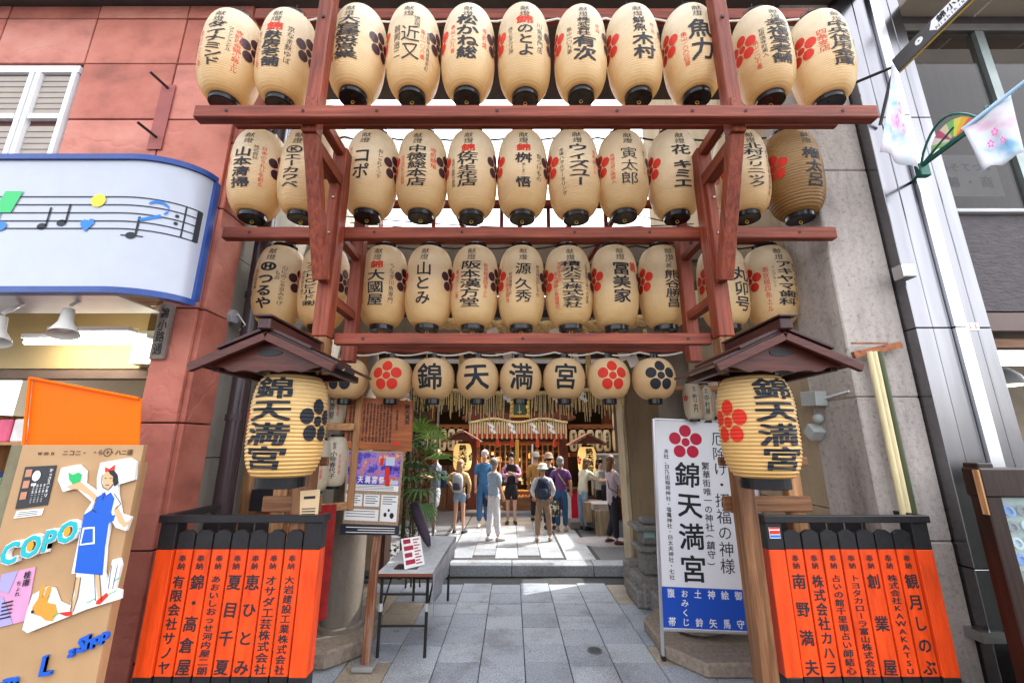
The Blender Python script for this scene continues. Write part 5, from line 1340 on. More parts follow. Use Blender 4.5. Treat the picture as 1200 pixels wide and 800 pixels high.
for (px, py, rr, mi) in ((492, 506, .38, 1), (505, 515, .38, 1), (482, 525, .42, 0), (500, 532, .42, 0), (512, 538, .34, 1), (486, 548, .4, 2), (503, 556, .40, 0), (492, 572, .40, 2), (480, 498, .34, 0), (476, 560, .36, 2), (510, 560, .3, 0), (496, 590, .3, 2)):
    p = at(px, py, 6.2 + random.uniform(-.3, .3)); d = (p - (stem_top + Vector((0, 0, -.3)))); d.y -= .2
    b = MB(); b.tube([stem_top + Vector((0, 0, -.25)), p], .006, 5); b.build('leaf_stalk', MATS['palm_stem'], pa)
    fan(p, d if d.length > .1 else Vector((1, -.3, .3)), rr, LEAFM[mi], pa)
sh_ = thing('leafy_shrub', 'dark leafy shrub column behind the fan palm', 'shrub', (-1.6, 6.6, .15))
b = MB(); b.tube([(-1.6, 6.6, .15), (-1.58, 6.6, 2.2)], .03, 6); b.build('stem', MATS['palm_stem'], sh_)
b = MB()
for k in range(1500):
    p = Vector((random.gauss(-1.52, .13), random.gauss(6.7, .12), random.uniform(.3, 2.75))); d = Vector((random.uniform(-1, 1), random.uniform(-1, 1), random.uniform(-.6, .8))).normalized()
    s = d.cross(Vector((0, 0, 1))).normalized() * .02; L = random.uniform(.05, .09)
    b.quad(p, p + d * L * .5 + s, p + d * L, p + d * L * .5 - s)
struct(b.build('foliage', mat('shrub_leaf', (.03, .06, .018), .5, var=.4, scale=5), sh_, fixn=False), kind='stuff')

# stone lantern pieces at the right gate end
sl_ = thing('stone_lantern', 'small stepped grey stone lantern beside the shrine sign', 'stone lantern', (1.9, 6.2, .0))
cx, cy = xat(752, 640, 6.2) + .12, 6.2
M_ST = mat('lantern_granite', (.19, .18, .17), .9, var=.35, scale=30, bump=.6, bscale=60)
for nm, w, z0, z1 in (('base', .30, .0, .20), ('base_step', .24, .205, .34), ('shaft', .15, .345, .62), ('platform', .22, .625, .70), ('fire_box', .14, .705, .88), ('roof', .24, .885, .95), ('cap', .12, .955, 1.03)):
    boxp(nm, M_ST, sl_, cx - w, cx + w, cy - w, cy + w, z0, z1, .02)
b = MB(); b.box(cx - .12, cx + .02, cy - .16, cy - .145, .80, .93); b.build('glass_pane', mat('mint_pane', (.25, .4, .35), .3), sl_)
sb_ = thing('kerb_stone', 'row of rough dark stones along the foot of the right gate wall', 'stones', (1.75, 6.4, 0))
for k, (x, y, w, h) in enumerate(((1.62, 6.6, .13, .28), (1.62, 6.3, .12, .2), (1.66, 6.0, .13, .16), (1.72, 5.7, .13, .13), (1.85, 5.5, .12, .11))):
    b = MB(); b.box(x, x + .24, y - .14, y + .13, .0, h + .12); b.build('stone', M_ST, sb_, bevel=.03)
# low display stands, right: beige box thing under side
# ------------------------------------------------------------------ COPO signboard
cb = thing('shop_signboard', 'tan upright signboard with cutout lady in blue apron and rabbit', 'signboard', (-2.6, 2.6, 0))
Yc = 2.6; XA, XB = -2.955, -2.222
M_TANB = mat('tan_board', (.42, .25, .125), .55, var=.1, scale=3)
boxp('board', M_TANB, cb, XA, XB, Yc, Yc + .03, .55, 2.0, .003)
boxp('side_board', mat('dull_olive', (.16, .14, .08), .7, var=.3), cb, XA - .08, XA - .003, Yc + .01, Yc + .25, .0, 2.0, .003)
boxp('leg', M_TANB, cb, XA + .02, XA + .08, Yc + .031, Yc + .08, 0, 1.9); boxp('leg', M_TANB, cb, XB - .08, XB - .02, Yc + .031, Yc + .08, 0, 1.9)
V, Fc = [], []
for (x, s) in ((-2.80, 'コポからのお知らせ'), (-2.42, '・錦・ハナ通')):
    pass
line(V, Fc, 'wmn ニコニ・', -2.70, 1.955, .035, .038, .03); line(V, Fc, '・ら⊕・ハニ通', -2.40, 1.958, .035, .035, .03)
flat('lettering', V, Fc, mat('brown_ink', (.10, .05, .03), .7, var=0), cb, lambda u, v: Vector((u, Yc - .003, v)))
def U(px, py): q = at(px, py, Yc - .03); return (q.x, q.z)
def cut(name, pts, m, lift, th, parent=cb):
    b = MB(); b.prism([U(x, y) for x, y in pts], lambda u, v, w: Vector((u, Yc - lift + w, v)), th)
    return b.build(name, m, parent)
WH = mat('white_cutout', (.78, .78, .78), .4, var=0); BL = mat('apron_blue', (.015, .10, .50), .4, var=0)
SKN = mat('tan_print', (.60, .38, .2), .5, var=0); TEAL = mat('teal_letter', (.02, .42, .46), .3, var=0); ORG = mat('orange_letter', (.75, .32, .03), .3, var=0)
fig = cut('figure', [(116, 542), (150, 536), (158, 541), (156, 562), (136, 568), (136, 580), (140, 602), (152, 606), (146, 622), (134, 618), (128, 608), (122, 640), (120, 672), (124, 684), (130, 656), (138, 654), (140, 662), (133, 690), (140, 692), (139, 702), (100, 714), (60, 730), (30, 742), (24, 738), (30, 715), (36, 697), (52, 688), (60, 690), (66, 706), (80, 712), (86, 690), (88, 672), (82, 672), (93, 620), (98, 600), (106, 588), (88, 572), (72, 576), (66, 562), (70, 548), (90, 544), (98, 552), (97, 566), (112, 576), (112, 560)], WH, .022, .018)
def fp(name, pts, m, l=.024): V, Fc = [], []; poly(V, Fc, [U(x, y) for x, y in pts]); flat(name, V, Fc, m, fig, lambda u, v: Vector((u, Yc - l, v)))
fp('apron', [(113, 582), (122, 576), (129, 577), (133, 584), (129, 600), (131, 606), (126, 614), (122, 640), (119, 674), (86, 671), (92, 630), (97, 603), (108, 596)], BL)
fp('apron', [(128, 604), (134, 603), (132, 610), (127, 612)], BL, .025)
fp('pocket', [(96, 618), (110, 617), (110, 637), (92, 639)], WH, .025); fp('pocket', [(98, 620), (108, 619), (108, 635), (94, 637)], BL, .026)
fp('face', [(119, 556), (126, 551), (133, 556), (132, 567), (126, 574), (120, 571)], SKN); 
fp('arm', [(88, 566), (92, 563), (112, 580), (110, 588), (103, 580), (90, 573), (82, 573), (76, 570), (84, 567)], SKN)
fp('arm', [(136, 592), (140, 600), (146, 612), (152, 608), (151, 613), (144, 618), (138, 612), (132, 598)], SKN)
fp('leg', [(88, 676), (93, 676), (90, 700), (84, 716), (80, 715), (86, 698)], SKN); fp('leg', [(110, 673), (115, 673), (117, 690), (118, 705), (114, 705), (112, 690)], SKN)
fp('shoe', [(66, 718), (84, 716), (83, 721), (76, 722)], M_REDINK, .025); fp('shoe', [(112, 704), (124, 694), (126, 698), (116, 708), (111, 708)], M_REDINK, .025)
fp('headband', [(122, 547), (127, 549), (134, 544), (133, 553), (128, 552), (122, 553)], M_REDINK, .025)
fp('hair', [(132, 554), (137, 557), (138, 566), (133, 570), (131, 563)], M_INK, .025)
fp('green_bean', [(79, 553), (84, 556), (91, 553), (95, 556), (93, 564), (84, 567), (80, 562)], mat('green_print', (0, .4, .1), .4), .025)
fp('rabbit', [(36, 712), (44, 700), (48, 692), (50, 700), (57, 697), (54, 706), (64, 708), (66, 718), (60, 728), (52, 727), (46, 722), (38, 720)], mat('orange_brown_print', (.60, .28, .04), .5, var=0))
fp('ear', [(44, 700), (46, 688), (52, 684), (51, 692), (48, 700)], mat('orange_brown_print', (.60, .28, .04), .5, var=0), .026); fp('ear', [(50, 700), (54, 688), (60, 686), (58, 694), (54, 702)], MATS['orange_brown_print'], .026)
fp('nose', [(35, 716), (38, 714), (39, 718), (36, 719)], M_INK, .0265)
fp('hair', [(126, 551), (133, 551), (137, 556), (133, 559), (128, 555)], M_INK, .0262); fp('shirt_collar', [(113, 576), (120, 573), (118, 580)], WH, .027); fp('shirt_collar', [(122, 574), (130, 576), (124, 580)], WH, .027)
for (x, y) in ((60, 722), (100, 706), (126, 696), (132, 680)): fp('grass', [(x, y), (x + 10, y - 5), (x + 10, y - 4), (x, y + 1)], mat('green_print', (0, .4, .1), .4), .026)
V, Fc = [], []
def strk(pts, w=.7):
    q = [U(x, y) for x, y in pts]
    for a, b_ in zip(q, q[1:]):
        d = Vector((b_[0] - a[0], b_[1] - a[1])); 
        if d.length == 0: continue
        n = Vector((-d.y, d.x)).normalized() * .0028 * w
        poly(V, Fc, [(a[0] - n.x, a[1] - n.y), (b_[0] - n.x, b_[1] - n.y), (b_[0] + n.x, b_[1] + n.y), (a[0] + n.x, a[1] + n.y)])
strk([(119, 556), (118, 565), (120, 571), (126, 574), (132, 567)]); strk([(122, 560), (124, 560)]); strk([(128, 560), (130, 560)]); strk([(123, 568), (127, 568)])
strk([(113, 582), (107, 597), (112, 600)]); strk([(133, 578), (141, 590), (134, 596)]); strk([(88, 676), (84, 700), (82, 716)]); strk([(94, 676), (90, 700), (85, 716)]); strk([(110, 673), (111, 704)]); strk([(116, 673), (118, 704)])
strk([(122, 578), (119, 585)]); strk([(130, 662), (126, 690)]); strk([(131, 690), (137, 662)])
flat('outline', V, Fc, M_INK, fig, lambda u, v: Vector((u, Yc - .0265, v)))
for k, (ch, px, py, mm) in enumerate((('C', 12, 647, TEAL), ('O', 37, 639, ORG), ('P', 59, 632, TEAL), ('O', 80, 622, TEAL))):
    u, v = U(px, py); 
    for nm, bold, lift, m2, s in (('letter_base', .09, .030, WH, .135), ('letter', .04, .034, mm if k != 1 else TEAL, .135)):
        V, Fc = [], []; add_char(V, Fc, ch, u, v, s, s * 1.15, bold, False)
        fo = flat(nm, V, Fc, m2, cb, lambda a, b: Vector((a, Yc - lift, b + (a - u) * .2)))
        so = fo.modifiers.new('s', 'SOLIDIFY'); so.thickness = .026 if nm == 'letter_base' else .002; so.offset = -1
    if k in (1, 3):
        V, Fc = [], []; disc(V, Fc, u, v, .026, 16, .7); flat('letter_core', V, Fc, ORG, cb, lambda a, b: Vector((a, Yc - .037, b)))
def flyer(name, lab, pts, m): 
    a = [Vector((U(x, y)[0], Yc - .006, U(x, y)[1])) for x, y in pts]
    o, n = slab4(name, m, None, a, .003, 0); tag(o, lab, 'flyer'); return o, a, n
o, a, n = flyer('flyer', 'black flyer with small photos at the upper left of the tan signboard', [(12, 597), (50, 592), (61, 545), (24, 547)], mat('black_flyer', (.03, .03, .035), .4))
V, Fc = [], []
column(V, Fc, 'かっさスッキリ', .9, .93, .2, .12, .02)
for k in range(4): column(V, Fc, '錦小路一二三', .78 - .11 * k, .55, .1, .06, 0)
disc(V, Fc, .45, .76, .13, 18); rect(V, Fc, .35, .5, .52, .58); flat('print', V, Fc, M_PAPER, o, bilin(a, Vector((0, -1, 0)), .003))
V, Fc = [], []
for k in range(3): rect(V, Fc, .08, .28, .75 - .27 * k, .93 - .27 * k)
flat('photos', V, Fc, mat('skin_photo', (.45, .2, .12), .4), o, bilin(a, Vector((0, -1, 0)), .003))
o, a, n = flyer('flyer', 'narrow pale ticket stuck just below the black flyer', [(10, 608), (43, 604), (46, 596), (14, 599)], M_PAPER)
V, Fc = [], []; 
for k in range(3): rect(V, Fc, .1, .85, .7 - .25 * k, .78 - .25 * k)
flat('print', V, Fc, M_INK, o, bilin(a, Vector((0, -1, 0)), .003))
o, a, n = flyer('flyer', 'pink and lilac flyer on the tan signboard below the teal letters', [(-12, 738), (24, 729), (36, 665), (-4, 674)], mat('pink_flyer', (.62, .28, .46), .4))
V, Fc = [], []; poly(V, Fc, [(0, 0), (.6, 0), (.15, .55), (0, .6)]); poly(V, Fc, [(.0, .7), (.3, .6), (.5, 1), (0, 1)]); flat('lilac_patch', V, Fc, mat('lilac_print', (.36, .32, .62), .4, var=0), o, bilin(a, Vector((0, -1, 0)), .003))
V, Fc = [], []; column(V, Fc, '桂南', .82, .95, .66, .22, .04); column(V, Fc, 'ちょれ', .6, .8, .5, .15, .02)
for k in range(5): rect(V, Fc, .15, .5, .42 - .07 * k, .45 - .07 * k)
flat('print', V, Fc, M_INK, o, bilin(a, Vector((0, -1, 0)), .005))
for ch, px, py, s in (('e', -4, 796, .10), ('m', 10, 792, .10), ("L", 52, 780, .13), ('s', 80, 768, .08), ('S', 92, 762, .10), ('h', 101, 760, .10), ('o', 110, 757, .08), ('p', 119, 754, .08)):
    V, Fc = [], []; u, v = U(px, py); add_char(V, Fc, ch, u, v, s, s, .05, False)
    fo = flat('blue_letter', V, Fc, BL, cb, lambda a, b: Vector((a, Yc - .02, b + (a - U(52, 780)[0]) * .15))); so = fo.modifiers.new('s', 'SOLIDIFY'); so.thickness = .016; so.offset = -1
# orange acrylic panel behind the board
op = thing('orange_panel', 'plain bright orange tilted panel standing behind the tan signboard', 'panel', (-2.7, 2.72, 1.9))
a = [at(27, 560, 2.75), at(160, 560, 2.68), at(165, 467, 2.68), at(38, 443, 2.75)]
M_OR = mat('orange_acrylic', (.86, .135, .0005), .6, var=.03, spec=.12)
slab, n_ = slab4('panel', M_OR, op, a, .012)
for (p, q, nm) in ((a[3], a[2], 'rim'), (a[0], a[3], 'rim')):
    b = MB(); b.bar(p + Vector((0, -.0, 0)), q + Vector((0, -.0, 0)), .05, .018, (0, 1, 0)) if False else b.tube([p + Vector((0, -.014, 0)), q + Vector((0, -.014, 0))], .010, 6)
    b.build(nm, M_OR, op)
b = MB()
for x in (0.25, .75):
    q = a[0].lerp(a[1], x); b.box(q.x - .02, q.x + .02, q.y + .014, q.y + .03, 0, q.z + .3)
b.build('support', M_ALU, op)

# ------------------------------------------------------------------ street sign arm, banners, fan bracket (upper right)
M_DKG = mat('dark_grey_sign', (.10, .10, .105), .35, .3, .05)
sa = thing('street_sign_arm', 'dark grey arm sign with white arrow plate reaching out from the steel column', 'sign', at(1060, 70, 2.7))
p0, p1 = at(1050, 78, 2.78), at(1150, -22, 2.2)
d = (p1 - p0); dn = d.normalized(); upv = Vector((0, 0, 1)); nrm = dn.cross(upv).normalized(); u2 = nrm.cross(dn)
b = MB(); b.bar(p0, p1, .035, .145); b.build('arm', M_DKG, sa, bevel=.006)
b = MB(); b.bar(p0 + u2 * -.0745, p1 + u2 * -.0745, .012, .008); b.build('yellow_edge', M_GOLD, sa)
fnA = lambda u, v: p0 + dn * u + u2 * v - nrm * (.0185 + .002)
fnA2 = (lambda u, v: p0 + dn * u + u2 * v + nrm * .0205)
tocam = (Vector((0, 0, 2)) - p0).dot(nrm)
fA = fnA2 if tocam > 0 else fnA
sg_ = 1
L = d.length
V, Fc = [], []; poly(V, Fc, [(L * .46, .0), (L * .52, -.055), (L * .98, -.055), (L * .98, .055), (L * .52, .055)]); disc(V, Fc, L * .33, 0, .028)
flat('white_plate', V, Fc, M_WHITE, sa, fA)
V, Fc = [], []; line(V, Fc, '錦小路', L * .72, .018, .06, .065, .03); line(V, Fc, 'Nishikikoji', L * .74, -.032, .038, .024, .01); disc(V, Fc, L * .33, 0, .006)
flat('lettering', V, Fc, M_INK, sa, lambda u, v: fA(u, v) + nrm * (.002 if tocam > 0 else -.002))
b = MB(); b.tube([p0 + Vector((-.02, .02, -.05)), p0 + Vector((.0, .1, -.12)), Vector((3.15, YF - .12, p0.z - .35))], .014, 6); b.build('stay', M_DKG, sa)
b = MB(); q = at(1048, 78, 2.8); b.tube([q, at(1000, 98, 3.0)], .012, 6); b.build('hook', M_WIRE, sa)
gb_ = thing('fan_bracket', 'green metal bracket with coloured fan ornament and rolled banner rod', 'bracket', at(1083, 205, 2.9))
M_GRN = mat('green_metal', (.015, .10, .075), .4, .2)
q0, q1 = at(1079, 195, 2.85), at(1163, 132, 2.35)
b = MB(); b.box(q0.x - .03, q0.x + .05, q0.y - .02, q0.y + .03, q0.z - .09, q0.z + .02); b.build('mount', M_GRN, gb_, .005)
b = MB(); b.tube([q0 + Vector((.01, .03, -.04)), (q0.x + .12, YF - .10, q0.z + .0)], .012, 6); b.build('rear_rod', M_GRN, gb_)
b = MB(); b.bar(q0, q1, .02, .03); b.bar(q0 + Vector((0, 0, .0)), q0.lerp(q1, .55) + Vector((0, 0, .10)), .012, .012); b.build('arm', M_GRN, gb_)
b = MB(); pts = [q0.lerp(q1, t) + Vector((0, 0, .22 * math.sin(PI * min(1, t * 1.15)) ** .8)) for t in [k / 12 for k in range(11)]]; b.tube(pts, .009, 6)
c_ = q1 + Vector((-.02, 0, .03)); b.tube([c_ + Vector((.022 * math.cos(t), 0, .022 * math.sin(t))) for t in [k * .7 for k in range(8)]], .006, 5); b.build('scroll', M_GRN, gb_)
cen = q0.lerp(q1, .48) + Vector((0, -.01, .01)); ax = (q1 - q0).normalized()
az = Vector((0, 0, 1)) - ax * ax.z; az.normalize(); FC = [(.7, .15, .1), (.75, .45, .05), (.7, .65, .1), (.2, .5, .15), (.7, .6, .4), (.55, .1, .2), (.75, .7, .6), (.3, .55, .2)]
for k in range(8):
    a0, a1 = R_(12 + 19.5 * k), R_(12 + 19.5 * (k + 1)); b = MB()
    b.prism([(.03 * math.cos(a0), .03 * math.sin(a0)), (.155 * math.cos(a0), .155 * math.sin(a0)), (.155 * math.cos(a1), .155 * math.sin(a1)), (.03 * math.cos(a1), .03 * math.sin(a1))], lambda u, v, w: cen + ax * u + az * v + Vector((0, w, 0)), .006)
    b.build('fan_blade', mat('fan_colour_%d' % k, FC[k], .4), gb_)
def banner(name, lab, pts, ys, mcol):
    a = [at(x, y, Y) for (x, y), Y in zip(pts, ys)]
    b = MB(); n = 10; g_ = []
    nn = (a[1] - a[0]).cross(a[3] - a[0]).normalized()
    for i in range(n + 1):
        row = []
        for j in range(n + 1):
            u, v = i / n, j / n; p = (a[0] * (1 - u) + a[1] * u) * (1 - v) + (a[3] * (1 - u) + a[2] * u) * v + nn * .02 * math.sin(u * 9 + v * 2) * (1 - v * .5)
            row.append(b.bm.verts.new(p))
        g_.append(row)
    for i in range(n):
        for j in range(n): b.bm.faces.new((g_[i][j], g_[i + 1][j], g_[i + 1][j + 1], g_[i][j + 1]))
    o = b.build('cloth', mcol, None, smooth=True)
    sm = o.modifiers.new('s', 'SOLIDIFY'); sm.thickness = .002
    return o, a, nn
def banner_mat():
    m, nt, b = _nodes('banner_print'); f = _noise(nt, 5, 3)
    nt.links.new(_ramp(nt, f, [(.35, (.16, .36, .55)), (.46, (.50, .56, .62)), (.6, (.56, .54, .58)), (.72, (.55, .36, .46))]), b.inputs['Base Color'])
    b.inputs['Roughness'].default_value = .6; return m
BMt = banner_mat()
for nm, lab, pts, ys in (('street_banner', 'white and pale blue banner hanging narrow before the steel column', [(1031, 178), (1076, 200), (1048, 78), (1045, 76)], [2.6, 2.65, 2.75, 2.75]),
                    ('street_banner', 'white banner with pink blossoms hanging from the fan bracket', [(1152, 201), (1200, 180), (1184, 106), (1128, 152)], [2.2, 2.1, 2.1, 2.3])):
    o, a, nn = banner(nm, lab, pts, ys, BMt); o.name = nm; tag(o, lab, 'banner', 'street banners')
    V, Fc = [], []
    for (x, y, r) in ((.35, .35, .05), (.5, .5, .05), (.6, .3, .04)):
        for k in range(5): disc(V, Fc, x + r * math.cos(k * 1.256), y + r * math.sin(k * 1.256), r * .55, 8)
    flat('blossom_print', V, Fc, mat('pink_print', (.65, .12, .35), .6, var=0), o, bilin(a, -nn if nn.y > 0 else nn, .03))
b = MB(); b.tube([at(1128, 152, 2.3), at(1215, 85, 1.98)], .012, 8); tag(b.build('banner_rod', mat('pale_blue_rod', (.4, .6, .8), .4)), 'pale blue banner rod above the blossom banner', 'rod')
# ------------------------------------------------------------------ shrine hall at the end of the courtyard
YH = 13.0
GZ = 0.15
hall = thing('shrine_hall', 'dark red wooden shrine hall at the far end of the courtyard', 'shrine', (0.2, YH, GZ))
HRX = wood('hall_wood_x', (.17, .05, .028), 'x', .55); HRZ = wood('hall_wood_z', (.18, .05, .03), 'z', .55); ORX = wood('orange_wood_x', (.42, .15, .05), 'x', .5)
def hb(name, m, px0, px1, py0, py1, Y, dep=.15, bv=.01):
    x0, x1 = sorted((at(px0, py1, Y).x, at(px1, py1, Y).x)); z0, z1 = zat(max(py0, py1), Y), zat(min(py0, py1), Y)
    return boxp(name, m, hall, x0, x1, Y, Y + dep, max(z0, GZ + .002), z1, bv)
hb('pillar', HRZ, 546, 557, 478, 640, 12.6, .2); hb('pillar', HRZ, 658, 669, 478, 640, 12.6, .2)
hb('pillar', HRZ, 718, 724, 440, 640, 12.9, .2); hb('pillar', HRZ, 496, 502, 440, 640, 12.9, .2)
hb('lintel', HRX, 548, 668, 483, 493, 12.5, .09)
for px in (548, 668):
    b = MB(); c = at(px, 487, 12.45)
    for k in range(9):
        a = k * .7; r = .05 + .03 * k; b.ball(c + Vector((.12 * math.cos(a) * k / 9 * (1 if px > 600 else -1), -.02 * k, .12 * math.sin(a) * k / 9)), .075, sub=1)
    b.build('carved_end', HRX, hall)
boxp('roof', mat('hall_roof', (.10, .09, .085), .7, var=.3), hall, -4.2, 4.6, 11.9, 14.6, zat(452, 12) + .1, zat(452, 12) + .5)
for k in range(20): boxp('rafter', HRX, hall, -3.9 + .42 * k, -3.80 + .42 * k, 11.9, 13.5, zat(452, 12) - .02, zat(452, 12) + .09)
hb('frieze', M_DWX, 480, 740, 445, 482, 13.1, .1)
hb('tie_beam', ORX, 480, 549, 497, 502, 12.75); hb('tie_beam', ORX, 667, 740, 497, 502, 12.75)
hb('tie_beam', ORX, 480, 549, 529, 533, 12.9); hb('tie_beam', ORX, 667, 740, 530, 535, 12.9)
hb('tie_beam', HRX, 555, 660, 517, 521, 13.4)
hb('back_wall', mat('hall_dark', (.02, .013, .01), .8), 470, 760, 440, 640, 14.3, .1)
for px in (500, 512, 522, 532): hb('wall_board', wood('hall_board', (.22, .10, .05), 'z', .6), px, px + 9, 545, 640, 12.95, .05)
hb('counter', mat('counter_wood', (.30, .16, .07), .5, var=.3, scale=8), 572, 640, 575, 590, 13.0, .4)
hb('offering_box', wood('offering_wood', (.24, .11, .045), 'x', .5), 590, 628, 583, 604, 12.3, .5)
b = MB(); 
for k in range(9): p = at(592 + 4 * k, 583, 12.3); b.box(p.x, p.x + .05, 12.3, 12.8, p.z, p.z + .03)
b.build('offering_slats', ORX, hall)
hb('step', M_BACKSLAB[0], 545, 680, 600, 612, 12.0, .5); 
# lattice and golden interior furnishings
for k in range(16):
    hb('lattice_bar', M_DWZ, 560 + 6.3 * k, 561.6 + 6.3 * k, 521, 560, 13.6, .03, 0)
for py in (528, 540, 552): hb('lattice_bar', M_DWX, 558, 660, py, py + 1.3, 13.62, .02, 0)
random.seed(5)
for k in range(40):
    px = random.uniform(562, 655); py = random.uniform(525, 572); w = random.uniform(2, 6); h = random.uniform(2, 7)
    hb('gold_fitting', [M_GOLD, ORX, mat('lamp_gold', (.8, .5, .15), .4), M_PAPER][k % 4 if k % 8 else 3], px, px + w, py, py + h, 13.75 + .01 * k % .3, .05, 0)
for px in (571, 600, 640): 
    p = at(px, 548, 13.2); b = MB(); b.lathe([(.05, -.1), (.1, -.05), (.1, .05), (.05, .1)], 12, p); lp = b.build('lit_hall_lamp', emit('hall_lamp', (1, .62, .25), 30), None)
    lp.name = 'hanging_lamp'; tag(lp, 'small glowing amber lamp hanging inside the hall ' + {571: 'at left', 600: 'near the bell rope', 640: 'at right'}[px], 'lamp')
p = at(609, 478, 12.3); go = thing('gold_plaque', 'ornate golden framed plaque over the centre of the hall lintel', 'plaque', p)
b = MB(); 
for s in (-1, 1):
    for k in range(4): b.ball(p + Vector((s * (.22 + .03 * (k % 2)), 0, -.2 + .12 * k)), .07, (.7, .5, 1), 1)
b.box(p.x - .3, p.x + .3, p.y - .03, p.y + .03, p.z - .26, p.z - .2); b.box(p.x - .22, p.x + .22, p.y - .01, p.y + .02, p.z + .16, p.z + .22)
b.build('frame', M_GOLD, go)
b = MB(); b.box(p.x - .17, p.x + .17, p.y + .0, p.y + .02, p.z - .19, p.z + .159); b.build('field', mat('plaque_green', (.04, .07, .05), .4), go)
b = MB(); b.lathe([(.05, -.02), (.06, 0), (.05, .02)], 12, p + Vector((0, -.04, -.12))); b.build('boss', M_GOLD, go)
# hanging straw curtain with white and red strips
cu = thing('rope_curtain', 'straw rope curtain with white papers hanging from the hall lintel', 'curtain', at(608, 500, 12.3))
b = MB(); top = []
for i in range(61):
    px = 549 + 116 * i / 60; p = at(px, 492.5 + 2.2 * math.cos((px - 549) / 116 * 4 * PI), 12.3); top.append(p)
rope(top, .035, 3, 4).build('rope', M_STRAW, cu)
MRS = mat('red_strip', (.50, .05, .02), .6)
ba, br = MB(), MB()
for i in range(40):
    px = 551 + 112 * i / 39; p = at(px, 494, 12.3); q = at(px, 514 if i % 2 else 508, 12.3); r_ = at(px + 1.2, 517, 12.35)
    ba.box(p.x - .022, p.x + .022, p.y, p.y + .01, q.z, p.z); 
    if i % 2 == 0: br.box(p.x - .05, p.x + .045, p.y + .03, p.y + .04, q.z - .12, q.z + .22)
struct(ba.build('straw', mat('pale_straw', (.62, .50, .28), .8), cu), kind='stuff'); br.build('red_cloth', MRS, cu)
for px in (574, 597, 623, 643): shide(cu, at(px, 495, 12.2), .08, .38, 4)
for px in (560, 583, 600, 630, 650):
    p = at(px, 517, 12.35); b = MB(); b.lathe([(.01, .12), (.05, .02), (.06, -.14), (.02, -.15)], 8, p); b.build('red_tassel', MRS, cu)
p0, p1 = at(606, 515, 12.25), at(606, 560, 12.25)
b = MB(); b.tube([p0, p1], .055, 10); o = b.build('bell_rope', mat('yellow_rope', (.62, .36, .06), .6, var=.3, scale=20)); tag(o, 'thick yellow bell rope hanging before the middle of the hall', 'rope')
p0, p1 = at(624, 520, 12.25), at(624, 556, 12.25); b = MB(); b.tube([p0, p1], .022, 8); b.ball(p1, .06, (1, 1, .5)); o = b.build('prayer_cord', M_PAPER); tag(o, 'thin white cord with a small white knob right of the bell rope', 'cord')
# small lanterns in the hall's side bays
BODYS = body_mesh('hall_lantern_body', RL, HL, .5, 0, 20, 20, 1); m_, nt_, b_ = _nodes('lit_hall_paper'); b_.inputs['Base Color'].default_value = (.62, .48, .29, 1); b_.inputs['Emission Color'].default_value = (1, .70, .34, 1); b_.inputs['Emission Strength'].default_value = .03; BODYS.materials.append(m_)
TX = ['大丸', '井上', '高島', '西村', '中川', '京極', '松本', '山口', '田中', '林屋', '木下']
RINGS = ring_mesh(.10, .07)
def hall_lantern(px, py, i, side):
    p = at(px, py, 12.6); t = thing('hall_lantern', 'small white hall lantern, %s from left in the %s bay of the hall' % (ORD[i], side), 'lantern', p, 'small lanterns in the hall bays')
    t.scale = (.52, .52, .80)
    child('lantern_body', BODYS, t); child('bottom_ring', RINGS, t, -HL - .05); child('top_ring', RINGS, t, HL - .01)
    V, Fc = [], []; column(V, Fc, '献' + TX[(i + (5 if side == 'right' else 0)) % 11] + '屋', 0, .28, -.28, .18, .04); wrap_text('lettering', V, Fc, M_INK, t, lambda z: r_long(z, RL, HL, .5), RL, .006)
for i, px in enumerate((499, 509, 519, 529, 539)): hall_lantern(px, 515, i, 'left')
for i, px in enumerate((672, 682, 692, 702, 711, 722)): hall_lantern(px, 516, i, 'right')
for i, px in enumerate((722,)):
    hall_lantern(px, 492, 6, 'right')
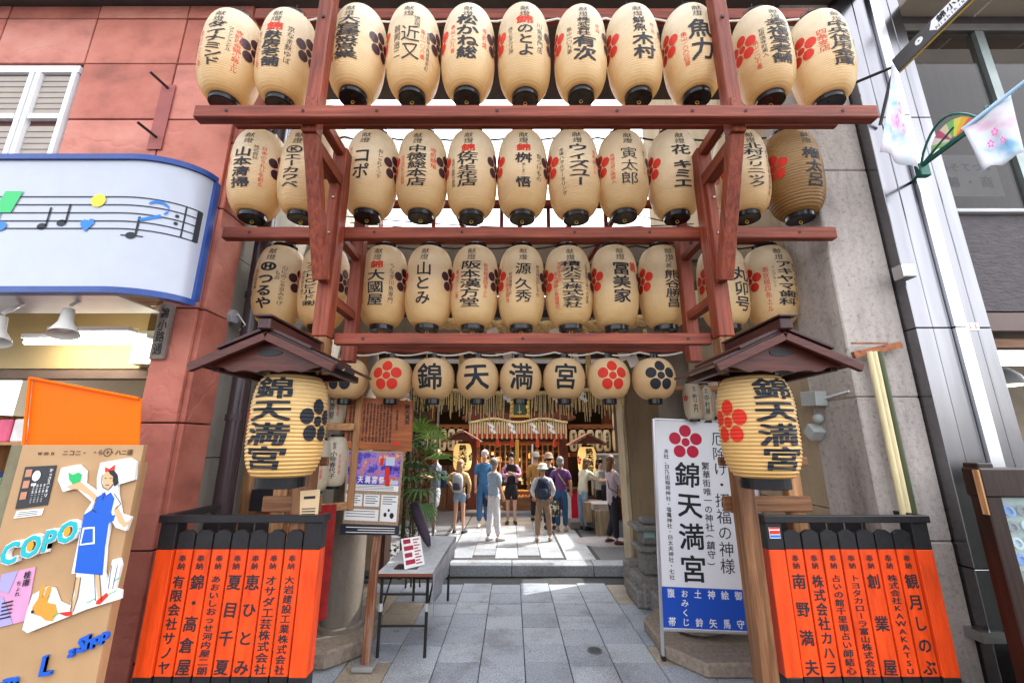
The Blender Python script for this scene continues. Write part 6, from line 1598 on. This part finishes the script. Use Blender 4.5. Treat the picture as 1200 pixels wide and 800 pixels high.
# two small roofed lanterns on posts
for side, px, py, Y in (('left', 542, 535, 10.9), ('right', 688, 539, 10.9)):
    p = at(px, py, Y); t = thing('courtyard_lantern', 'glowing yellow lantern under its own little roof, %s of the hall front' % side, 'lantern', p, 'pair of roofed courtyard lanterns')
    t.scale = (.92, .92, .95)
    mb = bpy.data.meshes.get('court_body')
    if mb is None:
        mb = body_mesh('court_body', .25, .34, .6, .006, 22, 32, 4, 3.2)
        m, nt_, b_ = _nodes('lit_paper'); b_.inputs['Base Color'].default_value = (.7, .5, .2, 1); b_.inputs['Emission Color'].default_value = (1, .62, .2, 1); b_.inputs['Emission Strength'].default_value = .22; mb.materials.append(m)
    child('lantern_body', mb, t); child('bottom_ring', RINGB, t, -.40); child('top_ring', RINGB, t, .33)
    V, Fc = [], []; column(V, Fc, '錦天満宮', .03, .31, -.29, .22, .05); wrap_text('lettering', V, Fc, M_INK, t, lambda z: r_long(z, .25, .34, .6, 0, 22, 3.2), .25, .014)
    V, Fc = [], []; s = -1 if side == 'right' else 1; crest(V, Fc, s * .30, .0, .11); wrap_text('crest', V, Fc, M_REDINK if side == 'right' else M_INK, t, lambda z: r_long(z, .25, .34, .6, 0, 22, 3.2), .25, .014)
    rt = thing('lantern_roof', 'small brown gabled roof over the %s courtyard lantern' % side, 'roof', p + Vector((0, 0, .36)))
    for s in (-1, 1):
        b = MB(); A = p + Vector((0, 0, .62)); B = p + Vector((s * .46, 0, .36)); n = Vector((s * .26, 0, .46)).normalized() * .03
        vs = [b.bm.verts.new((c.x, y, c.z)) for y in (Y - .4, Y + .4) for c in (A, B, B + n, A + n)]
        for f in ((0, 1, 2, 3), (7, 6, 5, 4), (0, 4, 5, 1), (1, 5, 6, 2), (2, 6, 7, 3), (3, 7, 4, 0)): b.bm.faces.new([vs[i] for i in f])
        b.build('roof_board', wood('mid_roof', (.22, .09, .06), 'y', .5), rt)
    b = MB(); b.prism([(-.36, .40), (0, .60), (.36, .40)], lambda u, v, w: Vector((p.x + u, Y - .36 + w, p.z + v)), .03); b.build('gable_board', HRX, rt)
    b = MB(); b.box(p.x - .05, p.x + .05, Y + .3, Y + .4, GZ, p.z + .5); b.build('post', HRZ, rt)
# right side of the courtyard: amulet counter, striped cloth, basin
am = thing('amulet_counter', 'pale glass fronted amulet window right of the hall', 'counter', (2.6, 11.8, GZ))
def ab_(name, m, px0, px1, py0, py1, Y, dep=.1, bv=.005, par=None):
    x0, x1 = at(px0, py1, Y).x, at(px1, py1, Y).x; z0, z1 = zat(py1, Y), zat(py0, Y)
    return boxp(name, m, par or am, x0, x1, Y, Y + dep, max(z0, GZ + .001), z1, bv)
ab_('cabinet', mat('grey_white', (.42, .44, .45), .4, var=.25, scale=4), 696, 745, 533, 572, 11.6, .3)
ab_('frame', M_PAPER, 694, 745, 531, 533, 11.55, .04); ab_('frame', M_PAPER, 694, 696, 533, 580, 11.55, .04); ab_('frame', M_PAPER, 716, 718, 533, 580, 11.55, .04)
ab_('shelf_goods', mat('goods_mix', (.45, .30, .2), .6, var=.7, scale=30), 698, 740, 572, 582, 11.5, .1)
ab_('counter_front', HRX, 690, 745, 582, 625, 11.5, .2)
st = thing('striped_cloth_box', 'counter cloth in white, scarlet and black vertical stripes', 'cloth', at(680, 610, 11.2))
for px0, px1, m in ((666, 670, M_PAPER), (670, 678.5, mat('scarlet', (.65, .01, .04), .6)), (678.5, 686, mat('charcoal', (.03, .03, .035), .6))): ab_('stripe', m, px0, px1, 577, 607, 11.2, .3, .003, st)
ab_('top', HRX, 664, 690, 572, 576.5, 11.18, .35, .003, st)
ba_ = thing('stone_basin', 'wood sided stone trough on low stone step in the right courtyard', 'basin', at(710, 612, 9.6))
ab_('step', M_ST, 669, 700, 611, 622, 10.2, .5, .01, ba_)
ab_('trough', M_CONC, 695, 724, 590, 598, 9.5, .8, .01, ba_)
ab_('side_board', wood('trough_board', (.42, .33, .2), 'z', .6), 699, 706, 598, 632, 9.4, .05, .003, ba_); ab_('side_board', wood('trough_board', (.42, .33, .2), 'z', .6), 707, 722, 598, 634, 9.45, .5, .003, ba_)
bx = MB(); c = at(692, 598, 9.9); bx.lathe([(.14, -.22), (.16, 0), (.15, .18), (.12, .19)], 16, c); tag(bx.build('wooden_tub', wood('tub_wood', (.25, .17, .1), 'z', .6)), 'round wooden tub on the stone step left of the trough', 'tub')
g = MB(); g.lathe([(.62, 0), (.5, .02), (.2, .025)], 18, (1.85, 9.0, GZ), sq=(1, .8)); struct(g.build('gravel_patch', mat('pale_gravel', (.30, .28, .27), .95, var=.5, scale=80, bump=.8, bscale=120)), kind='stuff')
# side walls of the courtyard
for nm, x0, x1, lab in (('courtyard_wall', -3.1, -2.75, 'left'), ('courtyard_wall', 3.0, 3.3, 'right')):
    w = thing(nm, 'wooden %s side wall of the inner courtyard' % lab, 'wall', (x0, 10, 0))
    for k in range(12): boxp('wall_board', wood('court_board', (.12, .07, .045), 'z', .7), w, x0, x1, 7.2 + .6 * k, 7.79 + .6 * k, 0, 3.2)

# ------------------------------------------------------------------ people
def skin_mesh(verts, edges, radii, root=0, sub=1):
    me = bpy.data.meshes.new('sk'); me.from_pydata([tuple(v) for v in verts], edges, []); o = bpy.data.objects.new('sk', me); C.objects.link(o)
    md = o.modifiers.new('skin', 'SKIN'); md.use_smooth_shade = True; md.branch_smoothing = .4
    for i, r in enumerate(radii):
        sv = me.skin_vertices[0].data[i]; sv.radius = r if isinstance(r, tuple) else (r, r); sv.use_root = (i == root)
    ss = o.modifiers.new('sub', 'SUBSURF'); ss.levels = sub; ss.render_levels = sub
    dg = bpy.context.evaluated_depsgraph_get(); dg.update(); out = bpy.data.meshes.new_from_object(o.evaluated_get(dg))
    bpy.data.objects.remove(o); bpy.data.meshes.remove(me)
    out.polygons.foreach_set('use_smooth', [True] * len(out.polygons)); return out
def join_mesh(me, extra):
    bm = bmesh.new(); bm.from_mesh(me); bm.from_mesh(extra); bm.to_mesh(me); bm.free(); me.polygons.foreach_set('use_smooth', [True] * len(me.polygons)); bpy.data.meshes.remove(extra)
def cloth(name, c, rough=.8, **k): return mat('cloth_' + name, c, rough, var=k.get('var', .12), scale=k.get('scale', 9), bump=.9, bscale=7, bdist=.03)
SKIN = mat('skin', (.50, .27, .17), .5, var=.06); SKIN2 = mat('skin_pale', (.58, .34, .24), .5, var=.06)
SHOE = {}
def person(label, px, py, face, h, arms, legs, shirt, pants, hair, skin=SKIN, sleeve='short', trouser='long', shoes=(.03, .03, .035), lean=(0, 0), head=(0, 0), skirt=0, hem=.86, hairstyle='short', hairlen=0, w=1.0, z=GZ, pos=None):
    """face: rotation about z, 0 looks at the camera (-Y); arms: ((elbow),(wrist)) per side in metres from the shoulder; legs: (dx,dy) of knee and ankle per side"""
    p = Vector(pos) if pos else atz(px, py, z); p.z = z
    t = thing('person', label, 'person', p, 'visitors in the shrine courtyard'); t.rotation_euler = (0, 0, face); k = h / 1.765; t.scale = (k * w, k * w, k)
    lx, ly = lean
    W_ = lambda f: Vector((lx * f, ly * f, 0))
    P = lambda x, y, z_, f=0: Vector((x, y, z_)) + W_(f)
    V = [P(0, 0, .95), P(0, .01, 1.10, .3), P(0, 0, 1.28, .7), P(0, 0, 1.42, 1), P(0, -.01, 1.50, 1.1), P(head[0] * .6, -.02 + head[1] * .6, 1.57, 1.15), P(head[0], -.015 + head[1], 1.645, 1.2)]
    RD = [(.125, .10), (.115, .09), (.135, .095), (.085, .07), (.048, .05), (.068, .078), (.075, .088)]
    E_ = [(0, 1), (1, 2), (2, 3), (3, 4), (4, 5), (5, 6)]
    hands = []
    for s, (el, wr) in zip((-1, 1), arms):
        sh = P(s * .165, 0, 1.40, 1); e = sh + Vector(el); wv = e + Vector(wr)
        i = len(V); V += [sh, e, wv, wv + Vector(wr).normalized() * .05]; RD += [.055, .042, .030, (.036, .02)]; E_ += [(3, i), (i, i + 1), (i + 1, i + 2), (i + 2, i + 3)]
        hands.append((wv + Vector(wr).normalized() * .05, Vector(wr).normalized(), s))
    feet = []
    for s, (kn, an) in zip((-1, 1), legs):
        hp = Vector((s * .085, 0, .90)); K = Vector((s * .09 + kn[0], kn[1], .50)); A = Vector((s * .09 + an[0], an[1], .09 + (an[2] if len(an) > 2 else 0)))
        i = len(V); V += [hp, K, A]; RD += [.085, .052, .036]; E_ += [(0, i), (i, i + 1), (i + 1, i + 2)]; feet.append((A, s))
    body = skin_mesh(V, E_, RD)
    b = MB()
    for c, d, s in hands:                       # palm, four bent fingers and a thumb
        side = d.cross(Vector((0, 1, 0.2))).normalized(); nrm = side.cross(d)
        for f in range(4):
            o_ = side * (.024 - .016 * f) * 1.0; L = (.062, .070, .066, .052)[f]
            b.tube([c + o_ * .9 - d * .01, c + o_ * 1.1 + d * L * .5, c + o_ * 1.05 + d * L * .85 + nrm * .018, c + o_ + d * L + nrm * .036], [.0095, .009, .008, .006], 6)
        b.tube([c - d * .03 + side * .03, c - d * .0 + side * .052 + nrm * .01, c + d * .03 + side * .055 + nrm * .02], [.011, .010, .007], 6)
    hm = V[6]; b.tube([hm + Vector((0, -.078, .0)), hm + Vector((0, -.105, -.028)), hm + Vector((0, -.085, -.038))], [.008, .014, .008], 6)
    for s in (-1, 1): b.ball(hm + Vector((s * .085, .005, -.015)), .022, (.35, .7, 1.1), 1)
    ex = bpy.data.meshes.new('x'); b.bm.to_mesh(ex); b.bm.free(); join_mesh(body, ex)
    link('body', body, skin, t)
    def off(o): return o
    def pb(mb, name, m, smooth=True): # part with local coordinates
        bmesh.ops.recalc_face_normals(mb.bm, faces=mb.bm.faces); me = bpy.data.meshes.new(name); mb.bm.to_mesh(me); mb.bm.free()
        if smooth: me.polygons.foreach_set('use_smooth', [True] * len(me.polygons))
        return link(name, me, m, t)
    b = MB()
    for s in (-1, 1): b.ball(hm + Vector((s * .032, -.083, .002)), .009, (1.2, .5, .8), 1)
    pb(b, 'eyes', M_INK); b = MB(); b.tube([hm + Vector((-.024, -.083, -.062)), hm + Vector((0, -.089, -.064)), hm + Vector((.024, -.083, -.062))], .005, 5); pb(b, 'mouth', mat('lips', (.35, .10, .08), .5, var=0))
    # shirt
    g = .022
    SV = [P(0, 0, hem, .0), P(0, .01, 1.10, .3), P(0, 0, 1.28, .7), P(0, 0, 1.41, 1), P(0, -.01, 1.475, 1.1)]; SR = [(.172, .135), (.148, .118), (.165, .12), (.115, .09), (.06, .06)]; SE = [(0, 1), (1, 2), (2, 3), (3, 4)]
    if skirt: SV.insert(0, P(0, 0, hem - skirt, 0)); SR.insert(0, (.19, .15)); SE = [(i, i + 1) for i in range(5)]
    top_i = len(SV) - 2
    for s, (el, wr) in zip((-1, 1), arms):
        sh = P(s * .165, 0, 1.40, 1); e = sh + Vector(el); wv = e + Vector(wr); i = len(SV)
        if sleeve == 'short': SV += [sh, sh.lerp(e, .85)]; SR += [.078, .068]; SE += [(top_i, i), (i, i + 1)]
        elif sleeve == 'long': SV += [sh, e, e.lerp(wv, .95)]; SR += [.078, .060, .045]; SE += [(top_i, i), (i, i + 1), (i + 1, i + 2)]
    link('shirt', skin_mesh(SV, SE, SR, 2), shirt, t)
    PV = [Vector((0, 0, 1.06)), Vector((0, 0, .92))]; PR = [(.135, .108), (.155, .12)]; PE = [(0, 1)]
    for s, (kn, an) in zip((-1, 1), legs):
        hp = Vector((s * .088, 0, .84)); K = Vector((s * .09 + kn[0], kn[1], .50)); A = Vector((s * .09 + an[0], an[1], .09 + (an[2] if len(an) > 2 else 0))); i = len(PV)
        if trouser == 'long': PV += [hp, K, K.lerp(A, .93)]; PR += [.10, .078, .064]; PE += [(1, i), (i, i + 1), (i + 1, i + 2)]
        elif trouser == 'shorts': PV += [hp, hp.lerp(K, .85)]; PR += [.105, .092]; PE += [(1, i), (i, i + 1)]
        else: PV += [hp, hp.lerp(K, .42)]; PR += [.105, .10]; PE += [(1, i), (i, i + 1)]
    link('trousers' if trouser == 'long' else 'shorts', skin_mesh(PV, PE, PR, 1), pants, t)
    ms = mat('shoe_%02d%02d%02d' % tuple(int(c * 99) for c in shoes), shoes, .5)
    for A, s in feet:
        b = MB(); z0 = A.z - .09; out = s * .025
        b.tube([(A.x, A.y + .05, z0 + .035), (A.x, A.y, z0 + .05), (A.x + out, A.y - .09, z0 + .04), (A.x + out * 1.6, A.y - .17, z0 + .028)], [.032, .045, .043, .022], 10); pb(b, 'shoe', ms)
    # hair
    if hairstyle != 'bald':
        b = MB(); b.ball(hm + Vector((0, .022, .022)), .104, (.93, 1.0, 1.04), 2)
        for v in list(b.bm.verts):
            q = v.co - hm
            if q.y < -.055 and q.z < .045: v.co.y = hm.y - .035 ; v.co.x *= .97
            if q.z < -.06 and hairlen == 0: v.co = hm + Vector((q.x * .85, max(q.y, .0) * .8, -.06 + (q.z + .06) * .35))
        pb(b, 'hair', hair)
        if hairlen:
            b = MB(); b.tube([hm + Vector((0, .045, .02)), hm + Vector((0, .075, -.08)), hm + Vector((0, .095, -.08 - hairlen * .5)), hm + Vector((.01, .085, -.08 - hairlen))], [.085, .095, .085, .03], 12)
            for v in b.bm.verts: v.co.y = hm.y + .06 + (v.co.y - hm.y - .06) * .6
            pb(b, 'long_hair', hair)
    return t, hm, P, pb
def backpack(pb, m, m2, y=.17, w=.15, h=.22, zc=1.22):
    b = MB(); b.lathe([(w * .75, -h), (w, -h * .8), (w * 1.02, h * .4), (w * .8, h * .9), (w * .35, h * 1.05)], 16, (0, y, zc), sq=(1, .55)); pb(b, 'backpack', m)
    b = MB(); b.lathe([(w * .6, -h * .7), (w * .72, -h * .6), (w * .72, -.0), (w * .5, .02)], 14, (0, y + .05, zc - .01), sq=(1, .55)); pb(b, 'backpack_pocket', m2)
    for s in (-1, 1): b = MB(); b.tube([(s * .10, y - .03, zc - .15), (s * .16, .0, zc - .05), (s * .125, -.10, zc + .08), (s * .10, -.06, zc + .22), (s * .09, y - .04, zc + .2)], .014, 6); pb(b, 'shoulder_strap', m2)
def bag(pb, c, w, h, m, d=.06, strap=None):
    b = MB(); b.box(c[0] - w / 2, c[0] + w / 2, c[1] - d / 2, c[1] + d / 2, c[2] - h, c[2]); bmesh.ops.bevel(b.bm, geom=b.bm.edges[:], offset=.015, segments=2, affect='EDGES'); pb(b, 'bag', m)
    if strap: b = MB(); b.tube(strap, .008, 6); pb(b, 'bag_strap', m)
def hat(pb, hm, m, brim=.15, floppy=True):
    b = MB(); b.lathe([(brim, .02), (brim * .96, .028), (.105, .055), (.10, .11), (.07, .15), (.01, .16)], 20, hm + Vector((0, .01, -.01)), cap=False, sq=(1, 1.05)); pb(b, 'hat', m)
down = ((-.03, 0, -.28), (-.0, -.04, -.24)); downR = ((.03, 0, -.28), (.0, -.04, -.24))
straight = (((0, 0), (0, 0)), ((0, 0), (0, 0)))
H_GREY = mat('hair_grey', (.22, .20, .19), .6, var=.3, scale=40); H_WHITE = mat('hair_white', (.62, .60, .57), .6, var=.1, scale=40); H_BLK = mat('hair_black', (.02, .016, .014), .4, var=.2, scale=40); H_BRN = mat('hair_brown', (.14, .07, .035), .5, var=.3, scale=40); H_BLOND = mat('hair_blond', (.36, .22, .11), .5, var=.3, scale=40)
# 1 man half hidden by the palm
t, hm, P, pb = person('man in grey blue vest and pale shorts half hidden behind the fan palm', 512, 629, R_(-60), 1.76, (((-.04, -.05, -.27), (.02, -.2, .06)), ((.05, -.08, -.26), (-.05, -.2, .08))), (((-.04, .0), (-.05, .05)), ((.04, -.05), (.06, -.06))), cloth('greyblue', (.16, .22, .30)), cloth('paleshort', (.45, .46, .48)), H_BLOND, trouser='shorts', shoes=(.5, .5, .52), pos=(-1.66, 9.55, 0))
bag(pb, (.0, .16, 1.30), .26, .34, cloth('navybag', (.03, .04, .06)), .12)
# 2 girl with backpack
t, hm, P, pb = person('young woman with tan cardigan, denim shorts and grey backpack', 533, 626, R_(165), 1.54, (((-.10, .02, -.24), (.03, -.05, -.22)), ((.22, .0, -.14), (-.10, -.10, -.14))), (((-.01, .0), (-.02, .0)), ((.01, .0), (.03, .0))), cloth('tan', (.50, .31, .14)), cloth('denim', (.24, .34, .45)), H_BLOND, SKIN2, 'long', 'hot', hairstyle='s', hairlen=.16, pos=(-1.15, 9.75, 0))
backpack(pb, cloth('palegrey', (.42, .42, .44)), cloth('darkgrey', (.06, .06, .07)), .17, .14, .22, 1.2)
# 3 white haired man
t, hm, P, pb = person('white haired man in blue short sleeved shirt and blue jeans', 565, 617, R_(12), 1.74, (down, ((.05, -.12, -.24), (-.02, -.22, .02))), straight, cloth('blue', (.045, .16, .34)), cloth('jeans', (.04, .13, .28)), H_WHITE, SKIN2, shoes=(.6, .6, .6), head=(0.02, -.02), pos=(-.68, 10.5, 0))
# 4 woman in white trousers
t, hm, P, pb = person('grey haired person in light blue blouse and white trousers holding papers', 580, 634, R_(130), 1.60, (((-.02, -.02, -.27), (.02, -.12, -.20)), ((.03, -.05, -.26), (.05, -.10, -.20))), (((.0, -.02), (.0, -.06)), ((.0, .02), (.0, .08))), cloth('paleblue', (.36, .45, .56)), cloth('whitep', (.70, .68, .70)), H_GREY, SKIN, shoes=(.45, .40, .38), pos=(-.37, 9.0, 0))
b = MB(); b.box(.18, .19, -.33, -.12, .82, .94); pb(b, 'folded_papers', M_PAPER, False)
bag(pb, (.19, .02, .92), .05, .22, cloth('navy', (.03, .04, .07)), .2, [(-.10, -.05, 1.45), (.05, -.13, 1.2), (.18, -.05, .92)])
# 5 young man arms crossed
t, hm, P, pb = person('young man with glasses and crossed arms in pink plaid shirt and black shorts', 598, 611, R_(0), 1.68, (((-.06, -.06, -.24), (.20, -.16, .05)), ((.06, -.06, -.24), (-.20, -.16, .07))), straight, None or cloth('black_tee', (.015, .015, .018)), cloth('blackshort', (.02, .02, .025)), H_BLK, SKIN2, 'short', 'shorts', pos=(-.02, 10.9, 0))
def plaid():
    m, nt, b = _nodes('plaid'); tc = _n(nt, 'ShaderNodeTexCoord'); ck = _n(nt, 'ShaderNodeTexChecker'); ck.inputs['Scale'].default_value = 14; ck.inputs[1].default_value = (.45, .10, .18, 1); ck.inputs[2].default_value = (.5, .38, .45, 1)
    nt.links.new(tc.outputs['Object'], ck.inputs[0]); nt.links.new(ck.outputs[0], b.inputs['Base Color']); b.inputs['Roughness'].default_value = .8; return m
PLD = plaid()
SV = [(-.14, -.02, .98), (-.13, 0, 1.2), (-.10, 0, 1.40), (-.165, 0, 1.40), (-.225, -.06, 1.16), (-.06, -.20, 1.20)]
link('open_shirt', skin_mesh(SV, [(0, 1), (1, 2), (2, 3), (3, 4), (4, 5)], [.07, .07, .07, .082, .066, .052], 1), PLD, t)
SV = [(-v[0], v[1], v[2] + (.02 if i == 5 else 0)) for i, v in enumerate(SV)]
link('open_shirt', skin_mesh(SV, [(0, 1), (1, 2), (2, 3), (3, 4), (4, 5)], [.07, .07, .07, .082, .066, .052], 1), PLD, t)
b = MB()
for s in (-1, 1): b.tube([hm + Vector((s * .034 + .022 * math.cos(a), -.094, .002 + .018 * math.sin(a))) for a in [k * .7 for k in range(10)]], .004, 4)
b.tube([hm + Vector((-.09, .0, .005)), hm + Vector((-.055, -.09, .005)), hm + Vector((.055, -.09, .005)), hm + Vector((.09, 0, .005))], .004, 4); pb(b, 'glasses', M_WIRE)
# 6 person with cloth hat and dark blue backpack
t, hm, P, pb = person('person in white sun hat and khaki trousers with dark blue backpack', 636, 633, R_(178), 1.47, (((-.10, .02, -.25), (.04, -.10, -.16)), ((.10, .02, -.25), (-.04, -.10, -.16))), (((-.04, 0), (-.06, .0)), ((.04, 0), (.06, .03))), cloth('white_top', (.55, .55, .56)), cloth('khaki', (.26, .17, .11)), H_GREY, SKIN, 'long', shoes=(.35, .28, .22), pos=(.63, 9.0, 0))
backpack(pb, cloth('darkblue', (.02, .03, .06)), cloth('darkblue2', (.035, .05, .09)), .17, .15, .24, 1.2); hat(pb, hm, cloth('cream_hat', (.62, .58, .48)), .14)
# 7 person hidden behind with dark hat
t, hm, P, pb = person('person in dark clothes and brown cap mostly hidden behind the khaki trousers', 645, 620, R_(170), 1.66, (down, downR), straight, cloth('dark_navy', (.02, .025, .04)), cloth('navy2', (.02, .03, .06)), H_BLK, SKIN, 'long', pos=(.86, 10.2, 0))
hat(pb, hm, cloth('brown_hat', (.28, .19, .13)), .13)
t, hm, P, pb = person('person in ochre top with pale cap standing at the offering box', 635, 608, R_(180), 1.66, (down, downR), straight, cloth('ochre', (.40, .22, .06)), cloth('dk', (.03, .03, .03)), H_GREY, SKIN, 'long', pos=(.62, 11.3, 0))
hat(pb, hm, cloth('grey_hat', (.35, .31, .27)), .12)
# 8 purple shirt
t, hm, P, pb = person('woman in violet shirt and jeans with patterned black tote bag', 657, 623, R_(172), 1.60, (((-.08, .03, -.26), (-.0, -.08, -.22)), ((.09, .03, -.26), (.02, -.12, -.18))), straight, cloth('violet', (.13, .05, .17)), cloth('jeans3', (.025, .08, .18)), H_GREY, SKIN, 'short', hem=.86, pos=(1.10, 9.95, 0), hairstyle='s', hairlen=.03, shoes=(.4, .32, .2))
m, nt_, b_ = _nodes('tote_print'); nt_.links.new(_ramp(nt_, _noise(nt_, 22, 2), [(.4, (.02, .02, .025)), (.52, (.02, .02, .025)), (.56, (.55, .45, .2)), (.62, (.5, .5, .5))]), b_.inputs['Base Color'])
bag(pb, (.20, .12, .72), .30, .36, m, .10, [(.12, .12, .70), (.16, -.0, .92), (.22, 0, .92), (.28, .12, .70)])
b = MB(); b.tube([(.12, .0, 1.47), (.02, .13, 1.3), (-.12, .12, 1.1)], .012, 5); pb(b, 'strap', cloth('beige', (.5, .4, .3)))
# 9 woman pale yellow
t, hm, P, pb = person('woman with long auburn hair in pale yellow top leaning over the trough', 690, 630, R_(120), 1.56, (((-.02, -.20, -.16), (.0, -.22, -.02)), ((.02, -.2, -.16), (.02, -.2, -.04))), straight, cloth('pale_yellow', (.66, .64, .48)), cloth('denim9', (.22, .30, .40)), H_BRN, SKIN2, 'long', hairstyle='s', hairlen=.22, hem=.80, lean=(0, -.10), head=(0, -.05), pos=(1.62, 10.15, 0))
# 10 dark haired in background
t, hm, P, pb = person('dark haired woman in patterned white blouse at the amulet window', 709, 618, R_(40), 1.55, (((-.06, -.12, -.2), (.05, -.2, .02)), ((.06, -.12, -.2), (-.05, -.2, .02))), straight, mat('cloth_dots', (.55, .54, .5), .8, var=.7, scale=30), cloth('blk10', (.02, .02, .02)), H_BLK, SKIN2, 'short', hairstyle='s', hairlen=.1, pos=(2.07, 10.3, 0))
bag(pb, (-.05, -.20, 1.1), .26, .4, cloth('blkbag', (.02, .02, .025)), .1)
# 11 right woman
t, hm, P, pb = person('long haired woman in pale mauve coat and dark trousers with red checked bag', 716, 641, R_(105), 1.66, (((-.02, -.10, -.25), (.02, -.22, .02)), ((.02, -.06, -.26), (.0, -.16, -.16))), (((0, .02), (-.02, .02)), ((0, -.04), (.04, .1))), cloth('mauve', (.48, .40, .44)), cloth('navy11', (.02, .02, .03)), H_BRN, SKIN2, 'long', hairstyle='s', hairlen=.26, hem=.72, shoes=(.12, .03, .03), pos=(1.99, 8.75, 0))
m, nt_, b_ = _nodes('red_check'); tc = _n(nt_, 'ShaderNodeTexCoord'); ck = _n(nt_, 'ShaderNodeTexChecker'); ck.inputs['Scale'].default_value = 30; ck.inputs[1].default_value = (.55, .03, .05, 1); ck.inputs[2].default_value = (.6, .3, .3, 1); nt_.links.new(tc.outputs['Object'], ck.inputs[0]); nt_.links.new(ck.outputs[0], b_.inputs['Base Color'])
bag(pb, (-.12, -.26, .98), .05, .42, m, .26, [(-.12, -.33, .96), (-.05, -.34, 1.2), (-.1, -.2, .96)])
b = MB(); b.tube([(.14, .0, 1.42), (.0, -.14, 1.2), (-.17, -.02, 1.0), (-.1, .13, 1.1), (.12, .07, 1.4)], .010, 5); pb(b, 'strap', M_WIRE)

# upper storeys across the far end so the hall has the city behind it
fb = thing('rear_building', 'plain grey city building rising behind the shrine hall', 'building', (0, 22, 0))
boxp('wall', mat('city_brown', (.12, .10, .085), .8), fb, -9, 9, 20, 26, 0, 9.0)
